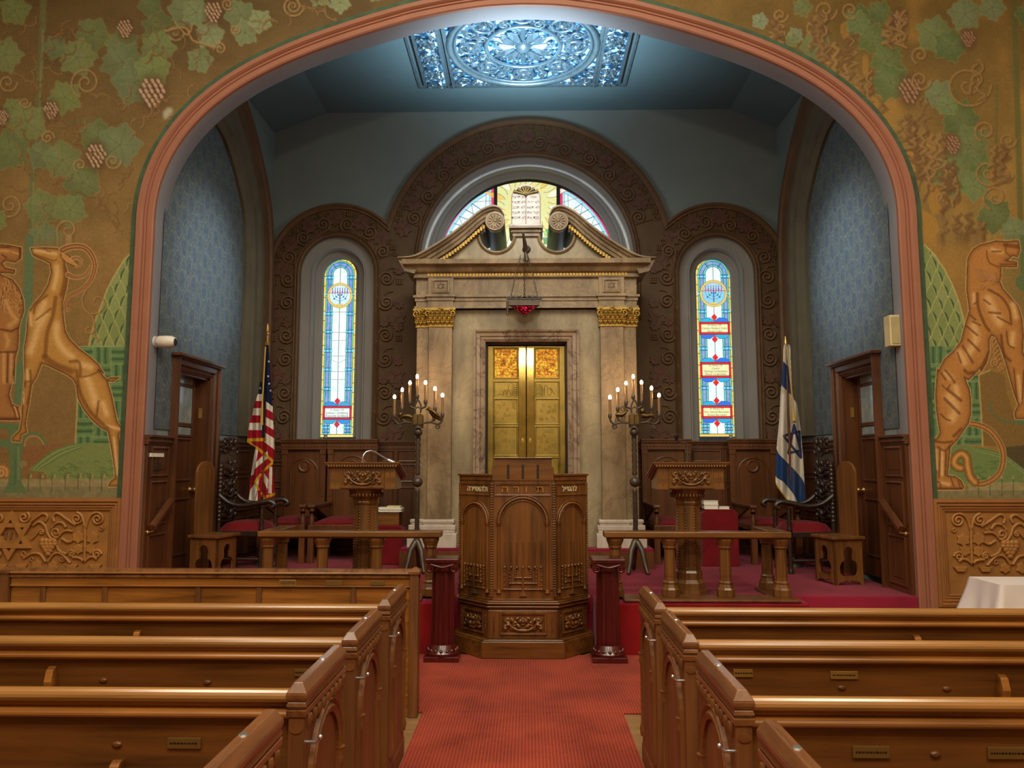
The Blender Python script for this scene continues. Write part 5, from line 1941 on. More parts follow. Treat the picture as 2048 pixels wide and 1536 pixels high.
# ------------------------------------------------------------------ candelabra
M['flame'] = glow('lamp_glow', '#ffd09a', 70.0)
M['candle'] = plain('candle_sleeve', '#94704c', 0.5, 0, 0.15, 10)
bulbsL = [(789, 793, 834), (804.5, 779, 820), (820, 765, 808), (834.5, 752.5, 795), (851, 764.5, 806), (870, 776.5, 820), (885, 790, 832)]
bulbsR = [(1220, 794, 834), (1235.5, 779, 820), (1252, 766, 808), (1266.5, 752.5, 796), (1283, 764, 806), (1303, 775.5, 818), (1318, 790, 832)]
YC = 8.42
for bl, xcp, lab, mir in ((bulbsL, 836, 'seven-branched bronze floor candelabrum with an eagle, left of the ark', 1), (bulbsR, 1268.5, 'seven-branched bronze floor candelabrum with a ram, right of the ark', -1)):
    C_ = lambda px, py, Y=YC: P(px, py, Y=Y)
    xc = C_(xcp, 900).x
    t = thing('candelabrum', lab, 'candelabrum', (xc, YC, ZS), 0, 'lit candelabra beside the ark')
    zz = lambda py: C_(xcp, py).z
    for a in (-PI / 2 - .75, -PI / 2 + .75, PI / 2):
        l = MB()
        dx, dy = math.cos(a), math.sin(a)
        l.tube(smooth([(xc + dx * .02, YC + dy * .02, zz(1086)), (xc + dx * .075, YC + dy * .075, zz(1100)), (xc + dx * .115, YC + dy * .13, ZS + .14), (xc + dx * .15, YC + dy * .19, ZS + .025), (xc + dx * .18, YC + dy * .23, ZS + .012)], 4),
               [.032, .03, .027, .024, .02] + [.02] * 12, 8) if False else l.tube([(xc + dx * .02, YC + dy * .02, zz(1084)), (xc + dx * .085, YC + dy * .09, zz(1100)), (xc + dx * .115, YC + dy * .14, ZS + .12), (xc + dx * .145, YC + dy * .19, ZS + .022), (xc + dx * .17, YC + dy * .22, ZS + .014)], [.036, .032, .026, .022, .014], 8)
        l.build('leg', M['iron'], t)
    sh = MB()
    prof = [(.05, zz(1090)), (.045, zz(1082)), (.02, zz(1074)), (.03, zz(1070)), (.02, zz(1066))]
    z, i = zz(1066), 0
    while z < zz(980):
        prof += [(.028, z), (.024, z + .03)]
        z += .04
    sh.lathe(prof + [(.02, zz(977))], (xc, YC, 0), 12)
    prof = [(.02, zz(951))]
    z = zz(950)
    while z < zz(876):
        prof += [(.030, z + .02), (.021, z + .055)]
        z += .062
    sh.lathe(prof + [(.034, zz(874))], (xc, YC, 0), 12)
    sh.build('stem', M['iron'], t)
    MB().sphere((xc, YC, zz(964)), .058, 18).build('ball_knop', M['iron'], t)
    k2 = MB()
    k2.sphere((xc, YC, zz(864.5)), .048, 16)
    k2.lathe([(.06, zz(856)), (.055, zz(851)), (.062, zz(848))], (xc, YC, 0), 16)
    k2.build('upper_knop', M['iron'], t)
    tb = MB()
    for sd in (-1, 1):
        pts = [(xc + sd * .027 + .025, zz(850)), (xc + sd * .027 + .025, zz(833))] + [(xc + sd * .027 + .025 * math.cos(a), zz(833) + .03 * math.sin(a)) for a in np.linspace(.2, PI - .2, 8)] + [(xc + sd * .027 - .025, zz(833)), (xc + sd * .027 - .025, zz(850))]
        tb.prism(pts, 'y', YC - .055, YC + .055)
        for q in range(5):
            tb.tube([(xc + sd * .027 - .016, YC - .056, zz(846) + q * .018), (xc + sd * .027 + .016, YC - .056, zz(846) + q * .018)], .003, 4)
    tb.build('tablet_boss', M['bronze'], t, bev=.003)
    am = MB()
    for (a, b_, drop) in ((0, 6, 11), (1, 5, 6), (2, 4, 4)):
        for j, sgn in ((a, -1), (b_, 1)):
            px, py0, py1 = bl[j]
            end = C_(px, py1)
            if j in (0, 6):
                pts = [C_(xcp + sgn * 12, 846), C_(xcp + sgn * 26, 844.5), C_(px - sgn * 9, 848), C_(px - sgn * 1.5, 842), end]
            elif j in (1, 5):
                pts = [C_(xcp + sgn * 22, 845), C_(px - sgn * 1, 838), end]
            else:
                pts = [C_(xcp + sgn * 4, 818), C_(px - sgn * 4, 815), C_(px, 812.5), end]
            am.tube(smooth(pts, 5), .0115, 8)
            if j in (0, 6):
                am.tube([(p[0], YC, p[1]) for p in spiral(C_(px - sgn * 10, 853).x, C_(px - sgn * 10, 853).z, .03, .008, PI / 2, -1.3 * sgn, 14)], .009, 6)
    for sgn in (-1, 1):
        am.tube(smooth([C_(xcp + sgn * 5, 826), C_(xcp + sgn * 6, 812), C_(xcp + sgn * 1, 800)], 5), .010, 8)
        am.tube(smooth([C_(xcp + sgn * 6, 819), C_(xcp, 813)], 3), .008, 6)
    am.tube([C_(xcp, 802), C_(*bl[3][:1], 796)], .012, 8)
    am.build('branches', M['iron'], t)
    for px, py0, py1 in bl:
        a, b_ = C_(px, py1), C_(px, py0 + 4.5)
        c = MB()
        c.lathe([(.018, a.z - .012), (.021, a.z), (.021, a.z + .028), (.016, a.z + .034)], (a.x, YC, 0), 10)
        cs = c.build('candle_cup', M['iron'], t)
        cd = MB().lathe([(.0145, a.z + .03), (.0155, b_.z)], ((a.x + b_.x) / 2, YC, 0), 10).build('candle', M['candle'], t)
        fl_ = MB().sphere((b_.x, YC, b_.z + .02), .0165, 10, (1, 1, 1.7)).build('bulb', M['flame'], cd)
    # beasts perched on the lower branches
    bx = C_(869, 822) if mir > 0 else C_(1240, 828)
    be = MB()
    if mir > 0:      # eagle with folded wings
        be.tube([C_(856, 822), C_(857, 817), C_(862, 822), C_(869, 830), C_(879, 838), C_(884, 841)], [.012, .022, .03, .036, .02, .006], 10)
        be.tube([C_(856, 818), C_(851, 819)], [.012, .003], 6)
        be.tube([C_(861, 819, YC - .03), C_(872, 828, YC - .035), C_(882, 836, YC - .02)], [.012, .024, .004], 8)
        for q in (866, 871):
            be.tube([C_(q, 835), C_(q - 2, 843)], .006, 5)
        be.build('eagle_figure', M['bronze'], t)
        l2 = MB()
        l2.tube([C_(800, 836), C_(808, 832), C_(817, 832), C_(824, 835)], [.016, .028, .028, .02], 8)
        l2.sphere(C_(801, 829), .03, 10)
        for q in (803, 809, 817, 823):
            l2.tube([C_(q, 836), C_(q - 2, 846)], .007, 5)
        l2.build('lion_figure', M['bronze'], t)
    else:            # ram with a curled horn, and a lion
        be.tube([C_(1231, 831), C_(1236, 829), C_(1244, 830), C_(1250, 826), C_(1252, 820)], [.012, .026, .026, .018, .012], 8)
        be.tube([C_(1252, 820), C_(1257, 822)], [.014, .005], 6)
        be.tube([(p[0], YC, p[1]) for p in spiral(C_(1246, 818).x, C_(1246, 818).z, .035, .012, 0, 1.3, 16)], .006, 6)
        for q in (1233, 1237, 1245, 1249):
            be.tube([C_(q, 832), C_(q - 3, 845)], .006, 5)
        be.build('ram_figure', M['bronze'], t)
        l2 = MB()
        l2.tube([C_(1283, 830), C_(1292, 832), C_(1303, 830), C_(1309, 834)], [.03, .028, .026, .02], 8)
        l2.sphere(C_(1285, 822), .036, 10)
        for q in (1286, 1292, 1302, 1309):
            l2.tube([C_(q, 834), C_(q + 3, 844)], .008, 5)
        l2.tube([C_(1309, 832), C_(1316, 828), C_(1313, 822)], [.006, .006, .01], 5)
        l2.build('lion_figure', M['bronze'], t)
# ------------------------------------------------------------------ wainscot and doors of the apse
ZD1 = P(455, 881, X=XL).z          # top of the dado cap
M['pane'] = plain('door_glass', '#8f9a98', 0.12, 0, 0.25, 8)
M['brassk'] = plain('door_brass', '#c9a05a', 0.3, 0.8, 0.1)


def panel_rect(mb, a0, a1, z0, z1, ax, t, dep, o=.02):
    """raised moulding round a sunk panel, on plane ax = t, raised towards dep"""
    mb.band([(a1, z0), (a1, z1), (a0, z1), (a0, z0)], [(0, 0), (0, dep * 1.0), (-o * .5, dep * 1.3), (-o, dep * .9), (-o, 0)], t, closed=True, ax=ax)


for s, nm, di in ((-1, 'left', 1), (1, 'right', 2)):
    X = XL if s < 0 else XR
    f = X - s * .035
    wn = MB()
    for (y0, y1, zbot) in ((YW + .01, DOUT0 + .02, 0), (DOUT1 - .02, YB, ZS)):
        wn.box(min(X, f), max(X, f), y0, y1, zbot, ZD1 - .07)
    wob = wn.build('baseboard_' + nm, M['wains'])
    struct(wob)
    cp = MB()
    for (y0, y1) in ((YW - .01, DOUT0 + .0), (DOUT1 - .0, YB)):
        for o, za, zb in ((.045, ZD1 - .09, ZD1 - .07), (.06, ZD1 - .07, ZD1 - .045), (.05, ZD1 - .045, ZD1 - .025), (.075, ZD1 - .025, ZD1)):
            xx = X - s * o
            cp.box(min(X, xx), max(X, xx), y0, y1, za, zb)
    cp.build('dado_cap', M['wainsx'], wob, bev=.004)
    pn = MB()
    zr = [ZS + .08, ZS + .50, ZS + .62, ZS + 1.0, ZS + 1.08, ZD1 - .13]
    for (y0, y1) in ((YW + .09, DOUT0 - .06), (8.66, 9.1), (9.18, 9.6), (9.68, 10.1)):
        for i in range(0, 6, 2):
            panel_rect(pn, y0, y1, zr[i], zr[i + 1], 'x', f, -s * .012)
            pn.box(min(f, f - s * .006), max(f, f - s * .006), y0 + .05, y1 - .05, zr[i] + .05, zr[i + 1] - .05)
    pn.build('wainscot_panels', M['wains'], wob)
    # door
    root = bpy.data.objects.new('door_%d' % di, None)
    COL.objects.link(root)
    struct(root)
    fr = MB()
    # architrave round the opening (band turned towards the room)
    path = [(DY1, ZS), (DY1, DZ), (DY0, DZ), (DY0, ZS)]
    fr.band(path, [(.0, s * .1), (0, -s * .02), (-.03, -s * .045), (-.055, -s * .03), (-.065, -s * .06), (-.11, -s * .065), (-.125, -s * .09), (-.145, -s * .09), (-.15, 0)], X, ax='x')
    fr.build('door_frame', M['wains'], root)
    hd = MB()
    zt = DZ + .15
    a, b_ = X - s * .02, X - s * .13
    hd.box(min(a, b_), max(a, b_), DOUT0 - .03, DOUT1 + .03, zt - .012, zt + .02)
    hd.build('door_cornice', M['wainsx'], root, bev=.006)
    rv = MB()
    for y in (DY0 - .002, DY1 - .02):
        a, b_ = X, X + s * .16
        rv.box(min(a, b_), max(a, b_), y, y + .022, ZS, DZ)
    a, b_ = X, X + s * .16
    rv.box(min(a, b_), max(a, b_), DY0, DY1, DZ - .02, DZ)
    rv.build('door_jamb', M['seatoak'], root)
    xl_ = X + s * .13
    lf_ = MB()
    a, b_ = xl_, xl_ + s * .04
    lf_.box(min(a, b_), max(a, b_), DY0 + .02, DY1 - .02, ZS + .01, DZ - .02)
    pz = lambda py: P(362, py, X=XL - .13).z
    for (p0, p1) in ((958, 880), (1105, 1000)):
        panel_rect(lf_, DY0 + .11, DY1 - .13, pz(p0), pz(p1), 'x', xl_, -s * .012, .025)
    for (p0, p1) in ((767, 746), (846, 772), (870, 853)):
        panel_rect(lf_, DY0 + .09, DY1 - .11, pz(p0) - .0, pz(p1), 'x', xl_, -s * .012, .02)
    leaf_o = lf_.build('door_leaf', M['wains'], root, bev=.002)
    for (p0, p1) in ((766, 747), (845, 773), (869, 854)):
        g = MB()
        a, b_ = xl_ - s * .004, xl_
        g.box(min(a, b_), max(a, b_), DY0 + .10, DY1 - .12, pz(p0), pz(p1))
        g.build('glass_pane', M['pane'], leaf_o)
    kn = MB()
    zk = P(380, 979, X=XL - .13).z
    kn.lathe([(.03, 0), (.03, -s * .008), (.012, -s * .012), (.012, -s * .035), (.026, -s * .045), (.03, -s * .06), (.02, -s * .072)], (xl_, DY1 - .075, zk), 14, 'x')
    kn.build('door_knob', M['brassk'], leaf_o)
    lt = MB()
    zk = P(389, 822, X=XL).z
    a, b_ = X + s * .05, X + s * .09
    lt.box(min(a, b_), max(a, b_), DY1 - .03, DY1 - .02, zk - .06, zk + .05)
    lt.build('latch_plate', M['brassk'], root)
    # sloping handrail on the wainscot by the arch
    h = thing('handrail', 'sloping wooden handrail on the panelling beside the %s apse door' % nm, 'handrail', (X - s * .09, 7.35, 1.1), 0)
    xr_ = X - s * .095
    p0, p1 = P(341, 1001, X=XL + .09), P(291, 1057, X=XL + .09)
    a, b_ = Vector((xr_, p0.y, p0.z)), Vector((xr_, max(p1.y, 7.08), p1.z))
    d = (b_ - a).normalized()
    hr = MB()
    up = Vector((0, -d.z, d.y)).normalized() if d.y > 0 else Vector((0, d.z, -d.y)).normalized()
    sec = [(-.026, -.03), (.026, -.03), (.03, .005), (.02, .028), (-.02, .028), (-.03, .005)]
    vs = []
    for q in (a, b_):
        for u, w in sec:
            vs.append(q + Vector((u, 0, 0)) + up * w)
    hr.add(vs, [tuple(range(6)), tuple(range(11, 5, -1))] + [(i, (i + 1) % 6, 6 + (i + 1) % 6, 6 + i) for i in range(6)])
    hr.build('rail', M['wainsx'], h)
    for t in (.12, .9):
        q = a + (b_ - a) * t
        bk = MB()
        bk.tube([q + up * -.03, q + Vector((0, 0, -.06)), Vector((f, q.y, q.z - .07))], .008, 6)
        bk.sphere((f - s * .004, q.y, q.z - .07), .02, 8)
        bk.build('rail_bracket', M['brassk'], h)

# small fittings on the arch
t = thing('security_camera', 'white bullet security camera on the left side of the arch', 'camera', P(316, 684, X=XL + .02))
p = P(318, 683, X=XL + .05)
mb = MB()
mb.lathe([(.055, 0), (.055, .014)], (XL, p.y + .02, p.z), 16, 'x')
mb.tube([(XL + .012, p.y + .02, p.z), (XL + .05, p.y + .02, p.z)], .02, 10)
mb.build('mount', M['whitep'], t)
mb = MB()
mb.lathe([(.045, .03), (.058, .04), (.06, .12), (.056, .17), (.04, .20)], (XL + .0, p.y + .02, p.z), 18, 'x')
mb.build('housing', M['whitep'], t)
MB().lathe([(.038, .198), (.03, .206)], (XL, p.y + .02, p.z - .004), 16, 'x').build('lens', M['blackm'], t)
t = thing('wall_speaker', 'slim cream wall speaker on the right side of the arch', 'speaker', P(1798, 655, X=XR))
p = P(1803, 656, X=XR - .05)
zz0, zz1 = P(1803, 688, X=XR - .05).z, P(1803, 624, X=XR - .05).z
MB().box(XR - .10, XR - .002, 7.09, 7.21, zz0, zz1).build('cabinet', plain('speaker_cream', '#cbb98c', 0.5), t, bev=.006)
MB().box(XR - .085, XR - .015, 7.083, 7.09, zz0 + .02, zz1 - .02).build('speaker_grille', plain('speaker_cloth', '#a8976c', 0.8), t)
q = P(1680, 771, X=XR)
tag(MB().box(XR - .035, XR - .001, q.y - .05, q.y + .05, q.z - .06, q.z + .06).build('alarm_box', M['whitep'], bev=.006), 'small white alarm box on the blue wall by the right door frame', 'alarm box')
q0, q1 = P(300, 906, X=XL + .04), P(326, 914, X=XL + .04)
c_ = MB()
c_.prism([(q0.y, q1.z - .0), (q1.y, q1.z), (q1.y, q0.z), (q0.y, q0.z)], 'x', XL + .037, XL + .05)
tag(c_.build('notice_card', M['paper']), 'white card on the panelling near the left arch pier', 'card')
q0, q1 = P(309, 924, X=XL + .04), P(322, 940, X=XL + .04)
c_ = MB()
c_.box(XL + .037, XL + .046, q0.y, q1.y, q1.z, q0.z)
for i in range(5):
    z = q1.z + (q0.z - q1.z) * (i + .5) / 5
    c_.box(XL + .046, XL + .05, q0.y + .006, q1.y - .006, z - .003, z + .003)
tag(c_.build('wall_vent', M['iron']), 'small dark louvred plate on the panelling below the white card', 'vent')

# ------------------------------------------------------------------ panelling of the back wall
bp = MB()
ya, yb = YF - .05, YB
xla, xra = Xa(832), Xa(1274)
zbk = zb0 + .02
for x0, x1 in ((XL + .03, xla), (xra, XR - .03)):
    bp.box(x0, x1, ya, YF - .002, ZS, zbk - .05)
wob = struct(bp.build('baseboard_back', M['wains']))
cp = MB()
pn = MB()
for x0, x1 in ((XL + .03, xla), (xra, XR - .03)):
    for o, za, zb in ((.01, zbk - .11, zbk - .05), (.03, zbk - .05, zbk - .025), (.05, zbk - .025, zbk)):
        cp.box(x0, x1, ya - o, YF - .002, za, zb)
    n = 5
    for i in range(n):
        a0, a1 = x0 + (x1 - x0) * (i + .1) / n, x0 + (x1 - x0) * (i + .9) / n
        for z0_, z1_ in ((ZS + .1, ZS + .85), (ZS + .95, ZS + 1.15), (ZS + 1.22, zbk - .14)):
            panel_rect(pn, a0, a1, z0_, z1_, 'y', ya, -.012)
cp.build('dado_cap', M['wains'], wob, bev=.004)
pn.build('wainscot_panels', M['wains'], wob)

# ------------------------------------------------------------------ tall clergy chairs along the back wall
YCB = 9.98


def clergy(px0, px1, label):
    x0, x1 = PX(px0, 950, YCB), PX(px1, 950, YCB)
    xc, hw = (x0 + x1) / 2, (x1 - x0) / 2
    t = thing('clergy_chair', label, 'chair', (xc, 9.5, ZS), 0, 'tall clergy chairs along the back wall')
    zt = PZ(878, YCB)
    bk = MB()
    bk.box(x0 + .03, x1 - .03, YCB + .02, YCB + .06, ZS + .3, zt - .12)
    bk_o = bk.build('backrest', M['seatoak'], t)
    ps = MB()
    for sd, xx in ((1, x0), (-1, x1)):
        a, b_ = xx, xx + sd * .075
        ps.box(min(a, b_), max(a, b_), YCB - .015, YCB + .06, ZS, zt - .14)
        ps.box(min(a, b_) - .004, max(a, b_) + .004, YCB - .025, YCB + .06, zt - .20, zt - .14)
        ps.box(min(a, b_) + .02, max(a, b_) - .02, YCB - .022, YCB, ZS + .75, zt - .23)
    ps.build('back_post', M['seatoak'], bk_o, bev=.004)
    co = MB()
    co.box(x0 - .01, x1 + .01, YCB - .03, YCB + .06, zt - .14, zt - .05)
    co.box(x0 - .010, x1 + .010, YCB - .05, YCB + .06, zt - .05, zt - .025)
    co.box(x0 - .012, x1 + .012, YCB - .06, YCB + .06, zt - .025, zt)
    for i in range(14):
        co.sphere((x0 + (x1 - x0) * (i + .5) / 14, YCB - .032, zt - .095), .016, 6, (1, .5, .8))
    co.build('cornice', M['seatoak'], bk_o, bev=.004)
    ar = MB()
    za = PZ(945, YCB)
    r = hw - .12
    ar.band([(xc + r, ZS + .62)] + [(xc + r * math.cos(a), za + r * math.sin(a)) for a in np.linspace(0, PI, 20)] + [(xc - r, ZS + .62)], [(0, 0), (0, -.008), (-.008, -.012), (-.016, -.008), (-.016, 0)], YCB + .02)
    zc = PZ(932, YCB)
    ar.lathe([(.085, 0), (.085, -.012), (.07, -.018), (.06, -.006), (.03, -.012)], (xc, YCB + .02, zc), 20, 'y')
    ar.build('arch_and_roundel', M['seatoak'], bk_o)
    YS = 9.16
    zs = ZS + .47
    st = MB()
    st.box(x0 + .02, x1 - .02, YS, YCB, zs - .08, zs - .02)
    st.build('seat_frame', M['seatoak'], t, bev=.004)
    cu = MB()
    nx, ny = 8, 8
    vs, fs = [], []
    for j in range(ny + 1):
        for i in range(nx + 1):
            u, v = i / nx * 2 - 1, j / ny * 2 - 1
            h = .055 * (1 - u ** 4) * (1 - v ** 4) + .02
            vs.append((xc + u * (hw - .05), (YS + YCB) / 2 + v * (YCB - YS - .02) / 2, zs - .02 + h))
    for j in range(ny):
        for i in range(nx):
            a = j * (nx + 1) + i
            fs.append((a, a + 1, a + nx + 2, a + nx + 1))
    cu.add(vs, fs, True)
    cu.box(xc - hw + .05, xc + hw - .05, YS + .01, YCB - .01, zs - .02, zs)
    cu.build('seat_cushion', M['red'], t)
    zar = PZ(1010, 9.16)
    for sd in (-1, 1):
        xx = xc + sd * (hw - .04)
        am = MB()
        am.box(xx - .04, xx + .04, YS - .06, YCB, zar - .035, zar)
        am.prism([(YS + .1, zar - .03), (YCB, zar - .03), (YCB, zar - .25)], 'x', xx - .02, xx + .02)
        am.build('armrest', M['ebony'] if False else M['seatoak'], t, bev=.008)
        p = MB()
        p.lathe([(.03, zs - .02), (.032, zs + .06), (.018, zs + .1), (.034, zs + .16), (.022, zs + .2), (.03, zar - .1), (.028, zar - .035)], (xx, YS - .01, 0), 12)
        p.build('arm_post', M['seatoak'], t)
        MB().box(xx - .035, xx + .035, YS - .045, YS + .025, ZS, zs - .02).build('leg', M['seatoak'], t, bev=.004)
        MB().box(xx - .035, xx + .035, YCB - .06, YCB + .0, ZS, zs - .08).build('leg', M['seatoak'], t, bev=.004)
    return t


clergy(563, 651, 'tall oak clergy chair with roundel back next to the striped flag')
clergy(655, 754, 'tall oak clergy chair directly behind the left lectern')
clergy(1284, 1382, 'tall oak clergy chair directly behind the right lectern')
clergy(1460, 1554, 'tall oak clergy chair with roundel back next to the white and blue flag')
# little domes on the chair backs
for px, lab in ((651, 'tiny white glass dome between the two left clergy chairs'), (1462, 'tiny white glass dome on the right clergy chair by the flag')):
    q = P(px, 874, Y=YCB - .02)
    t = MB()
    t.sphere((q.x, q.y, q.z), .028, 12)
    t.lathe([(.02, q.z + .015), (.03, q.z + .03)], (q.x, q.y, 0), 12)
    tag(t.build('glass_dome', M['pane']), lab, 'light dome')

# ------------------------------------------------------------------ red covered stands beside the ark, with box and books
for (a, b_, top, lab) in ((755, 806, 1052, 'red cloth covered stand between left lectern and ark'), (1405, 1478, 1018, 'red upholstered stand between right lectern and flag')):
    y0 = 9.35 if a > 1000 else 9.05
    y0 = 8.95 if a > 1000 else 9.0
    x0, x1 = PX(a, 1080, y0), PX(b_, 1080, y0)
    zt = PZ(top, y0)
    mb = MB()
    mb.prism([(x0, ZS), (x1, ZS), (x1, zt - .05), (x1 - .05, zt), (x0 + .05 if a > 1000 else x0, zt), (x0, zt - .05)], 'y', y0, y0 + .12 if a > 1000 else y0 + .3)
    tag(mb.build('upholstered_stand', M['red'], bev=.012), lab, 'stand')
x0, x1 = PX(754, 1040, 9.02), PX(798, 1040, 9.02)
z0, z1 = PZ(1052, 9.0), PZ(1024, 9.02)
t = thing('wooden_box', 'plain wooden box on the red stand behind the left lectern', 'box', ((x0 + x1) / 2, 9.12, z0))
MB().box(x0, x1, 9.02, 9.24, z0, z1 - .012).build('box_body', M['oakx'], t, bev=.004)
MB().box(x0 - .006, x1 + .006, 9.014, 9.246, z1 - .012, z1).build('box_lid', M['oakx'], t, bev=.003)
mb = MB()
for i in range(4):
    z = z1 + i * .012
    mb.box(x0 + .01 * (i % 3), x1 + .03 - .012 * (i % 2), 9.02 + .01 * (i % 2), 9.22, z, z + .011)
tag(mb.build('paper_stack', M['paper'], kind=None), 'low stack of grey papers on the wooden box', 'papers')
mb = MB().box(x0 + .11, x1 + .005, 9.04, 9.19, z1 + .048, z1 + .066)
tag(mb.build('notepad', plain('yellow_paper', '#d9cf96', 0.8)), 'pale yellow notepad on top of the papers', 'notepad')
zt = PZ(1018, 8.95)
M['cover'] = plain('book_cover', '#4a3a30', 0.6)
for (pa, pb, dz, h, lab) in ((1408, 1437, 0.0, .048, 'cream-edged book lying on the red stand, lower of two'), (1407, 1437, .049, .05, 'cream-edged book on top of the pair on the red stand'), (1438, 1459, 0.0, .03, 'thin white book lying by itself on the red stand')):
    x0, x1 = PX(pa, 1010, 8.96), PX(pb, 1010, 8.96)
    t = thing('book', lab, 'book', ((x0 + x1) / 2, 9.0, zt + dz), 0, 'books on the red stand')
    MB().box(x0 + .004, x1 - .006, 8.957, 9.06, zt + dz + .004, zt + dz + h - .004).build('pages', M['paper'], t)
    c = MB()
    c.box(x0, x1, 8.953, 9.064, zt + dz, zt + dz + .004)
    c.box(x0, x1, 8.953, 9.064, zt + dz + h - .004, zt + dz + h)
    c.box(x0, x0 + .004, 8.953, 9.064, zt + dz, zt + dz + h)
    c.build('cover', M['paper'] if pa > 1430 else M['whitep'], t)

# ------------------------------------------------------------------ carved throne chairs and sgabello chairs
for s, side in ((-1, 'left'), (1, 'right')):
    G = lambda d, y, z: (s * d + (XC if True else 0), y, z)          # d = distance from the axis
    t = thing('throne_chair', 'dark carved high-backed throne with red seat near the %s apse door' % side, 'chair', G(3.1, 8.56, ZS), 0, 'carved thrones at the sides')
    yA, yB = 8.36, 8.86
    dF, dB = 2.86, 3.36
    zs = ZS + .46
    ztop = PZ(888, 8.6)
    bk = MB()
    # openwork back: tall panel with pierced scrolls and a crest
    bx = s * dB + XC
    bk.box(min(bx, bx + s * .03), max(bx, bx + s * .03), yA + .07, yB - .07, zs + .1, ztop - .22)
    for y in (yA + .03, yB - .03):
        bk.tube([(bx, y, ZS + .25), (bx, y, ztop - .2)], .026, 8)
        for q in range(14):
            bk.sphere((bx, y, zs + .1 + q * (ztop - zs - .35) / 13), .034, 6)
    crest = smooth([(yA + .02, ztop - .24), (yA + .06, ztop - .12), (yA + .16, ztop - .1), ((yA + yB) / 2, ztop), (yB - .16, ztop - .1), (yB - .06, ztop - .12), (yB - .02, ztop - .24)], 4)
    bk.prism(crest + [(yB - .05, ztop - .3), (yA + .05, ztop - .3)], 'x', bx - .02, bx + .03)
    M_ = Matrix.Translation((bx - s * .0, (yA + yB) / 2, zs + .1)) @ Matrix.Rotation(-PI / 2 if s > 0 else PI / 2, 4, 'Z')
    for q in range(4):
        acanthus(.40, .24, M_ @ Matrix.Translation((0, -.012, q * .235)), bk, .017)
    bk.sphere((bx, (yA + yB) / 2, ztop - .02), .045, 8)
    bk.build('carved_backrest', M['ebony'], t)
    sf = MB()
    a, b_ = s * dF + XC, s * dB + XC
    sf.box(min(a, b_), max(a, b_), yA, yB, zs - .07, zs - .01)
    sf.build('seat_frame', M['ebony'], t, bev=.006)
    cu = MB()
    nx = 10
    vs, fs = [], []
    for j in range(nx + 1):
        for i in range(nx + 1):
            u, v = i / nx * 2 - 1, j / nx * 2 - 1
            h = .10 * math.sqrt(max(0, 1 - u ** 4)) * math.sqrt(max(0, 1 - v ** 4))
            vs.append(((a + b_) / 2 + u * (dB - dF) / 2 * .98, (yA + yB) / 2 + v * (yB - yA) / 2 * .98, zs - .01 + h))
    for j in range(nx):
        for i in range(nx):
            q = j * (nx + 1) + i
            fs.append((q, q + 1, q + nx + 2, q + nx + 1))
    cu.add(vs, fs, True)
    cu.build('seat_cushion', M['red'], t)
    for y in (yA + .02, yB - .02):
        xf_ = s * (dF + .02) + XC
        za = PZ(1010, 8.4)
        p = MB()
        prof = [(.03, ZS), (.032, ZS + .04), (.018, ZS + .06)]
        z = ZS + .07
        while z < zs - .1:
            prof += [(.03, z + .02), (.02, z + .045)]
            z += .055
        prof += [(.032, zs - .07), (.032, zs)]
        p.lathe(prof, (xf_, y, 0), 10)
        p.build('leg', M['ebony'], t)
        p2 = MB()
        prof = [(.028, zs)]
        z = zs
        while z < za - .06:
            prof += [(.03, z + .02), (.018, z + .05)]
            z += .06
        p2.lathe(prof + [(.025, za - .02)], (xf_, y, 0), 10)
        p2.build('arm_post', M['ebony'], t)
        MB().lathe([(.03, ZS), (.026, zs - .05)], (s * (dB - .02) + XC, y, 0), 8).build('leg', M['ebony'], t)
        ar = MB()
        xb_ = s * dB + XC
        pts = smooth([(xb_, y, za + .10), (xb_ - s * .12, y, za + .015), (xb_ - s * .28, y, za - .01), (xf_ - s * .0, y, za + .03), (xf_ - s * .09, y, za + .035), (xf_ - s * .14, y, za - .005), (xf_ - s * .10, y, za - .03)], 5)
        ar.tube(pts, .028, 8)
        ar.build('armrest', M['ebony'], t)
    stx = MB()
    for z in (ZS + .14,):
        stx.tube([(s * (dF + .02) + XC, yA + .02, z), (s * (dF + .02) + XC, yB - .02, z)], .018, 8)
        stx.tube([(s * (dF + .02) + XC, yA + .02, z), (s * (dB - .02) + XC, yA + .02, z)], .018, 8)
        stx.tube([(s * (dF + .02) + XC, yB - .02, z), (s * (dB - .02) + XC, yB - .02, z)], .018, 8)
    stx.build('stretcher', M['ebony'], t)

    # plank chair with trefoil cut-outs, turned a little towards the aisle
    k = thing('plank_chair', 'plain oak plank chair with trefoil cut-outs, in front of the %s throne' % side, 'chair', (s * 3.16 + XC, 7.80, ZS), s * .22, 'plank chairs beside the thrones')
    zsu = PZ(1072, 7.62) - ZS
    w, d = .165, .155                       # half sizes: along the room and across it

    def trefoil(hw_, h):
        pts = smooth([(-hw_ * .42, h * .20), (hw_ * .42, h * .20), (hw_ * .62, h * .27), (hw_ * .64, h * .40), (hw_ * .52, h * .50), (hw_ * .31, h * .54)], 3)
        pts += [(hw_ * .34 * math.cos(a), h * .70 + h * .145 * math.sin(a)) for a in np.linspace(-.5, PI + .5, 16)]
        pts += [(-hw_ * .31, h * .54), (-hw_ * .52, h * .50), (-hw_ * .64, h * .40), (-hw_ * .62, h * .27)]
        return pts
    H = zsu - .03
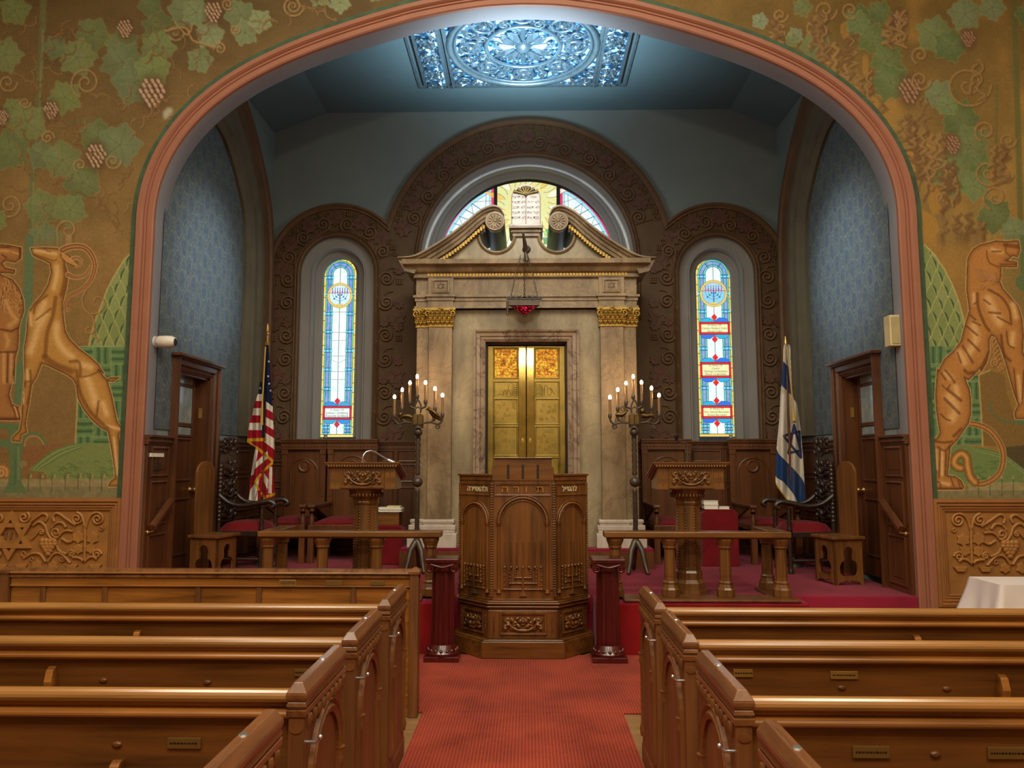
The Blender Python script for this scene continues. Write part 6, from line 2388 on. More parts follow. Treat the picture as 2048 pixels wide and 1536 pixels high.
    for (axis, tpos, hw_) in (('x', -s * d, w), ('y', -w, d), ('y', w - .022, d)):
        # foot scallop along the bottom edge
        bot_ = [(-hw_, 0), (-hw_ + .03, 0), (-hw_ + .05, .03), (-.03, .045), (0, .03), (.03, .045), (hw_ - .05, .03), (hw_ - .03, 0), (hw_, 0)]
        out2 = bot_ + [(hw_, H), (-hw_, H)]
        p = MB()
        t0 = tpos if axis == 'y' else min(tpos, tpos + s * .022)
        p.plate(out2, [list(reversed(trefoil(hw_, H)))], axis, t0, t0 + .022)
        p.build('pierced_board', M['stoolwood'], k, local=True, bev=.002)
    se = MB()
    se.box(-d - .025, d + .025, -w - .025, w + .025, H, zsu)
    se.build('seat', M['stoolwood'], k, local=True, bev=.006)
    bb = MB()
    hb = PZ(922, 7.85) - ZS
    wb = .15
    prof = [(-wb * .92, zsu - .01), (wb * .92, zsu - .01), (wb, hb - .13)] + [(wb * math.cos(a), hb - .13 + .13 * math.sin(a)) for a in np.linspace(.1, PI - .1, 12)] + [(-wb, hb - .13)]
    x_ = s * (d - .02)
    bb.prism(prof, 'x', x_ - .012, x_ + .012)
    bb.build('backboard', M['stoolwood'], k, local=True, bev=.004)

# ------------------------------------------------------------------ flags
M['cloth'] = paintmat('flag_cloth', 0.9, 0, 0.1, 0.12, 60)
M['poleoak'] = wood('flag_pole_oak', '#4a2412', '#6e3a1e', 'z', 0.35, 4)
Rr, Wh, Nv, Gd = rgb('#9c1c2a'), rgb('#d8cfc2'), rgb('#1c2440'), rgb('#c89a2c')


def flag_surface(Y0, amp, freq, ph):
    g0 = plane_px(1.0)

    def f(px, py):
        q = g0(px, py)
        Y = Y0 + amp * np.sin((px - ph) * freq + (py - 700) * .004)
        d = q - np.array([0, 0, EYE])
        r = d * Y[..., None]
        r[..., 2] += EYE
        return r
    return f


YFL = 8.96
t = thing('flag', 'red and white striped flag with starry navy canton on a pole, left', 'flag', P(524, 1110, Y=YFL), 0, 'flags on poles')
U = lambda pts: [(470 + x / 4.04, 640 + y / 4.04) for x, y in pts]
g = Paint(492, 684, 553, 1012, 0.6, Rr)
out_ = U([(250, 200), (268, 200), (288, 420), (302, 690), (312, 900), (320, 1060), (306, 1160), (300, 1190), (308, 1260), (324, 1400), (322, 1430), (262, 1450), (250, 1480), (214, 1420), (190, 1480), (150, 1490), (108, 1475), (116, 1380), (130, 1240),
          (152, 1090), (166, 1030), (96, 985), (102, 930), (116, 830), (148, 700), (186, 590), (200, 500), (225, 500), (238, 330)])
w_, inm = g.inside(out_)
g.id[:] = -1
g.id[w_][inm] = 0
for pts, c in (([(180, 598), (222, 598), (222, 655), (168, 655)], Wh), ([(150, 712), (222, 712), (222, 770), (140, 770)], Wh), ([(112, 830), (222, 830), (222, 890), (100, 890)], Wh),
               ([(240, 655), (310, 690), (310, 750), (240, 710)], Wh), ([(240, 780), (316, 820), (316, 890), (240, 845)], Wh), ([(236, 905), (322, 960), (322, 1050), (236, 985)], Wh),
               ([(165, 1030), (190, 1040), (150, 1250), (120, 1260)], Wh), ([(170, 1150), (260, 1060), (270, 1110), (165, 1200)], Wh), ([(104, 1480), (125, 1370), (200, 1260), (190, 1330), (150, 1490)], Wh),
               ([(225, 1220), (270, 1290), (262, 1370), (222, 1280)], Wh), ([(278, 1180), (302, 1190), (295, 1400), (268, 1400)], Wh), ([(160, 1470), (185, 1380), (186, 1480)], Wh),
               ([(236, 190), (272, 190), (304, 700), (250, 655), (244, 955), (214, 955), (228, 640)], Nv), ([(196, 500), (226, 500), (222, 598), (178, 598)], Nv)):
    g.fill(U(pts), c)
for pts, w2 in (([(96, 970), (240, 966)], 6.5), ([(108, 990), (200, 1050), (305, 1140)], 5.5), ([(306, 1150), (230, 1220)], 5), ([(205, 1250), (162, 1310), (190, 1370)], 5), ([(218, 1400), (250, 1475)], 5), ([(262, 1425), (324, 1405)], 5.5)):
    g.stroke(U(pts), w2, Gd, 1, .2)
for x, y in ((204, 550), (273, 335), (276, 515), (287, 570), (268, 455)):
    cx_, cy_ = U([(x, y)])[0]
    g.fill([(cx_ + (2.6 if i % 2 == 0 else 1.1) * math.sin(i * PI / 5), cy_ - (2.6 if i % 2 == 0 else 1.1) * math.cos(i * PI / 5)) for i in range(10)], Wh)
g.build({0: 'flag_cloth'}, M['cloth'], flag_surface(YFL, .035, .30, 500), t)
p0, p1 = P(534.5, 690, Y=YFL + .01), P(524, 1112, Y=YFL + .02)
p1.z = ZS + .1
MB().tube([p0, p1], .014, 10).build('pole', M['poleoak'], t)
fi = MB()
fi.tube([p0, P(535, 684, Y=YFL)], [.03, .03], 12)
fi.tube([P(535, 684, Y=YFL), P(535.3, 670, Y=YFL)], .012, 10)
fi.sphere(P(536, 668, Y=YFL), .02, 10)
fi.tube([P(535.3, 667, Y=YFL), P(535.3, 660, Y=YFL), P(535, 647, Y=YFL)], [.008, .022, .002], 8)
fi.build('spear_finial', M['brassplate'], t)
MB().tube([P(531, 694, Y=YFL - .06), P(525, 800, Y=YFL - .07), P(523, 850, Y=YFL - .07)], [.009, .009, .02], 8).build('gold_cord', plain('cord_gold', '#c09a3c', 0.7), t)
MB().lathe([(.095, ZS), (.095, ZS + .02), (.05, ZS + .05), (.025, ZS + .14)], (p1.x, p1.y, 0), 20).build('stand', M['iron'], t)

t = thing('flag', 'white flag with blue bands and six-pointed star on a pole, right', 'flag', P(1588, 1110, Y=YFL), 0, 'flags on poles')
V = lambda pts: [(1530 + x / 4.264, 660 + y / 4.264) for x, y in pts]
g = Paint(1548, 684, 1614, 1012, 0.6, rgb('#cdc3b4'))
out_ = V([(160, 130), (210, 130), (216, 230), (222, 340), (236, 560), (268, 625), (285, 720), (302, 840), (316, 1000), (330, 1200), (336, 1340), (338, 1450), (290, 1476), (210, 1476), (150, 1400), (95, 1320), (90, 1230), (98, 1010), (112, 850), (120, 760), (130, 560),
          (138, 460), (148, 330), (156, 250)])
w_, inm = g.inside(smooth(out_, 3, True))
g.id[:] = -1
g.id[w_][inm] = 0
Bl = rgb('#24406e')
g.fill(V([(150, 262), (216, 330), (226, 558), (130, 462)]), Bl)
g.fill(smooth(V([(92, 1020), (120, 1060), (170, 1110), (220, 1160), (268, 1212), (332, 1300), (350, 1450), (290, 1480), (250, 1410), (200, 1345), (150, 1290), (84, 1230)]), 3, True), Bl)
for tri_ in ([(248, 812), (200, 1050), (306, 1030)], [(158, 903), (294, 866), (306, 1088)]):
    g.stroke(V(tri_ + tri_[:1]), 5.2, rgb('#23305a'), 1, .25)
g.stroke(V([(95, 1322), (150, 1405), (212, 1478)]), 4.5, Gd, 1, .3)
for x in (180, 240, 290):
    g.stroke(V([(x - 30, 480), (x - 10, 900), (x + 10, 1400)]), 9, rgb('#5a5044'), .3, 1.0)
g.stroke(V([(160, 560), (135, 900)]), 12, rgb('#f0ece4'), .5, 1.0)
g.build({0: 'flag_cloth'}, M['cloth'], flag_surface(YFL + .0, .035, .26, 1550), t)
p0, p1 = P(1571, 692, Y=YFL + .01), P(1588, 1112, Y=YFL + .02)
p1.z = ZS + .1
MB().tube([p0, p1], .014, 10).build('pole', M['poleoak'], t)
fi = MB()
fi.tube([p0, P(1571, 686, Y=YFL + .01)], .024, 12)
fi.tube([P(1571, 687, Y=YFL + .01), P(1570.5, 673, Y=YFL + .01)], [.02, .006], 10)
fi.build('spear_finial', M['brassk'], t)
cd = MB()
cd.tube([P(1574, 695, Y=YFL - .05), P(1581, 760, Y=YFL - .05), P(1588, 830, Y=YFL - .05)], .008, 8)
cd.tube([P(1586, 818, Y=YFL - .05), P(1588, 842, Y=YFL - .05)], [.01, .026], 8)
cd.build('gold_cord', plain('cord_gold_right', '#c09a3c', 0.7), t)
MB().lathe([(.095, ZS), (.095, ZS + .02), (.05, ZS + .05), (.025, ZS + .14)], (p1.x, p1.y, 0), 20).build('stand', M['iron'], t)
# ------------------------------------------------------------------ pews
ZCAP, ZRAIL = .95, .92
LP = 2.80                          # pew length


def plaque(name, px, py, w, h, Y, parent, M_=None):
    q = P(px, py, Y=Y)
    mb = MB().box(q.x - w / 2, q.x + w / 2, Y - .004, Y + .004, q.z - h / 2, q.z + h / 2)
    return mb.build(name, M_ or M['brassplate'], parent, bev=.0015)


def pew(s, xa, yn, yf, label, group):
    """s = -1 pews left of the aisle; xa = aisle face; yn/yf = near and far edge of the end"""
    t = thing('pew', label, 'pew', (xa + s * LP / 2, (yn + yf) / 2, 0), 0, group)
    th = .052
    for e, x0 in ((0, xa), (1, xa + s * (LP - th))):
        a, b = min(x0, x0 + s * th), max(x0, x0 + s * th)
        xm = (a + b) / 2
        en = MB()
        en.box(a, b, yn, yf, 0, .855)
        en.box(a - .004, b + .004, yn - .006, yf + .006, 0, .10)
        eo = en.build('end_panel', M['pewend'], t, bev=.006)
        cp = MB()
        # moulded cap: collar, hollow, chamfered coping
        def lay(o, z0, o2, z1):
            cp.taper(a - o, b + o, yn - o, yf + o, z0, a - o2, b + o2, yn - o2, yf + o2, z1)
        lay(.005, .845, .007, .868)
        lay(.001, .868, .001, .876)
        lay(.007, .876, .003, .892)
        lay(.003, .892, .008, .902)
        lay(.008, .902, .008, .918)
        lay(.008, .918, -.012, ZCAP)
        cp.build('end_cap', M['pewcap'], eo, bev=.003)
        if e == 0:
            # blind arch on colonnettes, with a row of pendants below the cap
            f = xa
            d = -s
            ym, hw = (yn + yf) / 2, (yf - yn) / 2 - .075
            ar = MB()
            zsp = .60
            pts = [(ym + hw, .16), (ym + hw, zsp)] + [(ym + hw * math.cos(q) * 1.0, zsp + hw * 1.05 * math.sin(q)) for q in np.linspace(.15, PI - .15, 14)] + [(ym - hw, zsp), (ym - hw, .16)]
            ar.band(pts, [(.02, 0), (.02, d * .01), (.0, d * .016), (-.012, d * .004), (-.024, d * .014), (-.034, 0)], f, ax='x')
            for y in (ym - hw, ym + hw):
                ar.lathe([(.016, .16), (.022, .2), (.014, .23), (.013, zsp - .06), (.022, zsp - .04), (.015, zsp - .025), (.024, zsp)], (f + d * .004, y, 0), 10)
            for i in range(9):
                y = yn + .04 + (yf - yn - .08) * i / 8
                ar.lathe([(.012, .845), (.016, .83), (.006, .80)], (f + d * .002, y, 0), 8)
            ar.box(f - .004, f + .006, yn + .03, yf - .03, .83, .845) if False else None
            ar.build('arch_carving', M['pewend'], eo)
            hk = MB()
            hk.tube([(f, yn + .03, .76), (f + d * .03, yn + .03, .76), (f + d * .042, yn + .03, .772)], .006, 6)
            hk.sphere((f + d * .044, yn + .03, .775), .009, 8)
            hk.build('aisle_hook', M['steel'], eo)
            pl = MB()
            pl.lathe([(.018, 0), (.018, -.003)], (xm, yn - .0005, .81), 16, 'y', sx=1.2, sy=.8)
            pl.build('peg_plug', M['pewcap'], eo)
            MB().lathe([(.013, ZCAP - .001), (.011, ZCAP + .003)], (xm, (yn + yf) / 2 + .04, 0), 14).build('number_disc', M['steel'], eo)
    x0, x1 = sorted((xa + s * th, xa + s * (LP - th)))
    bk = MB()
    bk.prism([(yn + .055, ZRAIL - .06), (yn + .075, ZRAIL - .06), (yn + .14, .10), (yn + .12, .10)], 'x', x0, x1)
    bk.build('backrest', M['pewdark'], t)
    rl = MB()
    prof = [(yn + .085, ZRAIL - .10)]
    prof += [(yn + .075, ZRAIL - .012)]
    prof += [(yn + .048 + .026 * math.cos(a), ZRAIL - .026 + .026 * math.sin(a)) for a in np.linspace(.6, PI, 8)]
    prof += [(yn + .026, ZRAIL - .036), (yn + .045, ZRAIL - .050), (yn + .052, ZRAIL - .062)]
    prof += [(yn + .042 + .016 * math.cos(a), ZRAIL - .078 + .014 * math.sin(a)) for a in np.linspace(PI * .6, PI * 1.4, 6)]
    prof += [(yn + .056, ZRAIL - .10)]
    rl.prism(prof[:12] + [(yn + .085, ZRAIL - .05)], 'x', x0, x1)
    rl.build('top_rail', M['rail'], t, bev=.002)
    MB().prism([(yn + .085, ZRAIL - .10), (yn + .085, ZRAIL - .0501)] + prof[11:], 'x', x0, x1).build('rail_moulding', M['pew'], t)
    st = MB()
    st.prism([(yn + .10, .44), (yf - .02, .46), (yf - .0, .45), (yf - .0, .425), (yn + .10, .41)], 'x', x0, x1)
    st.build('seat', M['pew'], t)
    for q in (.33, .66):
        xx = x0 + (x1 - x0) * q
        MB().prism([(yn + .13, .0), (yf - .06, .0), (yf - .06, .42), (yn + .13, .41)], 'x', xx - .02, xx + .02).build('seat_support', M['pewdark'], t)
    return t


GL, GR = 'pews left of the aisle', 'pews right of the aisle'
LE = [(4.47, 'left pew, frontmost of its block, just behind the panelled front screen'), (3.72, 'left pew, second behind the panelled front screen'), (3.0, 'left pew, third behind the panelled front screen'),
      (2.24, 'left pew nearest the viewer, only its sloping end cap in view')]
RE = [(4.41, 'right pew nearest the platform steps, first of its block'), (3.71, 'right pew second from the platform, with two bright brass plaques'), (2.95, 'right pew third from the platform, with a dull brass plaque'),
      (2.18, 'right pew nearest the viewer, only its end cap in view')]
pl, prr = [], []
for yf, lab in LE:
    pl.append((pew(-1, -.71, yf - .52, yf, lab, GL), yf - .52))
for yf, lab in RE:
    prr.append((pew(1, .635, yf - .52, yf, lab, GR), yf - .52))
M['dullbrass'] = plain('dull_brass', '#7d5c2c', 0.5, 0.5, 0.1)


def back_y(lst, i, px, py):
    # face of the sloping backrest at this height
    yn = lst[i][1]
    z = P(px, py, Y=yn + .065).z
    return yn + .055 + .065 * (ZRAIL - .06 - z) / (ZRAIL - .16)


def on_back(lst, i, px, py, w, h, nm, M_=None):
    t, yn = lst[i]
    yy = back_y(lst, i, px, py) - .003
    o = plaque(nm, px, py, w, h, yy, t, M_)
    return o


def engrave(par, px, py, w, Y, n=2):
    mb = MB()
    q = P(px, py, Y=Y)
    rs = random.Random(int(px))
    for i in range(n):
        z = q.z + .006 - i * .011 if n > 1 else q.z
        x = q.x - w * .42
        while x < q.x + w * .4:
            l = rs.uniform(.004, .009)
            mb.box(x, x + l, Y - .0048, Y - .0038, z - .0028, z + .0028)
            x += l + .003
    mb.build('engraved_text', M['carvedark'], par)


for lst, i, px, py, w, h, nm, mm in ((pl, 1, 606, 1345, .072, .03, 'plaque', M['dullbrass']), (pl, 2, 369, 1486, .11, .034, 'plaque', M['dullbrass']),
                                     (prr, 1, 1486, 1346, .08, .032, 'plaque', None), (prr, 1, 1688, 1350, .112, .032, 'plaque', None),
                                     (prr, 2, 1742, 1504, .115, .036, 'plaque', M['dullbrass']), (prr, 2, 2012, 1506, .115, .036, 'plaque', M['dullbrass'])):
    o = on_back(lst, i, px, py, w, h, nm, mm)
    engrave(o, px, py, w, back_y(lst, i, px, py) - .003, 1)
# curved book brackets and little buttons on the pew backs
for lst, i, px, py in ((pl, 0, 277, 1266), (pl, 1, 106, 1340), (prr, 0, 1832, 1276), (prr, 1, 2002, 1356), (pl, 2, 235, 1530)):
    t, yn = lst[i]
    q = P(px, py, Y=yn + .06)
    mb = MB()
    mb.prism([(yn + .10, q.z - .12), (yn + .03, q.z - .10), (yn + .022, q.z - .04), (yn + .035, q.z + .005), (yn + .055, q.z + .018), (yn + .08, q.z + .012)], 'x', q.x - .016, q.x + .016)
    mb.build('book_bracket', M['pew'], t, bev=.004)
for lst, i, px, py in ((pl, 1, 207, 1360), (pl, 1, 415, 1364), (pl, 2, 235, 1488), (prr, 1, 1683, 1375), (prr, 1, 1893, 1377), (prr, 2, 1870, 1508)):
    t, yn = lst[i]
    yb_ = back_y(lst, i, px, py)
    q = P(px, py, Y=yb_)
    MB().lathe([(.018, .004), (.016, -.006), (.008, -.009)], (q.x, yb_, q.z), 14, 'y', sy=.6).build('cup_button', M['pewdark'], t)

# panelled screen in front of the left block
YSn = 5.10
t = thing('pew_screen', 'long panelled oak screen in front of the left pews, with a brass plaque', 'screen', (-2.1, YSn, 0))
xs0, xs1 = -3.52, -.722
zt = PZ(1140, YSn)
mb = MB()
mb.box(xs0 + .06, xs1 - .06, YSn + .012, YSn + .04, 0, zt - .1)
mb.build('panel_board', M['pew'], t)
fr = MB()
fr.box(xs0 + .06, xs1 - .06, YSn, YSn + .05, PZ(1174, YSn), PZ(1157, YSn))
fr.box(xs0 + .06, xs1 - .06, YSn - .006, YSn + .05, PZ(1176, YSn), PZ(1173, YSn))
fr.box(xs0 + .06, xs1 - .06, YSn, YSn + .05, 0, .14)
fr.build('frieze', M['pew'], t, bev=.003)
for px in (84, 208, 395, 517, 706):
    x = PX(px, 1200, YSn)
    MB().box(x - .018, x + .018, YSn + .0, YSn + .045, .14, PZ(1176, YSn)).build('stile', M['pewend'], t, bev=.004)
tr = MB()
zc = PZ(1157, YSn)
prof = [(YSn - .012, zc), (YSn - .012, zc + .012), (YSn - .004, zc + .02), (YSn - .018, zc + .03), (YSn - .018, zt - .02), (YSn - .008, zt - .012), (YSn - .004, zt), (YSn + .05, zt), (YSn + .06, zt - .02), (YSn + .055, zc)]
tr.prism(prof, 'x', xs0, xs1)
tr.build('top_rail', M['pewcap'], t)
tr2 = MB().tube([(xs0 + .02, YSn - .012, zc + .03), (xs1 - .02, YSn - .012, zc + .03)], .008, 8)
tr2.build('bead', M['rail'], t)
for a, b in ((xs0 - .01, xs0 + .055), (xs1 - .06, xs1)):
    MB().box(a, b, YSn - .02, YSn + .065, 0, zt - .012).build('end_post', M['pewend'], t, bev=.005)
    cc = MB()
    cc.taper(a - .008, b + .008, YSn - .028, YSn + .073, zt - .03, a - .008, b + .008, YSn - .028, YSn + .073, zt - .008)
    cc.taper(a - .008, b + .008, YSn - .028, YSn + .073, zt - .008, a + .02, b - .02, YSn, YSn + .045, zt + .012)
    cc.build('post_cap', M['pewcap'], t, bev=.003)
o = plaque('plaque', 575.5, 1165.5, .113, .04, YSn - .002, t)
engrave(o, 575.5, 1165.5, .113, YSn - .002, 2)
plaque('plaque', 668, 1166, .11, .034, YSn - .002, t, M['dullbrass'])
for px in (755,):
    plaque('plaque', px, 1166, .09, .03, YSn - .002, t, M['dullbrass'])

# ------------------------------------------------------------------ table under a white cloth by the right wall
TX0, TX1, TY0, TY1, TZ = 3.50, 5.3, 5.80, 6.22, .74
M['linen'] = plain('white_linen', '#d9ccc8', 0.85, 0, 0.04, 5)
t = thing('folding_table', 'folding table hidden under the white cloth at the right wall', 'table', ((TX0 + TX1) / 2, (TY0 + TY1) / 2, 0))
MB().box(TX0 + .01, TX1 - .01, TY0 + .01, TY1 - .01, TZ - .035, TZ - .006).build('table_top', M['whitep'], t)
for x in (TX0 + .12, TX1 - .12):
    for y in (TY0 + .06, TY1 - .06):
        MB().tube([(x, y, 0), (x, y, TZ - .035)], .014, 8).build('leg', M['iron'], t)
cl = MB()
N = 132
rect = []
per = [(TX0, TY1), (TX0, TY0), (TX1, TY0), (TX1, TY1)]
segs = [(per[i], per[(i + 1) % 4]) for i in range(4)]
ring_ = []
for i, (a, b) in enumerate(segs):
    m = (16, 60, 16, 40)[i]
    for k_ in range(m):
        u = k_ / m
        ring_.append((a[0] + (b[0] - a[0]) * u, a[1] + (b[1] - a[1]) * u, i, u))
cxm, cym = (TX0 + TX1) / 2, (TY0 + TY1) / 2
vs, fs = [], []
rows = 9
drop = .62
for r in range(rows):
    v = r / (rows - 1)
    for k_, (x, y, i, u) in enumerate(ring_):
        nx_, ny_ = [(-1, 0), (0, -1), (1, 0), (0, 1)][i]
        edge = min(u, 1 - u) if True else 0
        L = (TY1 - TY0, TX1 - TX0)[i % 2]
        dc = edge * L
        cor = math.exp(-(dc / .07) ** 2)
        fl = .03 * v * math.sin(k_ * .9 + i) * (.4 + v) + .10 * v ** 1.2 * cor + .05 * v
        if i == 0:
            fl += .10 * v ** 1.3
        x2, y2 = x + nx_ * fl, y + ny_ * fl
        if cor > .05:
            sx_ = -1 if x < cxm else 1
            sy_ = -1 if y < cym else 1
            if i % 2 == 0:
                y2 += sy_ * .12 * v * cor
            else:
                x2 += sx_ * .14 * v * cor
        z = TZ - drop * v * (1 + .0 * cor) + (.004 if r == 0 else 0)
        vs.append((x2, y2, z))
n = len(ring_)
for r in range(rows - 1):
    for k_ in range(n):
        fs.append((r * n + k_, r * n + (k_ + 1) % n, (r + 1) * n + (k_ + 1) % n, (r + 1) * n + k_))
cl.add(vs, fs, True)
cl.add(vs[:n], [tuple(range(n))])
o = cl.build('tablecloth', M['linen'])
tag(o, 'white cloth draped in folds over the table at the right wall', 'tablecloth')
# ------------------------------------------------------------------ painted wall
M['mural'] = paintmat('wall_painting', 0.72, 0, 0.25, 0.16, 45, 0.97)
K = 1.0
c_ = lambda h, k=1.0: rgb(h) * k * K
rs = random.Random(21)


def vine_leaf(g, x, y, r, hexc, pid=None, a=.72, vein=True):
    r *= 1.2
    rot = rs.uniform(0, 6.28)
    n = 40
    sq = rs.uniform(.05, .12)
    pts = []
    for i in range(n):
        u = 2 * PI * i / n
        q = r * (.92 + .10 * math.cos(5 * u) + sq * math.cos(10 * u + 1) + .03 * math.cos(15 * u)) * rs.uniform(.97, 1.03)
        pts.append((x + q * math.cos(rot + u), y + q * math.sin(rot + u)))
    g.stroke([(x - r * .3, y + r * .3), (x + r * .3, y - r * .3)], r * 2.4, c_('#4e4426'), .25, 1.0)
    g.fill(pts, c_(hexc), pid, a)
    g.stroke([(x - r * .3, y - r * .35), (x + r * .1, y)], r * .9, c_('#8f9a6a'), .22, 1.0)
    for i in range(5):
        u = rot + 2 * PI * i / 5
        g.stroke([(x, y), (x + r * .8 * math.cos(u), y + r * .8 * math.sin(u))], 2.4, c_('#465432'), .28, .8)
    g.stroke(pts + pts[:1], 2.2, c_('#a09662'), .22, .9)


def grapes(g, x, y, r, light='#b99a7c', pid=None):
    r *= 1.05
    g.stroke([(x, y - r * .5), (x, y + r * .5)], r * 1.9, c_('#5c4028'), .75, .9)
    for j, n in enumerate((3, 4, 5, 4, 3, 2)):
        for i in range(n):
            gx = x + (i - (n - 1) / 2) * r * .42 + rs.uniform(-1, 1)
            gy = y - r * .9 + j * r * .36 + rs.uniform(-1, 1)
            g.stroke([(gx - r * .05, gy - r * .09), (gx + r * .05, gy + r * .09)], r * .33, c_('#5a3a2a'), .9, .4)
            g.stroke([(gx - r * .06, gy - r * .10), (gx + r * .03, gy + r * .06)], r * .22, c_(light), .95, .5)


def tendril(g, pts, w=3, light='#a8895a', dark='#5c4022', pid=None):
    g.stroke([(p[0] + w * .55, p[1] + w * .55) for p in pts], w * 1.3, c_(dark), .6, .6)
    g.stroke(pts, w, c_(light), .75, .5, pid=pid)


def curl(g, x, y, r, t=1.6, a0=0, w=3, light='#a8895a'):
    tendril(g, spiral(x, y, r, r * .12, a0, t, 30), w, light)


murL = thing('painted_mural', 'painted mural of a horned gazelle and lion under vines, left of the arch', 'mural', (-4.4, YW, 2.6))
murR = thing('painted_mural', 'painted mural of a striped big cat under vines, right of the arch', 'mural', (4.3, YW, 2.6))
YM = YW - .004
arch_px = [(270, 512)]

# ---- upper vine painting, whole width of the wall above the animals
g = Paint(-40, -60, 2140, 470, 2.0, c_('#7a5c34'))
n1, n2, n3 = g.noise(14, 1, 2), g.noise(48, 1, 3), g.noise(120, 1, 4)
tx = np.clip((g.X - 700) / 900, 0, 1)[..., None]
ty_ = np.clip(g.Y / 470, 0, 1)[..., None]
base = (c_('#6c5632') * (1 - ty_) + c_('#8c6e3e') * ty_) * (1 - tx) + (c_('#7c612c') * (1 - ty_) + c_('#9c7c40') * ty_) * tx
g.c[:] = base * (.72 + .4 * n1[..., None] + .2 * (n2[..., None] - .5) + .12 * (n3[..., None] - .5))
# golden patches low on the right
m = np.clip((n2 * .7 + n1 * .5 - .62) * 4, 0, 1) * np.clip((g.X - 1500) / 200, 0, 1)
g.c[:] = g.c * (1 - m[..., None] * .6) + c_('#a87c34') * m[..., None] * .6
for x, y, w, h in ((1740, 215, 40, 60), (1850, 460, 50, 90), (1820, 330, 30, 60), (1870, 400, 30, 60), (2000, 425, 22, 14), (1985, 350, 14, 10), (1660, 120, 30, 20), (1690, 60, 20, 40), (1730, 130, 14, 50)):
    pts = [(x + w * .5 * math.cos(a) * rs.uniform(.7, 1.2), y + h * .5 * math.sin(a) * rs.uniform(.8, 1.2)) for a in np.linspace(0, 2 * PI, 11)[:-1]]
    g.fill(pts, c_('#a67a30'), a=.75)
g.stroke([(88, -60), (85, 60), (75, 230), (66, 330), (62, 470)], 13, c_('#6c7048'), .85, .5)
g.stroke([(86, 60), (78, 230), (68, 330), (66, 470)], 4, c_('#8d8a58'), .6, .8)
g.stroke([(2026, -60), (2030, 60), (2036, 250), (2042, 470)], 12, c_('#5f6236'), .8, .5)
g.stroke([(1994, 170), (1992, 300), (2008, 340)], 5, c_('#5f6236'), .6, .5)
g.stroke(smooth([(66, 360), (100, 290), (140, 245), (200, 240)], 5), 7, c_('#6c6a40'), .7, .5)
for x, y, r in ((10, 110, 30), (185, 70, 30), (155, 115, 32), (110, 95, 20), (245, 90, 28), (320, 60, 30), (315, 95, 30), (245, 125, 36), (270, 165, 38), (305, 140, 30), (130, 195, 28), (55, 245, 34), (20, 300, 34),
                (85, 310, 25), (125, 320, 32), (195, 275, 30), (240, 290, 36), (165, 365, 32), (85, 415, 30), (140, 420, 28), (90, 475, 26), (25, 215, 16), (-10, 440, 20), (30, 20, 26), (300, 10, 20)):
    vine_leaf(g, x, y, r, rs.choice(['#6e8050', '#76864e', '#5f7548', '#687a58', '#7d8a56']))
for x, y, r in ((400, 120, 22), (420, 70, 24), (480, 30, 26), (490, 65, 22), (372, 22, 30), (520, 42, 20), (392, 25, 24), (680, 5, 18), (640, -10, 20), (750, -15, 16)):
    vine_leaf(g, x, y, r, rs.choice(['#7c8a64', '#8a9670', '#74845e']), a=.8)
for x, y, r in ((1520, 42, 14), (1605, 15, 16), (1590, 72, 14), (1632, 92, 26), (1585, 80, 12), (1720, 40, 26), (1760, 25, 20), (1745, 78, 26), (1775, 122, 28), (1780, 165, 32), (1715, 45, 20), (1870, 70, 32), (1900, 92, 28), (1930, 28, 28),
                (1878, 190, 26), (1920, 238, 32), (1940, 290, 34), (1910, 345, 42), (1950, 372, 26), (1990, 432, 30), (2030, 462, 24), (1985, 15, 22), (2060, 30, 24), (1960, 330, 20), (1895, 210, 18)):
    vine_leaf(g, x, y, r, rs.choice(['#5c6e3c', '#66774a', '#6d7f50', '#566a3e', '#72805c'] if x > 1680 else ['#6a7448', '#7f8c72']), a=.85)
for x, y, r in ((305, 187, 26), (192, 312, 20), (102, 222, 15), (250, 58, 15), (427, 25, 17), (5, 235, 12)):
    grapes(g, x, y, r)
for x, y, r in ((1800, 40, 15), (1820, 182, 22), (1905, 290, 16), (1937, 78, 14)):
    grapes(g, x, y, r, '#a07a5c')
for x, y, r, t, a in ((172, 165, 32, 1.8, 2), (225, 322, 17, 1.5, 0), (440, 97, 13, 1.6, 3), (135, 460, 26, 1.6, 1), (50, 205, 12, 1.5, 0), (20, 410, 24, -1.6, 2), (470, 58, 10, 1.5, 0), (95, 275, 14, -1.5, 0), (160, 330, 14, 1.4, 2),
                      (350, 65, 18, 1.5, 0), (586, 12, 22, 2.2, 0), (455, 8, 12, 1.5, 1), (15, 165, 20, 1.4, 0)):
    curl(g, x, y, r, t, a, 3)
for x, y, r, t, a in ((1935, 170, 48, 1.7, 0), (1970, 262, 22, 1.6, 2), (1975, 345, 27, 1.6, 1), (1840, 160, 22, 1.5, 0), (1630, 55, 20, 1.5, 1), (1795, 75, 16, 1.5, 0), (2010, 350, 16, 1.5, 0), (1990, 395, 26, 1.5, 2), (1880, 395, 10, 1.4, 0),
                      (1650, 20, 24, 1.5, 0), (1560, 30, 16, 1.4, 0), (1840, 110, 18, 1.4, 2), (2015, 280, 18, 1.5, 0), (1700, 20, 18, 1.4, 1)):
    curl(g, x, y, r, t, a, 3.5, '#a07c48')
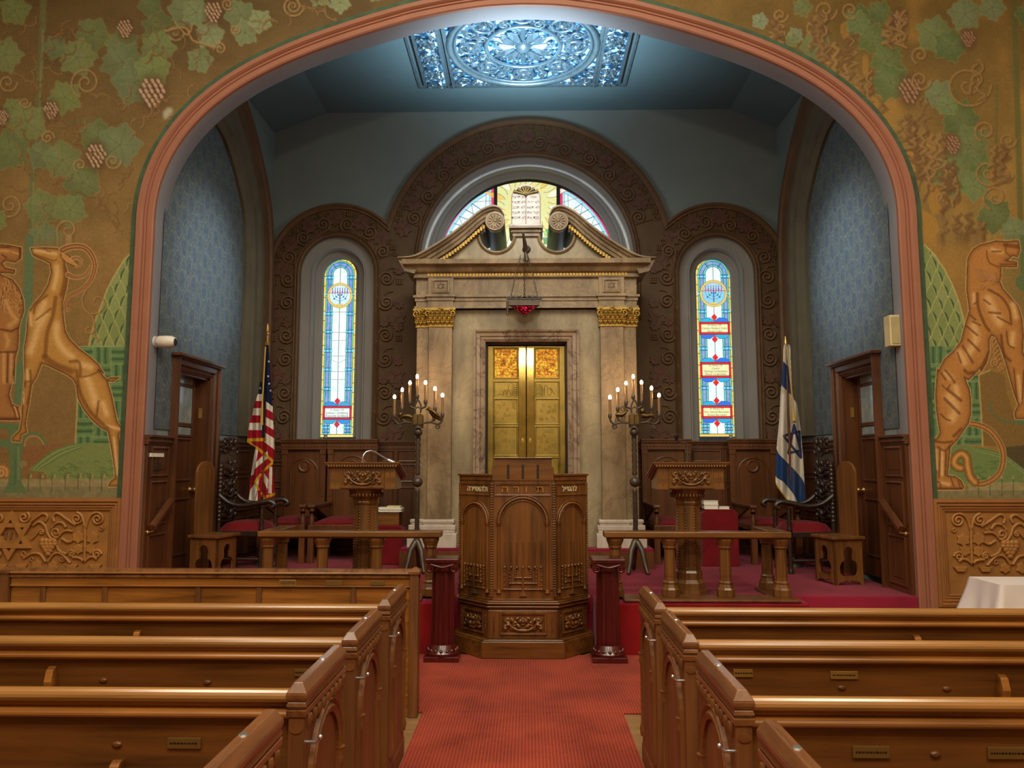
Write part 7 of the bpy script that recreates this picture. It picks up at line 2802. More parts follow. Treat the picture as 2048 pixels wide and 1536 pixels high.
for i in range(90):
    x, y = rs.choice([(1560, 40), (1660, 90), (1750, 200), (1790, 30), (1850, 200), (1960, 120), (1950, 450), (1900, 330), (2000, 300), (1690, 70), (1700, 120), (1725, 150), (1810, 230), (1835, 250), (1845, 300), (1870, 270), (1860, 310), (1880, 400), (1925, 430), (1640, 30), (1930, 470)])
    x += rs.uniform(-16, 16)
    y += rs.uniform(-10, 10)
    L = rs.uniform(35, 90)
    tendril(g, [(x + 6 * math.sin(q * 1.9 + i) + q * rs.uniform(-1.5, 1.5), y + q * L / 9) for q in range(10)], rs.uniform(3, 7), rs.choice(['#86683e', '#977646', '#745432']))
for i in range(80):
    x, y = rs.choice([(20, 60), (60, 180), (120, 60), (130, 250), (220, 200), (290, 100), (100, 380), (200, 420), (250, 440), (30, 260), (560, 40), (370, 80), (370, 150), (340, 215), (160, 40), (260, 230), (390, 95), (100, 130), (240, 380), (30, 350), (640, 20), (150, 270)])
    x += rs.uniform(-22, 22)
    y += rs.uniform(-22, 22)
    a = rs.uniform(0, 6.28)
    tendril(g, [(x + q * 6 * math.cos(a) + 5 * math.sin(q * 1.4), y + q * 6 * math.sin(a) + 5 * math.cos(q * 1.3)) for q in range(9)], 2.2, rs.choice(['#86693f', '#93764a', '#7c5c36']))
tendril(g, smooth([(330, 62), (370, 55), (385, 80), (410, 88), (430, 95)], 5), 4)
tendril(g, smooth([(350, 45), (375, 70), (385, 48)], 5), 3)
# pale water stain beside the arch
for q in range(7):
    g.stroke([(332 + rs.uniform(-4, 4), 232 + rs.uniform(-8, 4)), (340 + rs.uniform(-4, 4), 222 + rs.uniform(-4, 4))], 9, c_('#a9a48c'), .5, 1.0)
half = np.where(g.X < 1040, 0, 1)
g.id[:] = half
apx = np.array([(p[0], p[1]) for p in ARC])


def in_arch(X, Y):
    """vertices hidden behind the arch mouldings"""
    q = plane_px(YM)(X, Y)
    ax, az = np.abs(q[..., 0] - XC) - .04, q[..., 2] - .04
    hx = np.array([p[0] for p in AH][::-1])
    hz = np.array([p[1] for p in AH][::-1])
    lim = np.interp(ax, hx, hz, right=-1)
    lim = np.where(ax > 3.50, np.interp(ax, [3.50, 3.535, 3.6], [4.25, 3.95, -1]), lim)
    return az < lim


UP = g
drop = in_arch(g.X, g.Y)
g.build({0: 'vine_painting'}, M['mural'], plane_px(YM), murL, drop)
g.build({1: 'vine_painting'}, M['mural'], plane_px(YM), murR, drop)

# ---- left: gazelle, lion, tree, cypress and basket hedge
A = lambda pts: [(x / 5.296, 470 + y / 5.296) for x, y in pts]
B = lambda pts: [(x / 5.486, 730 + y / 5.486) for x, y in pts]


def body(g, poly, pid, base, dark, outline='#c09a5e'):
    g.stroke(poly + poly[:1], 5.0, c_(outline), .9, .4)
    g.fill(poly, c_(base), pid)
    g.stroke(poly + poly[:1], 17, c_(dark), .55, 1.0, clip=[pid])
    g.stroke(poly + poly[:1], 7, c_('#6b3c1a'), .55, 1.0, clip=[pid])
    g.stroke(poly + poly[:1], 1.8, c_('#4a2c16'), .9, .5)


def scales(g, poly, pid, x0, x1, y0, y1, step, mir):
    g.fill(poly, c_('#7f8a52'), pid)
    row = 0
    y = y0
    px_ = step * .86
    while y < y1 + step * 2:
        x = x0 + (px_ * .5 if row % 2 else 0)
        while x < x1:
            h, w = step * 1.75, px_ * .5
            L_ = smooth([(x, y - h), (x - w * .62, y - h * .66), (x - w, y - h * .3), (x - w * .9, y)], 4)
            R_2 = smooth([(x, y - h), (x + w * .62, y - h * .66), (x + w, y - h * .3), (x + w * .9, y)], 4)
            g.fill(L_ + R_2[::-1], c_(rs.choice(['#7f8a52', '#78854e', '#868f58'])), a=1.0, clip=[pid])
            dk = R_2 if mir else L_
            sg = 1 if mir else -1
            e = smooth([(x, y - h), (x + sg * w * .95, y - h * .75), (x + sg * w * 1.05, y - h * .3)], 4)
            g.fill(e[:8] + dk[:10][::-1], c_('#3c5638'), a=.95, clip=[pid])
            for q in (L_, R_2):
                g.stroke(q, 1.5, c_('#aaa868'), .8, .5, clip=[pid])
            x += px_
        y += step
        row += 1
    # keep the pattern inside the outline
    w_, inm = g.inside(poly)


def basket(g, poly, pid, x0, x1, y0, y1, bs):
    g.fill(poly, c_('#56734a'), pid)
    j = 0
    y = y0
    while y < y1:
        i = 0
        x = x0
        while x < x1:
            hor = (i + j) % 2 == 0
            for q in range(5):
                t = (q + .5) / 5 * bs
                p = [(x + 1, y + t), (x + bs * .5, y + t + rs.uniform(-1, 1)), (x + bs - 1, y + t)] if hor else [(x + t, y + 1), (x + t + rs.uniform(-1, 1), y + bs * .5), (x + t, y + bs - 1)]
                g.stroke(p, 3.4, c_('#2f5132' if q % 2 else '#6f8a56'), .8, .5, clip=[pid])
            e = [(x, y), (x + bs, y), (x + bs, y + bs), (x, y + bs), (x, y)]
            g.stroke(e, 1.3, c_('#8f9c62'), .6, .5, clip=[pid])
            x += bs
            i += 1
        y += bs
        j += 1


def match_top(g):
    # carry the washes of the vine painting down into this part
    row = UP.c[-1]
    ux = UP.x0 + np.arange(UP.nx) * UP.step
    cc = np.stack([np.interp(g.X, ux, row[:, q]) for q in range(3)], -1)
    k = np.exp(-((g.Y - 470) / 22) ** 2)[..., None]
    g.c[:] = g.c * (1 - k) + cc * k


g = Paint(-40, 470, 296, 1004, 1.25, c_('#866839'))
n1, n2 = g.noise(8, 1, 12), g.noise(60, 1, 13)
g.c[:] *= (.84 + .22 * n1 + .14 * n2)[..., None]
match_top(g)
m = np.clip((g.Y - 560) / 300, 0, 1)[..., None]
g.c[:] = g.c * (1 - m * .35) + c_('#74552f') * m * .35
IDS = dict(ground=0, cypress=1, hedge=2, hill=3, tree=4, lion=5, gazelle=6)
cyp = A([(1600, 100), (1385, 190), (1310, 270), (1200, 450), (1130, 590), (1060, 780), (1005, 920), (962, 1060), (940, 1182), (1600, 1182)])
keep = g.id.copy()
scales(g, cyp, 1, 195, 300, 500, 692, 27, False)
g.stroke(cyp[1:9], 3, c_('#b0a468'), .8, .5)
hed = [(160, 693), (300, 693), (300, 890), (150, 890), (152, 810), (154, 760), (158, 720)]
basket(g, hed, 2, 150, 300, 693, 892, 36)
g.stroke([(160, 693), (300, 693)], 2.5, c_('#8f9c62'), .8, .5)
# the brown field behind the animals, outlined in pale paint
fld = A([(690, 1020), (740, 1110), (830, 1175), (950, 1178)]) + [(160, 693), (158, 760), (153, 884)]
g.stroke(B([(850, 250), (845, 500), (825, 860)]), 3, c_('#b8985c'), .8, .4)
hill = B(smooth([(330, 1150), (420, 1060), (560, 950), (720, 885), (900, 855), (1150, 858), (1420, 880), (1420, 1270), (620, 1270), (480, 1180)], 4, True))
g.fill(B([(250, 900), (500, 880), (820, 860), (820, 1000), (250, 1160)]), c_('#845a34'))
g.fill(hill, c_('#75824a'), 3)
for q in range(5):
    g.stroke(B(smooth([(345 + q * 22, 1140), (440 + q * 24, 1050 + q * 8), (580 + q * 22, 950 + q * 12), (740 + q * 16, 890 + q * 12), (900, 862 + q * 9)], 4)), 2, c_('#45663c' if q % 2 == 0 else '#8f9a5c'), .7, .5)
for i in range(40):
    x, y = rs.uniform(580, 1250), rs.uniform(1060, 1240)
    g.stroke(B([(x, y), (x + 30, y - 16), (x + 60, y + 4)]), 2.2, c_(rs.choice(['#4a6a38', '#3d5c30', '#5f7a44'])), .6, .5)
gp = B([(-200, 1250), (1500, 1250), (1500, 1335), (-200, 1335)])
g.fill(gp, c_('#93825a'), 0)
g.fill(B([(-200, 1335), (1500, 1335), (1500, 1560), (-200, 1560)]), c_('#7c7350'), 0)
n3 = g.noise(90, 1, 15)
m = (g.Y > 957)
g.c[m] *= (.85 + .3 * n3[m])[:, None]
for x in (310, 440, 570, 715, 855, 985, 1115):
    g.stroke(B([(x, 1190), (x, 1380)]), 1.6, c_('#3f4a2c'), .8, .5)
    g.stroke(B([(x - 25, 1215), (x, 1250), (x + 25, 1190)]), 1.6, c_('#4d5c36'), .7, .5)
    g.fill(B([(x + 15, 1240), (x + 30, 1180), (x + 45, 1240)]), c_('#a08a5c'))
# tree trunk and its looping branches
g.fill(A([(270, -20), (350, -20), (360, 260), (345, 700), (300, 900), (270, 1180), (235, 1536), (170, 1536), (215, 1160), (240, 800), (250, 400)]) , c_('#5f7350'), 4)
g.fill(B([(170, -10), (245, -10), (240, 300), (250, 430), (150, 430), (165, 200)]), c_('#5f7350'), 4)
tr = B([(-200, 640), (120, 640), (215, 650), (225, 760), (250, 850), (255, 900), (235, 1040), (235, 1280), (290, 1400), (40, 1400), (90, 1280), (105, 1150), (100, 950), (60, 900), (-200, 890), (-200, 820), (90, 820), (105, 740), (60, 700), (-200, 700)])
g.fill(tr, c_('#5d7149'), 4)
g.stroke(B(smooth([(225, 860), (260, 790), (320, 750), (400, 750), (460, 790), (495, 870)], 5)), 5.5, c_('#5d7149'), 1, .3, pid=4)
g.stroke(B(smooth([(270, 890), (290, 810), (360, 780), (430, 800), (480, 870)], 5)), 1.8, c_('#b8985c'), .8, .5)
g.stroke(B([(170, 1000), (165, 1300)]), 4, c_('#3f5a3a'), .5, .9, clip=[4])
g.stroke(B([(200, 900), (205, 1250)]), 4, c_('#7c8a60'), .5, .9, clip=[4])
g.stroke(B(spiral(262, 1088, 40, 6, 2, 1.5)), 2.4, c_('#8f8c60'), .8, .5)
for q in range(2):
    g.stroke(B(spiral(10, 1175, 82 - q * 10, 12, 0.6, -1.6)), 8 - q * 4, c_('#9a6a34' if q == 0 else '#c09250'), .9, .5)
# ---- lion at the left edge
lion = A([(-190, 110), (0, 100), (100, 110), (225, 135), (220, 250), (160, 290), (60, 270), (20, 300), (60, 350), (160, 370), (150, 410), (60, 400), (-20, 400), (30, 430), (130, 470), (200, 560), (245, 680), (255, 800), (220, 900), (200, 990), (190, 1200), (160, 1300), (150, 1560)]) + \
    B([(150, 60), (100, 330), (130, 430), (220, 470), (265, 520), (250, 600), (170, 605), (-200, 600)])
body(g, lion, 5, '#a26c36', '#7e4e28')
for i in range(30):
    x, y = rs.uniform(-60, 200), rs.uniform(450, 760)
    tendril(g, A(smooth([(x, y), (x + 25, y + 30), (x + 20, y + 70), (x + 45, y + 95)], 4)), 2.6, '#c08c50', '#5c3214')
for pts, w in (([(60, 700), (110, 820), (180, 900), (100, 960)], 11), ([(60, 1060), (90, 1120), (70, 1180)], 10), ([(40, 1240), (40, 1560)], 8), ([(120, 1260), (115, 1560)], 7), ([(-20, 160), (90, 170)], 7), ([(130, 180), (200, 200)], 5)):
    g.stroke(A(pts), w, c_('#c8965a'), .75, 1.0, clip=[5])
for pts, w in (([(10, 1000), (120, 1020), (200, 980)], 4), ([(0, 1240), (160, 1240)], 4), ([(85, 1260), (75, 1560)], 3.5), ([(0, 130), (110, 130)], 3), ([(210, 140), (215, 240)], 5), ([(20, 210), (70, 240)], 3)):
    g.stroke(A(pts), w, c_('#5c3016'), .8, .7, clip=[5])
for q in range(5):
    g.stroke(B([(130 + q * 28, 450 + q * 6), (160 + q * 22, 520), (180 + q * 18, 590)]), 3, c_('#c89858' if q % 2 else '#6a3a18'), .8, .6, clip=[5])
g.stroke(B([(-180, 590), (260, 590)]), 6, c_('#5c2c18'), .7, .8, clip=[5])
# ---- gazelle
gaz = A([(325, 140), (470, 135), (600, 140), (655, 165), (690, 320), (722, 420), (702, 560), (662, 720), (672, 880), (692, 1020), (742, 1110), (832, 1200), (952, 1290), (1042, 1370), (1100, 1470)]) + \
    B([(1080, 50), (1140, 130), (1185, 175), (1240, 182), (1312, 134), (1275, 140), (1210, 140), (1175, 160), (1190, 220), (1222, 330), (1252, 470), (1282, 620), (1352, 712), (1330, 738), (1302, 760), (1312, 900), (1318, 1100), (1330, 1230), (1346, 1262), (1318, 1272),
       (1322, 1330), (1190, 1330), (1210, 1280), (1265, 1240), (1260, 1150), (1230, 950), (1200, 790), (1188, 730), (1100, 682), (1000, 592), (920, 490), (872, 400), (850, 340), (838, 220), (800, 150), (740, 108), (640, 60), (540, 10), (458, -20)]) + \
    B([(400, 130), (345, 220), (322, 400), (292, 560), (277, 640), (292, 738), (236, 762), (225, 840), (135, 835), (140, 790), (215, 720), (240, 600), (245, 450), (275, 150), (268, 10)]) + \
    A([(258, 1350), (257, 1200), (282, 1050), (292, 900), (312, 800), (352, 740), (442, 640), (512, 520), (542, 400), (530, 300), (470, 268), (400, 240), (350, 212)])
body(g, gaz, 6, '#b5823a', '#8a5826')
lt = lambda pts, w, f=A, a=.75, col='#dcb274': g.stroke(smooth(f(pts), 4), w, c_(col), a, 1.0, clip=[6])
dk = lambda pts, w, f=A, a=.7: g.stroke(smooth(f(pts), 4), w, c_('#6e3f16'), a, .9, clip=[6])
lt([(370, 165), (480, 180), (590, 200)], 8)
lt([(600, 340), (600, 430), (570, 560)], 12)
lt([(470, 720), (420, 830), (400, 900)], 16)
lt([(480, 850), (400, 1000), (370, 1100), (320, 1240)], 16)
lt([(320, 830), (330, 950)], 8)
lt([(600, 950), (600, 1080), (660, 1200), (760, 1290)], 15)
lt([(860, 1370), (960, 1400)], 14)
lt([(960, 150), (1010, 280), (1050, 420)], 18, B)
lt([(1130, 420), (1170, 540)], 12, B)
lt([(1250, 800), (1270, 1000), (1290, 1200)], 6, B)
lt([(300, 60), (300, 150)], 9, B)
lt([(262, 260), (255, 420)], 5, B)
lt([(1160, 660), (1320, 705)], 6, B)
dk([(690, 330), (690, 470), (650, 640)], 9)
dk([(500, 640), (380, 740), (360, 830)], 4)
dk([(590, 660), (560, 850), (500, 1040), (480, 1280)], 8)
dk([(380, 900), (540, 780)], 4)
dk([(470, 1290), (600, 1380), (760, 1440)], 12)
dk([(740, 1340), (840, 1350), (850, 1500)], 6)
dk([(840, 60), (880, 300), (1000, 520), (1180, 690)], 7, B)
dk([(910, 130), (1000, 110), (1100, 60)], 4, B)
dk([(1080, 400), (1060, 560)], 5, B)
dk([(330, 180), (270, 180)], 2.5, B)
dk([(330, 60), (340, 220), (300, 430)], 5, B)
dk([(470, 140), (500, 170), (540, 180)], 2.5)
dk([(370, 210), (470, 240), (560, 270), (600, 260)], 2.5)
dk([(1300, 770), (1312, 900), (1320, 1200)], 3.5, B)
ear = A([(640, 185), (690, 190), (760, 250), (850, 330), (800, 335), (700, 290), (650, 240)])
g.fill(ear, c_('#b98444'), 6)
g.stroke(ear + ear[:1], 1.8, c_('#5a3416'), .9, .5)
for pts, w in (([(660, 160), (740, 128), (860, 122), (945, 175), (1000, 285), (992, 400), (930, 520), (840, 592), (740, 640), (690, 715), (690, 785), (735, 790), (742, 745)], 8), ([(720, 420), (800, 450), (900, 425), (955, 340), (975, 280)], 5.5), ([(770, 250), (820, 240), (855, 270), (850, 320), (800, 340)], 4)):
    sp_ = smooth(A(pts), 6)
    w *= 1.35
    g.stroke(sp_, w + 3.4, c_('#c8a468'), .9, .3, taper=.7)
    g.stroke(sp_, w, c_('#74401f'), 1, .4, taper=.7, pid=6)
    g.stroke(sp_, w * .4, c_('#b47c48'), .8, .8, taper=.7)
for pts in ([(905, 590), (870, 680), (900, 790), (965, 832), (1055, 812), (1106, 740), (1082, 672), (1020, 655), (992, 700)], [(930, 815), (990, 900), (992, 1030), (1030, 1115), (1050, 1100)], [(990, 960), (1000, 1010), (940, 1040), (905, 1000), (940, 975)]):
    tendril(g, smooth(A(pts), 6), 2.8, '#a8804a')
nm = {0: 'meadow_painting', 1: 'cypress_figure', 2: 'basketwork_hedge', 3: 'hill_figure', 4: 'tree_figure', 5: 'lion_figure', 6: 'gazelle_figure'}
g.build(nm, M['mural'], plane_px(YM), murL, in_arch(g.X, g.Y))

# ---- right: striped big cat
Cc = lambda pts: [(1820 + x / 5.487, 470 + y / 5.487) for x, y in pts]
D = lambda pts: [(1820 + x / 5.487, 730 + y / 5.487) for x, y in pts]
g = Paint(1815, 470, 2140, 1004, 1.25, c_('#906d33'))
n1, n2 = g.noise(8, 1, 32), g.noise(60, 1, 33)
g.c[:] *= (.84 + .22 * n1 + .14 * n2)[..., None]
match_top(g)
m = np.clip((g.X - 1990) / 40, 0, 1)[..., None] * np.clip((700 - g.Y) / 100, 0, 1)[..., None]
g.c[:] = g.c * (1 - m * .5) + c_('#6b6a42') * m * .5
cyp = Cc([(-100, 60), (165, 110), (270, 220), (380, 380), (470, 560), (540, 740), (590, 930), (600, 1060), (600, 1225), (-100, 1225)])
scales(g, cyp, 1, 1815, 1935, 505, 694, 27, True)
g.stroke(cyp[1:8], 3, c_('#b0a468'), .8, .5)
hed = [(1815, 692), (1920, 692), (1960, 760), (1965, 890), (1815, 890)]
basket(g, hed, 2, 1820, 1966, 692, 892, 36)
g.fill(D([(755, 110), (880, 60), (1040, 110), (1060, 300), (1150, 560), (1300, 600), (1300, 880), (1050, 900), (800, 885)]), c_('#7d6030'), 0)
g.stroke(D([(880, 55), (755, 110), (785, 600), (800, 890)]), 3, c_('#b8985c'), .8, .4)
hill = D(smooth([(-300, 1300), (-200, 1000), (200, 880), (520, 880), (760, 900), (1000, 960), (1150, 1040), (1300, 1160), (1500, 1320), (600, 1330)], 4, True))
g.fill(hill, c_('#6d7f48'), 3)
for q in range(4):
    g.stroke(D(smooth([(1240, 1140 + q * 12), (1100, 1030 + q * 12), (950, 960 + q * 12), (700, 905 + q * 10)], 4)), 2, c_('#45663c' if q % 2 == 0 else '#8f9a5c'), .7, .5)
g.fill(D([(1050, 900), (1400, 870), (1400, 1180), (1240, 1130), (1060, 990)]), c_('#54472e'), 0)
for i in range(26):
    x, y = rs.uniform(700, 1000), rs.uniform(1060, 1260)
    g.stroke(D([(x, y), (x + 30, y - 14), (x + 60, y + 4)]), 2.2, c_(rs.choice(['#4a6a38', '#3d5c30', '#5f7a44'])), .6, .5)
g.stroke(D(smooth([(880, 410), (890, 500), (960, 580), (1080, 630), (1300, 640)], 5)), 4, c_('#566a44'), .9, .5)
g.fill(D([(1150, 600), (1300, 610), (1400, 640), (1400, 680), (1250, 660), (1150, 640)]), c_('#56704e'), 4)
g.fill(D([(640, 1290), (1700, 1280), (1700, 1375), (230, 1375), (230, 1365), (640, 1365)]), c_('#93865c'), 0)
g.fill(D([(200, 1375), (1800, 1375), (1800, 1560), (200, 1560)]), c_('#7d7450'), 0)
m = (g.Y > 962)
n3 = g.noise(90, 1, 35)
g.c[m] *= (.85 + .3 * n3[m])[:, None]
for x in (750, 880, 1010, 1135, 1260, 1400, 1540):
    g.stroke(D([(x, 1250), (x, 1440)]), 1.6, c_('#3f4a2c'), .8, .5)
    g.fill(D([(x - 20, 1250), (x - 5, 1200), (x + 10, 1250)]), c_('#a08a5c'))
g.fill(Cc([(1210, -20), (1900, -20), (1900, 560), (1240, 620), (1165, 560), (1165, 470), (1215, 440)]), c_('#5c6c44'), 4)
tail = smooth(D([(640, 640), (760, 662), (880, 722), (980, 850), (1022, 980), (1008, 1130), (950, 1225), (850, 1290), (745, 1305), (665, 1230), (632, 1110), (622, 1020), (565, 972), (505, 1010), (482, 1075), (520, 1120), (560, 1130)]), 6)
g.stroke(tail, 13, c_('#c09a5e'), .8, .3)
g.stroke(tail, 10, c_('#6b3c1a'), 1, .4, pid=5)
g.stroke(tail, 5.5, c_('#b07a3a'), .95, .6)
tail2 = tail[int(len(tail) * .52):]
g.stroke(tail2, 17, c_('#6b3c1a'), 1, .4, pid=5)
g.stroke(tail2, 12, c_('#a8702e'), 1, .6)
g.stroke(tail2, 4, c_('#cf9d56'), .8, .8)
cat = Cc([(635, 260), (655, 215), (700, 150), (770, 108), (860, 88), (940, 64), (1060, 70), (1190, 62), (1207, 160), (1180, 240), (1125, 226), (1090, 262), (1050, 280), (1170, 296), (1172, 350), (1110, 352), (1000, 345), (1000, 450), (985, 512), (1020, 590), (1100, 680), (1190, 790),
          (1228, 920), (1245, 1100), (1235, 1280), (1290, 1420), (1330, 1560)]) + D([(1330, 100), (1290, 420), (1330, 480), (1400, 590), (1160, 590), (1150, 520), (1190, 440), (1140, 300), (1075, 60)]) + \
    Cc([(1050, 1400), (1000, 1250), (940, 1120), (895, 1100), (868, 1150), (872, 1280), (840, 1400), (780, 1500)]) + \
    D([(770, 30), (700, 110), (640, 165), (602, 138), (622, 200), (652, 270), (667, 400), (667, 530), (642, 640), (572, 740), (512, 830), (442, 900), (432, 1000), (412, 1215), (500, 1225), (562, 1272), (592, 1340), (572, 1365), (255, 1365), (248, 1270), (282, 1170), (232, 860), (246, 830),
       (300, 800), (330, 740), (312, 640), (292, 500), (280, 330), (290, 200), (302, 40)]) + Cc([(312, 1500), (372, 1370), (482, 1270), (562, 1160), (602, 1000), (652, 830), (642, 740), (622, 600), (626, 400)])
body(g, cat, 6, '#b07636', '#8c5a28')
lt = lambda pts, w, f=Cc, a=.75, col='#dcae70': g.stroke(smooth(f(pts), 4), w, c_(col), a, 1.0, clip=[6])
dk = lambda pts, w, f=Cc, a=.75: g.stroke(smooth(f(pts), 4), w, c_('#663814'), a, .8, clip=[6])
lt([(860, 700), (900, 800), (980, 960)], 20)
lt([(700, 1000), (720, 1150), (640, 1300)], 18)
lt([(540, 1290), (600, 1400)], 14)
lt([(1130, 1080), (1120, 1200)], 12)
lt([(1130, 760), (1160, 900)], 12)
lt([(900, 160), (1000, 190)], 10)
lt([(700, 650), (700, 760)], 8)
lt([(500, 240), (520, 330)], 14, D)
lt([(430, 350), (500, 460), (460, 590)], 20, D)
lt([(400, 90), (450, 150)], 12, D)
lt([(350, 930), (350, 1200)], 9, D)
lt([(290, 930), (300, 1150)], 4, D)
lt([(340, 1290), (430, 1310)], 7, D)
lt([(1190, 120), (1220, 400)], 8, D)
for pts, w in (([(810, 710), (880, 760)], 4), ([(870, 850), (990, 860)], 5), ([(960, 900), (1090, 970)], 4), ([(660, 880), (720, 930)], 4), ([(690, 950), (770, 990)], 4), ([(620, 1000), (740, 1100)], 4.5), ([(640, 1150), (760, 1270)], 5), ([(580, 1220), (690, 1400)], 5),
               ([(520, 1290), (560, 1400)], 4), ([(740, 640), (750, 800), (820, 980), (870, 1050)], 6), ([(860, 600), (1000, 680), (1090, 820), (1110, 980)], 5), ([(1000, 1100), (1030, 1300), (1100, 1380)], 6), ([(1060, 1060), (1080, 1200), (1140, 1240)], 4), ([(780, 1480), (870, 1290)], 8),
               ([(840, 180), (850, 250), (880, 310), (970, 350)], 3), ([(900, 180), (1000, 180)], 4), ([(1060, 100), (1050, 180), (1100, 230)], 3), ([(1040, 110), (1180, 130)], 8), ([(990, 320), (1160, 320)], 3), ([(730, 740), (700, 760)], 4)):
    dk(pts, w)
for pts, w in (([(390, 60), (440, 120), (490, 190)], 5), ([(340, 90), (390, 160)], 4), ([(410, 270), (500, 340), (560, 390)], 6), ([(380, 370), (460, 450), (540, 530)], 6), ([(340, 540), (390, 590), (440, 610)], 4), ([(440, 220), (400, 260), (350, 220)], 3), ([(600, 60), (640, 90), (700, 80)], 7),
               ([(560, 700), (480, 780)], 6), ([(250, 830), (360, 850), (460, 840)], 5), ([(310, 900), (380, 940), (440, 890)], 5), ([(330, 930), (320, 1230)], 4), ([(395, 960), (385, 1210)], 4), ([(270, 1280), (330, 1290), (330, 1350)], 3), ([(450, 1240), (480, 1330)], 3), ([(530, 1270), (550, 1350)], 3), ([(260, 1355), (580, 1355)], 4),
               ([(1140, 40), (1170, 380)], 3.5), ([(1250, 60), (1230, 420)], 4)):
    dk(pts, w, D)
for i in range(7):
    tendril(g, Cc(smooth([(650 + i * 10, 300 + i * 26), (720 + i * 8, 350 + i * 24), (820 + i * 6, 380 + i * 18), (930 + i * 3, 410 + i * 16)], 4)), 2.6, '#b98248', '#5c3214')
curl(g, *Cc([(910, 500)])[0], 7, 1.5, 0, 2.4, '#b98248')
curl(g, *Cc([(780, 560)])[0], 6, 1.5, 0, 2.4, '#b98248')
for i in range(6):
    tendril(g, Cc(smooth([(940 + i * 8, 1120 + i * 50), (900 + i * 8, 1180 + i * 50), (960 + i * 8, 1230 + i * 46)], 4)), 2.6, '#b98248', '#5c3214')
curl(g, *Cc([(930, 1400)])[0], 9, 1.5, 2, 3, '#b98248')
curl(g, *Cc([(1010, 1450)])[0], 8, 1.5, 2, 3, '#b98248')
g.build({0: 'meadow_painting', 1: 'cypress_figure', 2: 'basketwork_hedge', 3: 'hill_figure', 4: 'tree_figure', 5: 'tail_figure', 6: 'big_cat_figure'}, M['mural'], plane_px(YM), murR, in_arch(g.X, g.Y))

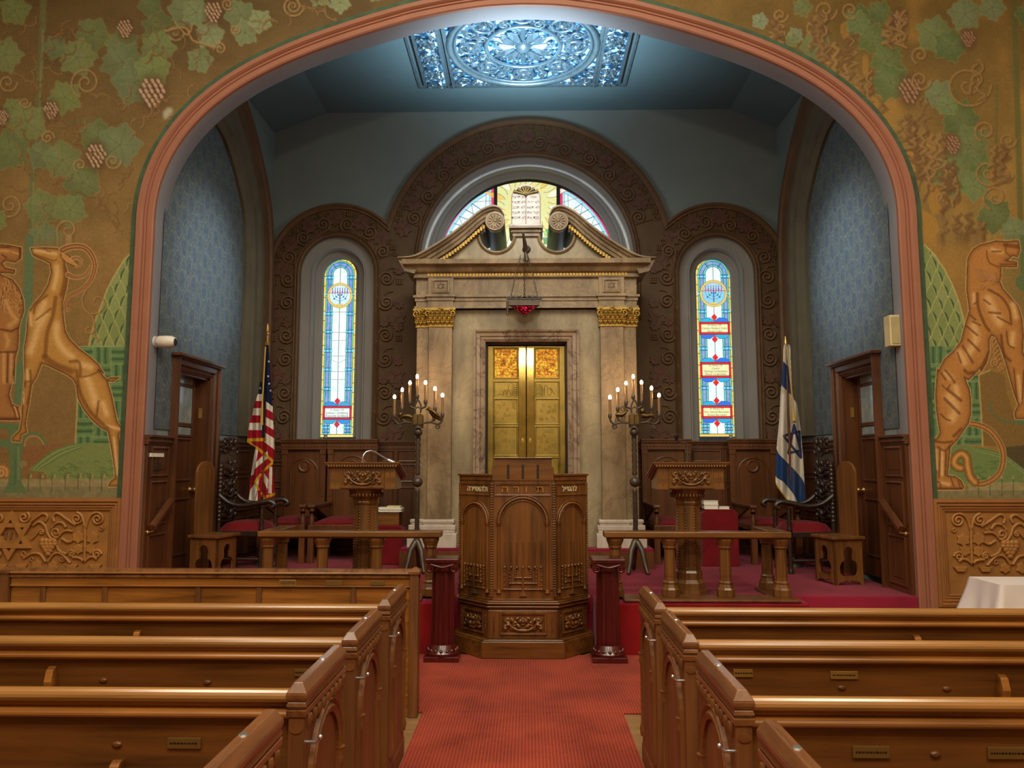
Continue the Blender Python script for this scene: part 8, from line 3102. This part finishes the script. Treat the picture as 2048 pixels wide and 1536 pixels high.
# ------------------------------------------------------------------ carved dado panels below the murals
YDd = YW - .02
for s, lab in ((-1, 'carved gilt-brown dado panel with six-pointed star, left of the arch'), (1, 'carved gilt-brown dado panel with vine scrolls, right of the arch')):
    t = thing('carved_dado_panel', lab, 'carved panel', (s * 4.6, YW, .9))
    if s < 0:
        Xw = lambda px, py: P(px, py, Y=YDd)
    else:
        def Xw(px, py):
            q = P(px, py, Y=YDd)
            return Vector((2 * XC - q.x + .0, q.y, q.z))
    q0, q1 = Xw(221, 1021), Xw(23, 1100)
    xi, xm, zt = q0.x, q1.x, q0.z
    zb_ = P(1905, 1188, Y=YDd).z
    xo = 2 * xm - xi
    xa, xb = sorted((xi, xo))
    fd = MB()
    fd.box(xa, xb, YW - .018, YW, zb_, zt)
    fd.build('panel_field', plain('dado_field_' + ('l' if s < 0 else 'r'), '#96642f', 0.6, 0, .15, 8), t)
    fr = MB()
    fr.band([(xb, zb_), (xb, zt), (xa, zt), (xa, zb_)], [(0, -.0), (0, -.03), (-.012, -.036), (-.02, -.028), (-.03, -.04), (-.045, -.034), (-.055, -.05), (-.075, -.044), (-.085, -.06), (-.112, -.055), (-.118, 0)], YW, closed=True)
    fr.build('moulded_frame', M['dadoframe'], t)
    d = lambda pts: [Xw(x / 7.877, 980 + y / 7.877) for x, y in pts]
    ves = (MB(), MB())
    mirx = lambda pts: [(370 - x, y) for x, y in pts]

    def vtube(pts, r=.014):
        for mm in (0, 1):
            p = mirx(pts) if mm else pts
            ves[mm].tube([v + Vector((0, -.006, 0)) for v in d(smooth(p, 4))], r, 6, fax=(0, 1, 0))

    def vsp(x, y, r, t_, a):
        for mm in (0, 1):
            p = spiral(x, y, r, r * .12, a, t_, 26)
            p = mirx(p) if mm else p
            ves[mm].tube([v + Vector((0, -.006, 0)) for v in d(p)], min(.012, r * .00017), 6, fax=(0, 1, 0))
    vtube([(1330, 1130), (1345, 900), (1345, 650), (1330, 520), (1290, 400), (1215, 350)])
    vtube([(1352, 600), (1390, 470), (1450, 380), (1540, 350)])
    vsp(1215, 450, 100, 1.8, -PI / 2)
    vsp(1540, 455, 100, 1.8, -PI / 2)
    vtube([(1200, 550), (1060, 460), (960, 385), (890, 365), (840, 420), (865, 500)])
    vtube([(440, 545), (580, 430), (690, 370), (755, 410), (725, 490)])
    vtube([(530, 560), (620, 500), (715, 560), (760, 690), (830, 770), (930, 740)])
    vsp(885, 665, 85, 1.7, 0)
    vtube([(820, 600), (890, 520), (990, 515), (1045, 590)])
    vtube([(505, 770), (580, 690), (620, 630)])
    vsp(660, 665, 52, 1.5, PI)
    vtube([(380, 1075), (510, 1000), (640, 1010), (725, 1130)])
    vtube([(760, 1130), (850, 1010), (970, 1000), (1110, 1150)])
    vtube([(905, 870), (945, 960), (1060, 1010)])
    vtube([(940, 700), (1040, 640), (1160, 650)])
    vtube([(980, 760), (1080, 820), (1150, 790)])
    for x, y, r, t_, a in ((1130, 1000), (1530, 1010), (980, 1090), (510, 1085), (375, 425), (380, 1000), (1600, 600), (470, 570), (1110, 590)) and ((1130, 1000, 62, 1.6, PI), (1530, 1010, 75, -1.6, 0), (980, 1090, 45, 1.4, 0), (510, 1085, 42, 1.4, 0), (385, 430, 95, 1.5, -1), (385, 1000, 55, 1.5, 0), (1600, 600, 42, 1.3, 0), (1110, 595, 25, 1.2, 0)):
        vsp(x, y, r, t_, a)
    vtube([(1330, 1130), (1280, 1080), (1200, 1060), (1150, 1060)])
    vtube([(1330, 1130), (1400, 1070), (1480, 1050), (1530, 1090)])
    for ve in ves:
        ve.build('vine_scrollwork', M['dado'], t)
    for mm in (0, 1):
        for x, y, r in ((1240, 740, 105), (1465, 755, 105), (1240, 930, 90), (1440, 920, 90), (590, 1180, 95), (840, 1190, 85)):
            pts = []
            for i in range(12):
                a = 2 * PI * i / 12
                q = r * (1 if i % 2 else .75)
                pts.append((x + q * math.cos(a), y + q * math.sin(a)))
            pts = mirx(pts) if mm else pts
            v = d(pts)
            MB().prism([(p.x, p.z) for p in v], 'y', YW - .034, YW - .012).build('leaf_carving', M['dado'], t, bev=.004)
        for x0, x1, x2, x3 in ((1040, 1240, 1195, 1080), (1410, 1620, 1560, 1450), (240, 450, 400, 290)):
            pts = [(x0, 1168), (x1, 1168), (x2, 1245), (x3, 1245)]
            pts = mirx(pts) if mm else pts
            v = d(pts)
            MB().prism([(p.x, p.z) for p in v], 'y', YW - .04, YW - .012).build('cup_carving', M['dado'], t, bev=.004)
    for mm in (0, 1):
        gp_ = MB()
        for j, (n_, y) in enumerate(((4, 800), (4, 850), (3, 900), (2, 950), (1, 1000))):
            for i in range(n_):
                x = 765 + (i - (n_ - 1) / 2) * 62
                p = d(mirx([(x, y)]) if mm else [(x, y)])[0]
                gp_.sphere((p.x, YW - .024, p.z), .030, 10, (1, .7, 1))
        gp_.build('grape_carving', M['dado'], t)
    sa = MB()
    c0 = d([(185, 715)])[0]
    R0 = (d([(185, 325)])[0].z - c0.z)
    for up in (1, -1):
        tri_ = [(c0.x + R0 * math.sin(2 * PI * i / 3 + (0 if up > 0 else PI)), c0.z + R0 * math.cos(2 * PI * i / 3 + (0 if up > 0 else PI))) for i in range(3)]
        inn_ = [(c0.x + (p[0] - c0.x) * .66, c0.z + (p[1] - c0.z) * .66) for p in tri_]
        sa.plate(tri_, [list(reversed(inn_))], 'y', YW - .05 - (.004 if up > 0 else 0), YW - .012)
    sa.build('star_carving', M['dado'], t)
    he = MB()
    hh, ww = R0 * .27, R0 * .17
    for ox, kind in ((-.25, 'd'), (0, 'v'), (.25, 'd')):
        x, z = c0.x + ox * R0, c0.z
        he.box(x - ww / 2 if kind == 'd' else x - ww * .22, x + ww / 2 if kind == 'd' else x + ww * .22, YW - .030, YW - .017, z + hh / 2 - .016, z + hh / 2)
        lx_ = x + ww / 2 - .016 if kind == 'd' else x + ww * .22 - .016
        he.box(lx_ - .006, lx_ + .010, YW - .0302, YW - .017, z - hh / 2, z + hh / 2 - .0161)
    he.build('carved_letters', plain('dado_letters_' + ('l' if s < 0 else 'r'), '#7a523a', .6), t)
# ------------------------------------------------------------------ light
def area(name, loc, rot, size, energy, col, sizey=None):
    l = bpy.data.lights.new(name, 'AREA')
    l.energy = energy
    l.color = col
    l.size = size
    if sizey:
        l.shape = 'RECTANGLE'
        l.size_y = sizey
    o = bpy.data.objects.new(name, l)
    o.location = loc
    o.rotation_euler = rot
    COL.objects.link(o)
    return o


def point(name, loc, energy, col, r=.1):
    l = bpy.data.lights.new(name, 'POINT')
    l.energy = energy
    l.color = col
    l.shadow_soft_size = r
    o = bpy.data.objects.new(name, l)
    o.location = loc
    COL.objects.link(o)
    return o


def spot(name, loc, to, energy, col, ang, blend=1.0, r=.1):
    l = bpy.data.lights.new(name, 'SPOT')
    l.energy = energy
    l.color = col
    l.spot_size = ang
    l.spot_blend = blend
    l.shadow_soft_size = r
    o = bpy.data.objects.new(name, l)
    o.location = loc
    d = Vector(to) - Vector(loc)
    o.rotation_euler = d.to_track_quat('-Z', 'Y').to_euler()
    COL.objects.link(o)
    return o


WARM = (1.0, 0.93, 0.73)
for x in (-3.4, 0.0, 3.4):
    for y in (-1.5, 2.2):
        area('ceiling_lamp', (x, y, 7.4), (0, 0, 0), 1.4, 150, WARM)
area('front_lamp', (0, 4.6, 7.3), (0.35, 0, 0), 3.0, 90, WARM, 1.0)
for x in (-0.16, 0.12):
    point('pendant_lamp', (x, -0.4, 4.22), 100, (1.0, 0.85, 0.65), .09)
spot('ceiling_glow_fill', (XC, 8.25, 5.05), (XC, 8.25, 6.6), 420, (0.62, 0.86, 1.0), 2.3, 0.9, .3)  # added unseen spot aimed up to tint the ceiling round the skylight
point('apse_fill', (XC, 8.0, 5.0), 34, (0.82, 0.92, 1.0), .3)  # unseen fill added to lift the apse walls
spot('wall_patch_fill', (1.2, 8.4, 5.9), (XL, 8.25, 3.7), 900, (0.72, 0.87, 1.0), 0.42, 1.0, .2)  # pair of added spots standing in for blue window light on the side walls
spot('wall_patch_fill', (-1.2, 8.4, 5.9), (XR, 8.25, 3.75), 900, (0.72, 0.87, 1.0), 0.42, 1.0, .2)
spot('ark_wash', (0, 4.5, 6.9), (XC, 8.7, 2.6), 140, (1.0, 0.88, 0.64), 0.8, 1.0, .3)

w = bpy.data.worlds.new('world')
SC.world = w
w.use_nodes = True
w.node_tree.nodes['Background'].inputs['Color'].default_value = (0.8, 0.85, 1.0, 1)
w.node_tree.nodes['Background'].inputs['Strength'].default_value = 0.04
SC.view_settings.view_transform = 'Standard'
SC.view_settings.look = 'None'
SC.view_settings.exposure = 0.0
SC.cycles.max_bounces = 6
SC.cycles.diffuse_bounces = 4
SC.cycles.glossy_bounces = 3
SC.cycles.transmission_bounces = 3
SC.cycles.caustics_reflective = False
SC.cycles.caustics_refractive = False
SC.cycles.sample_clamp_indirect = 4.0
SC.cycles.sample_clamp_direct = 0.0
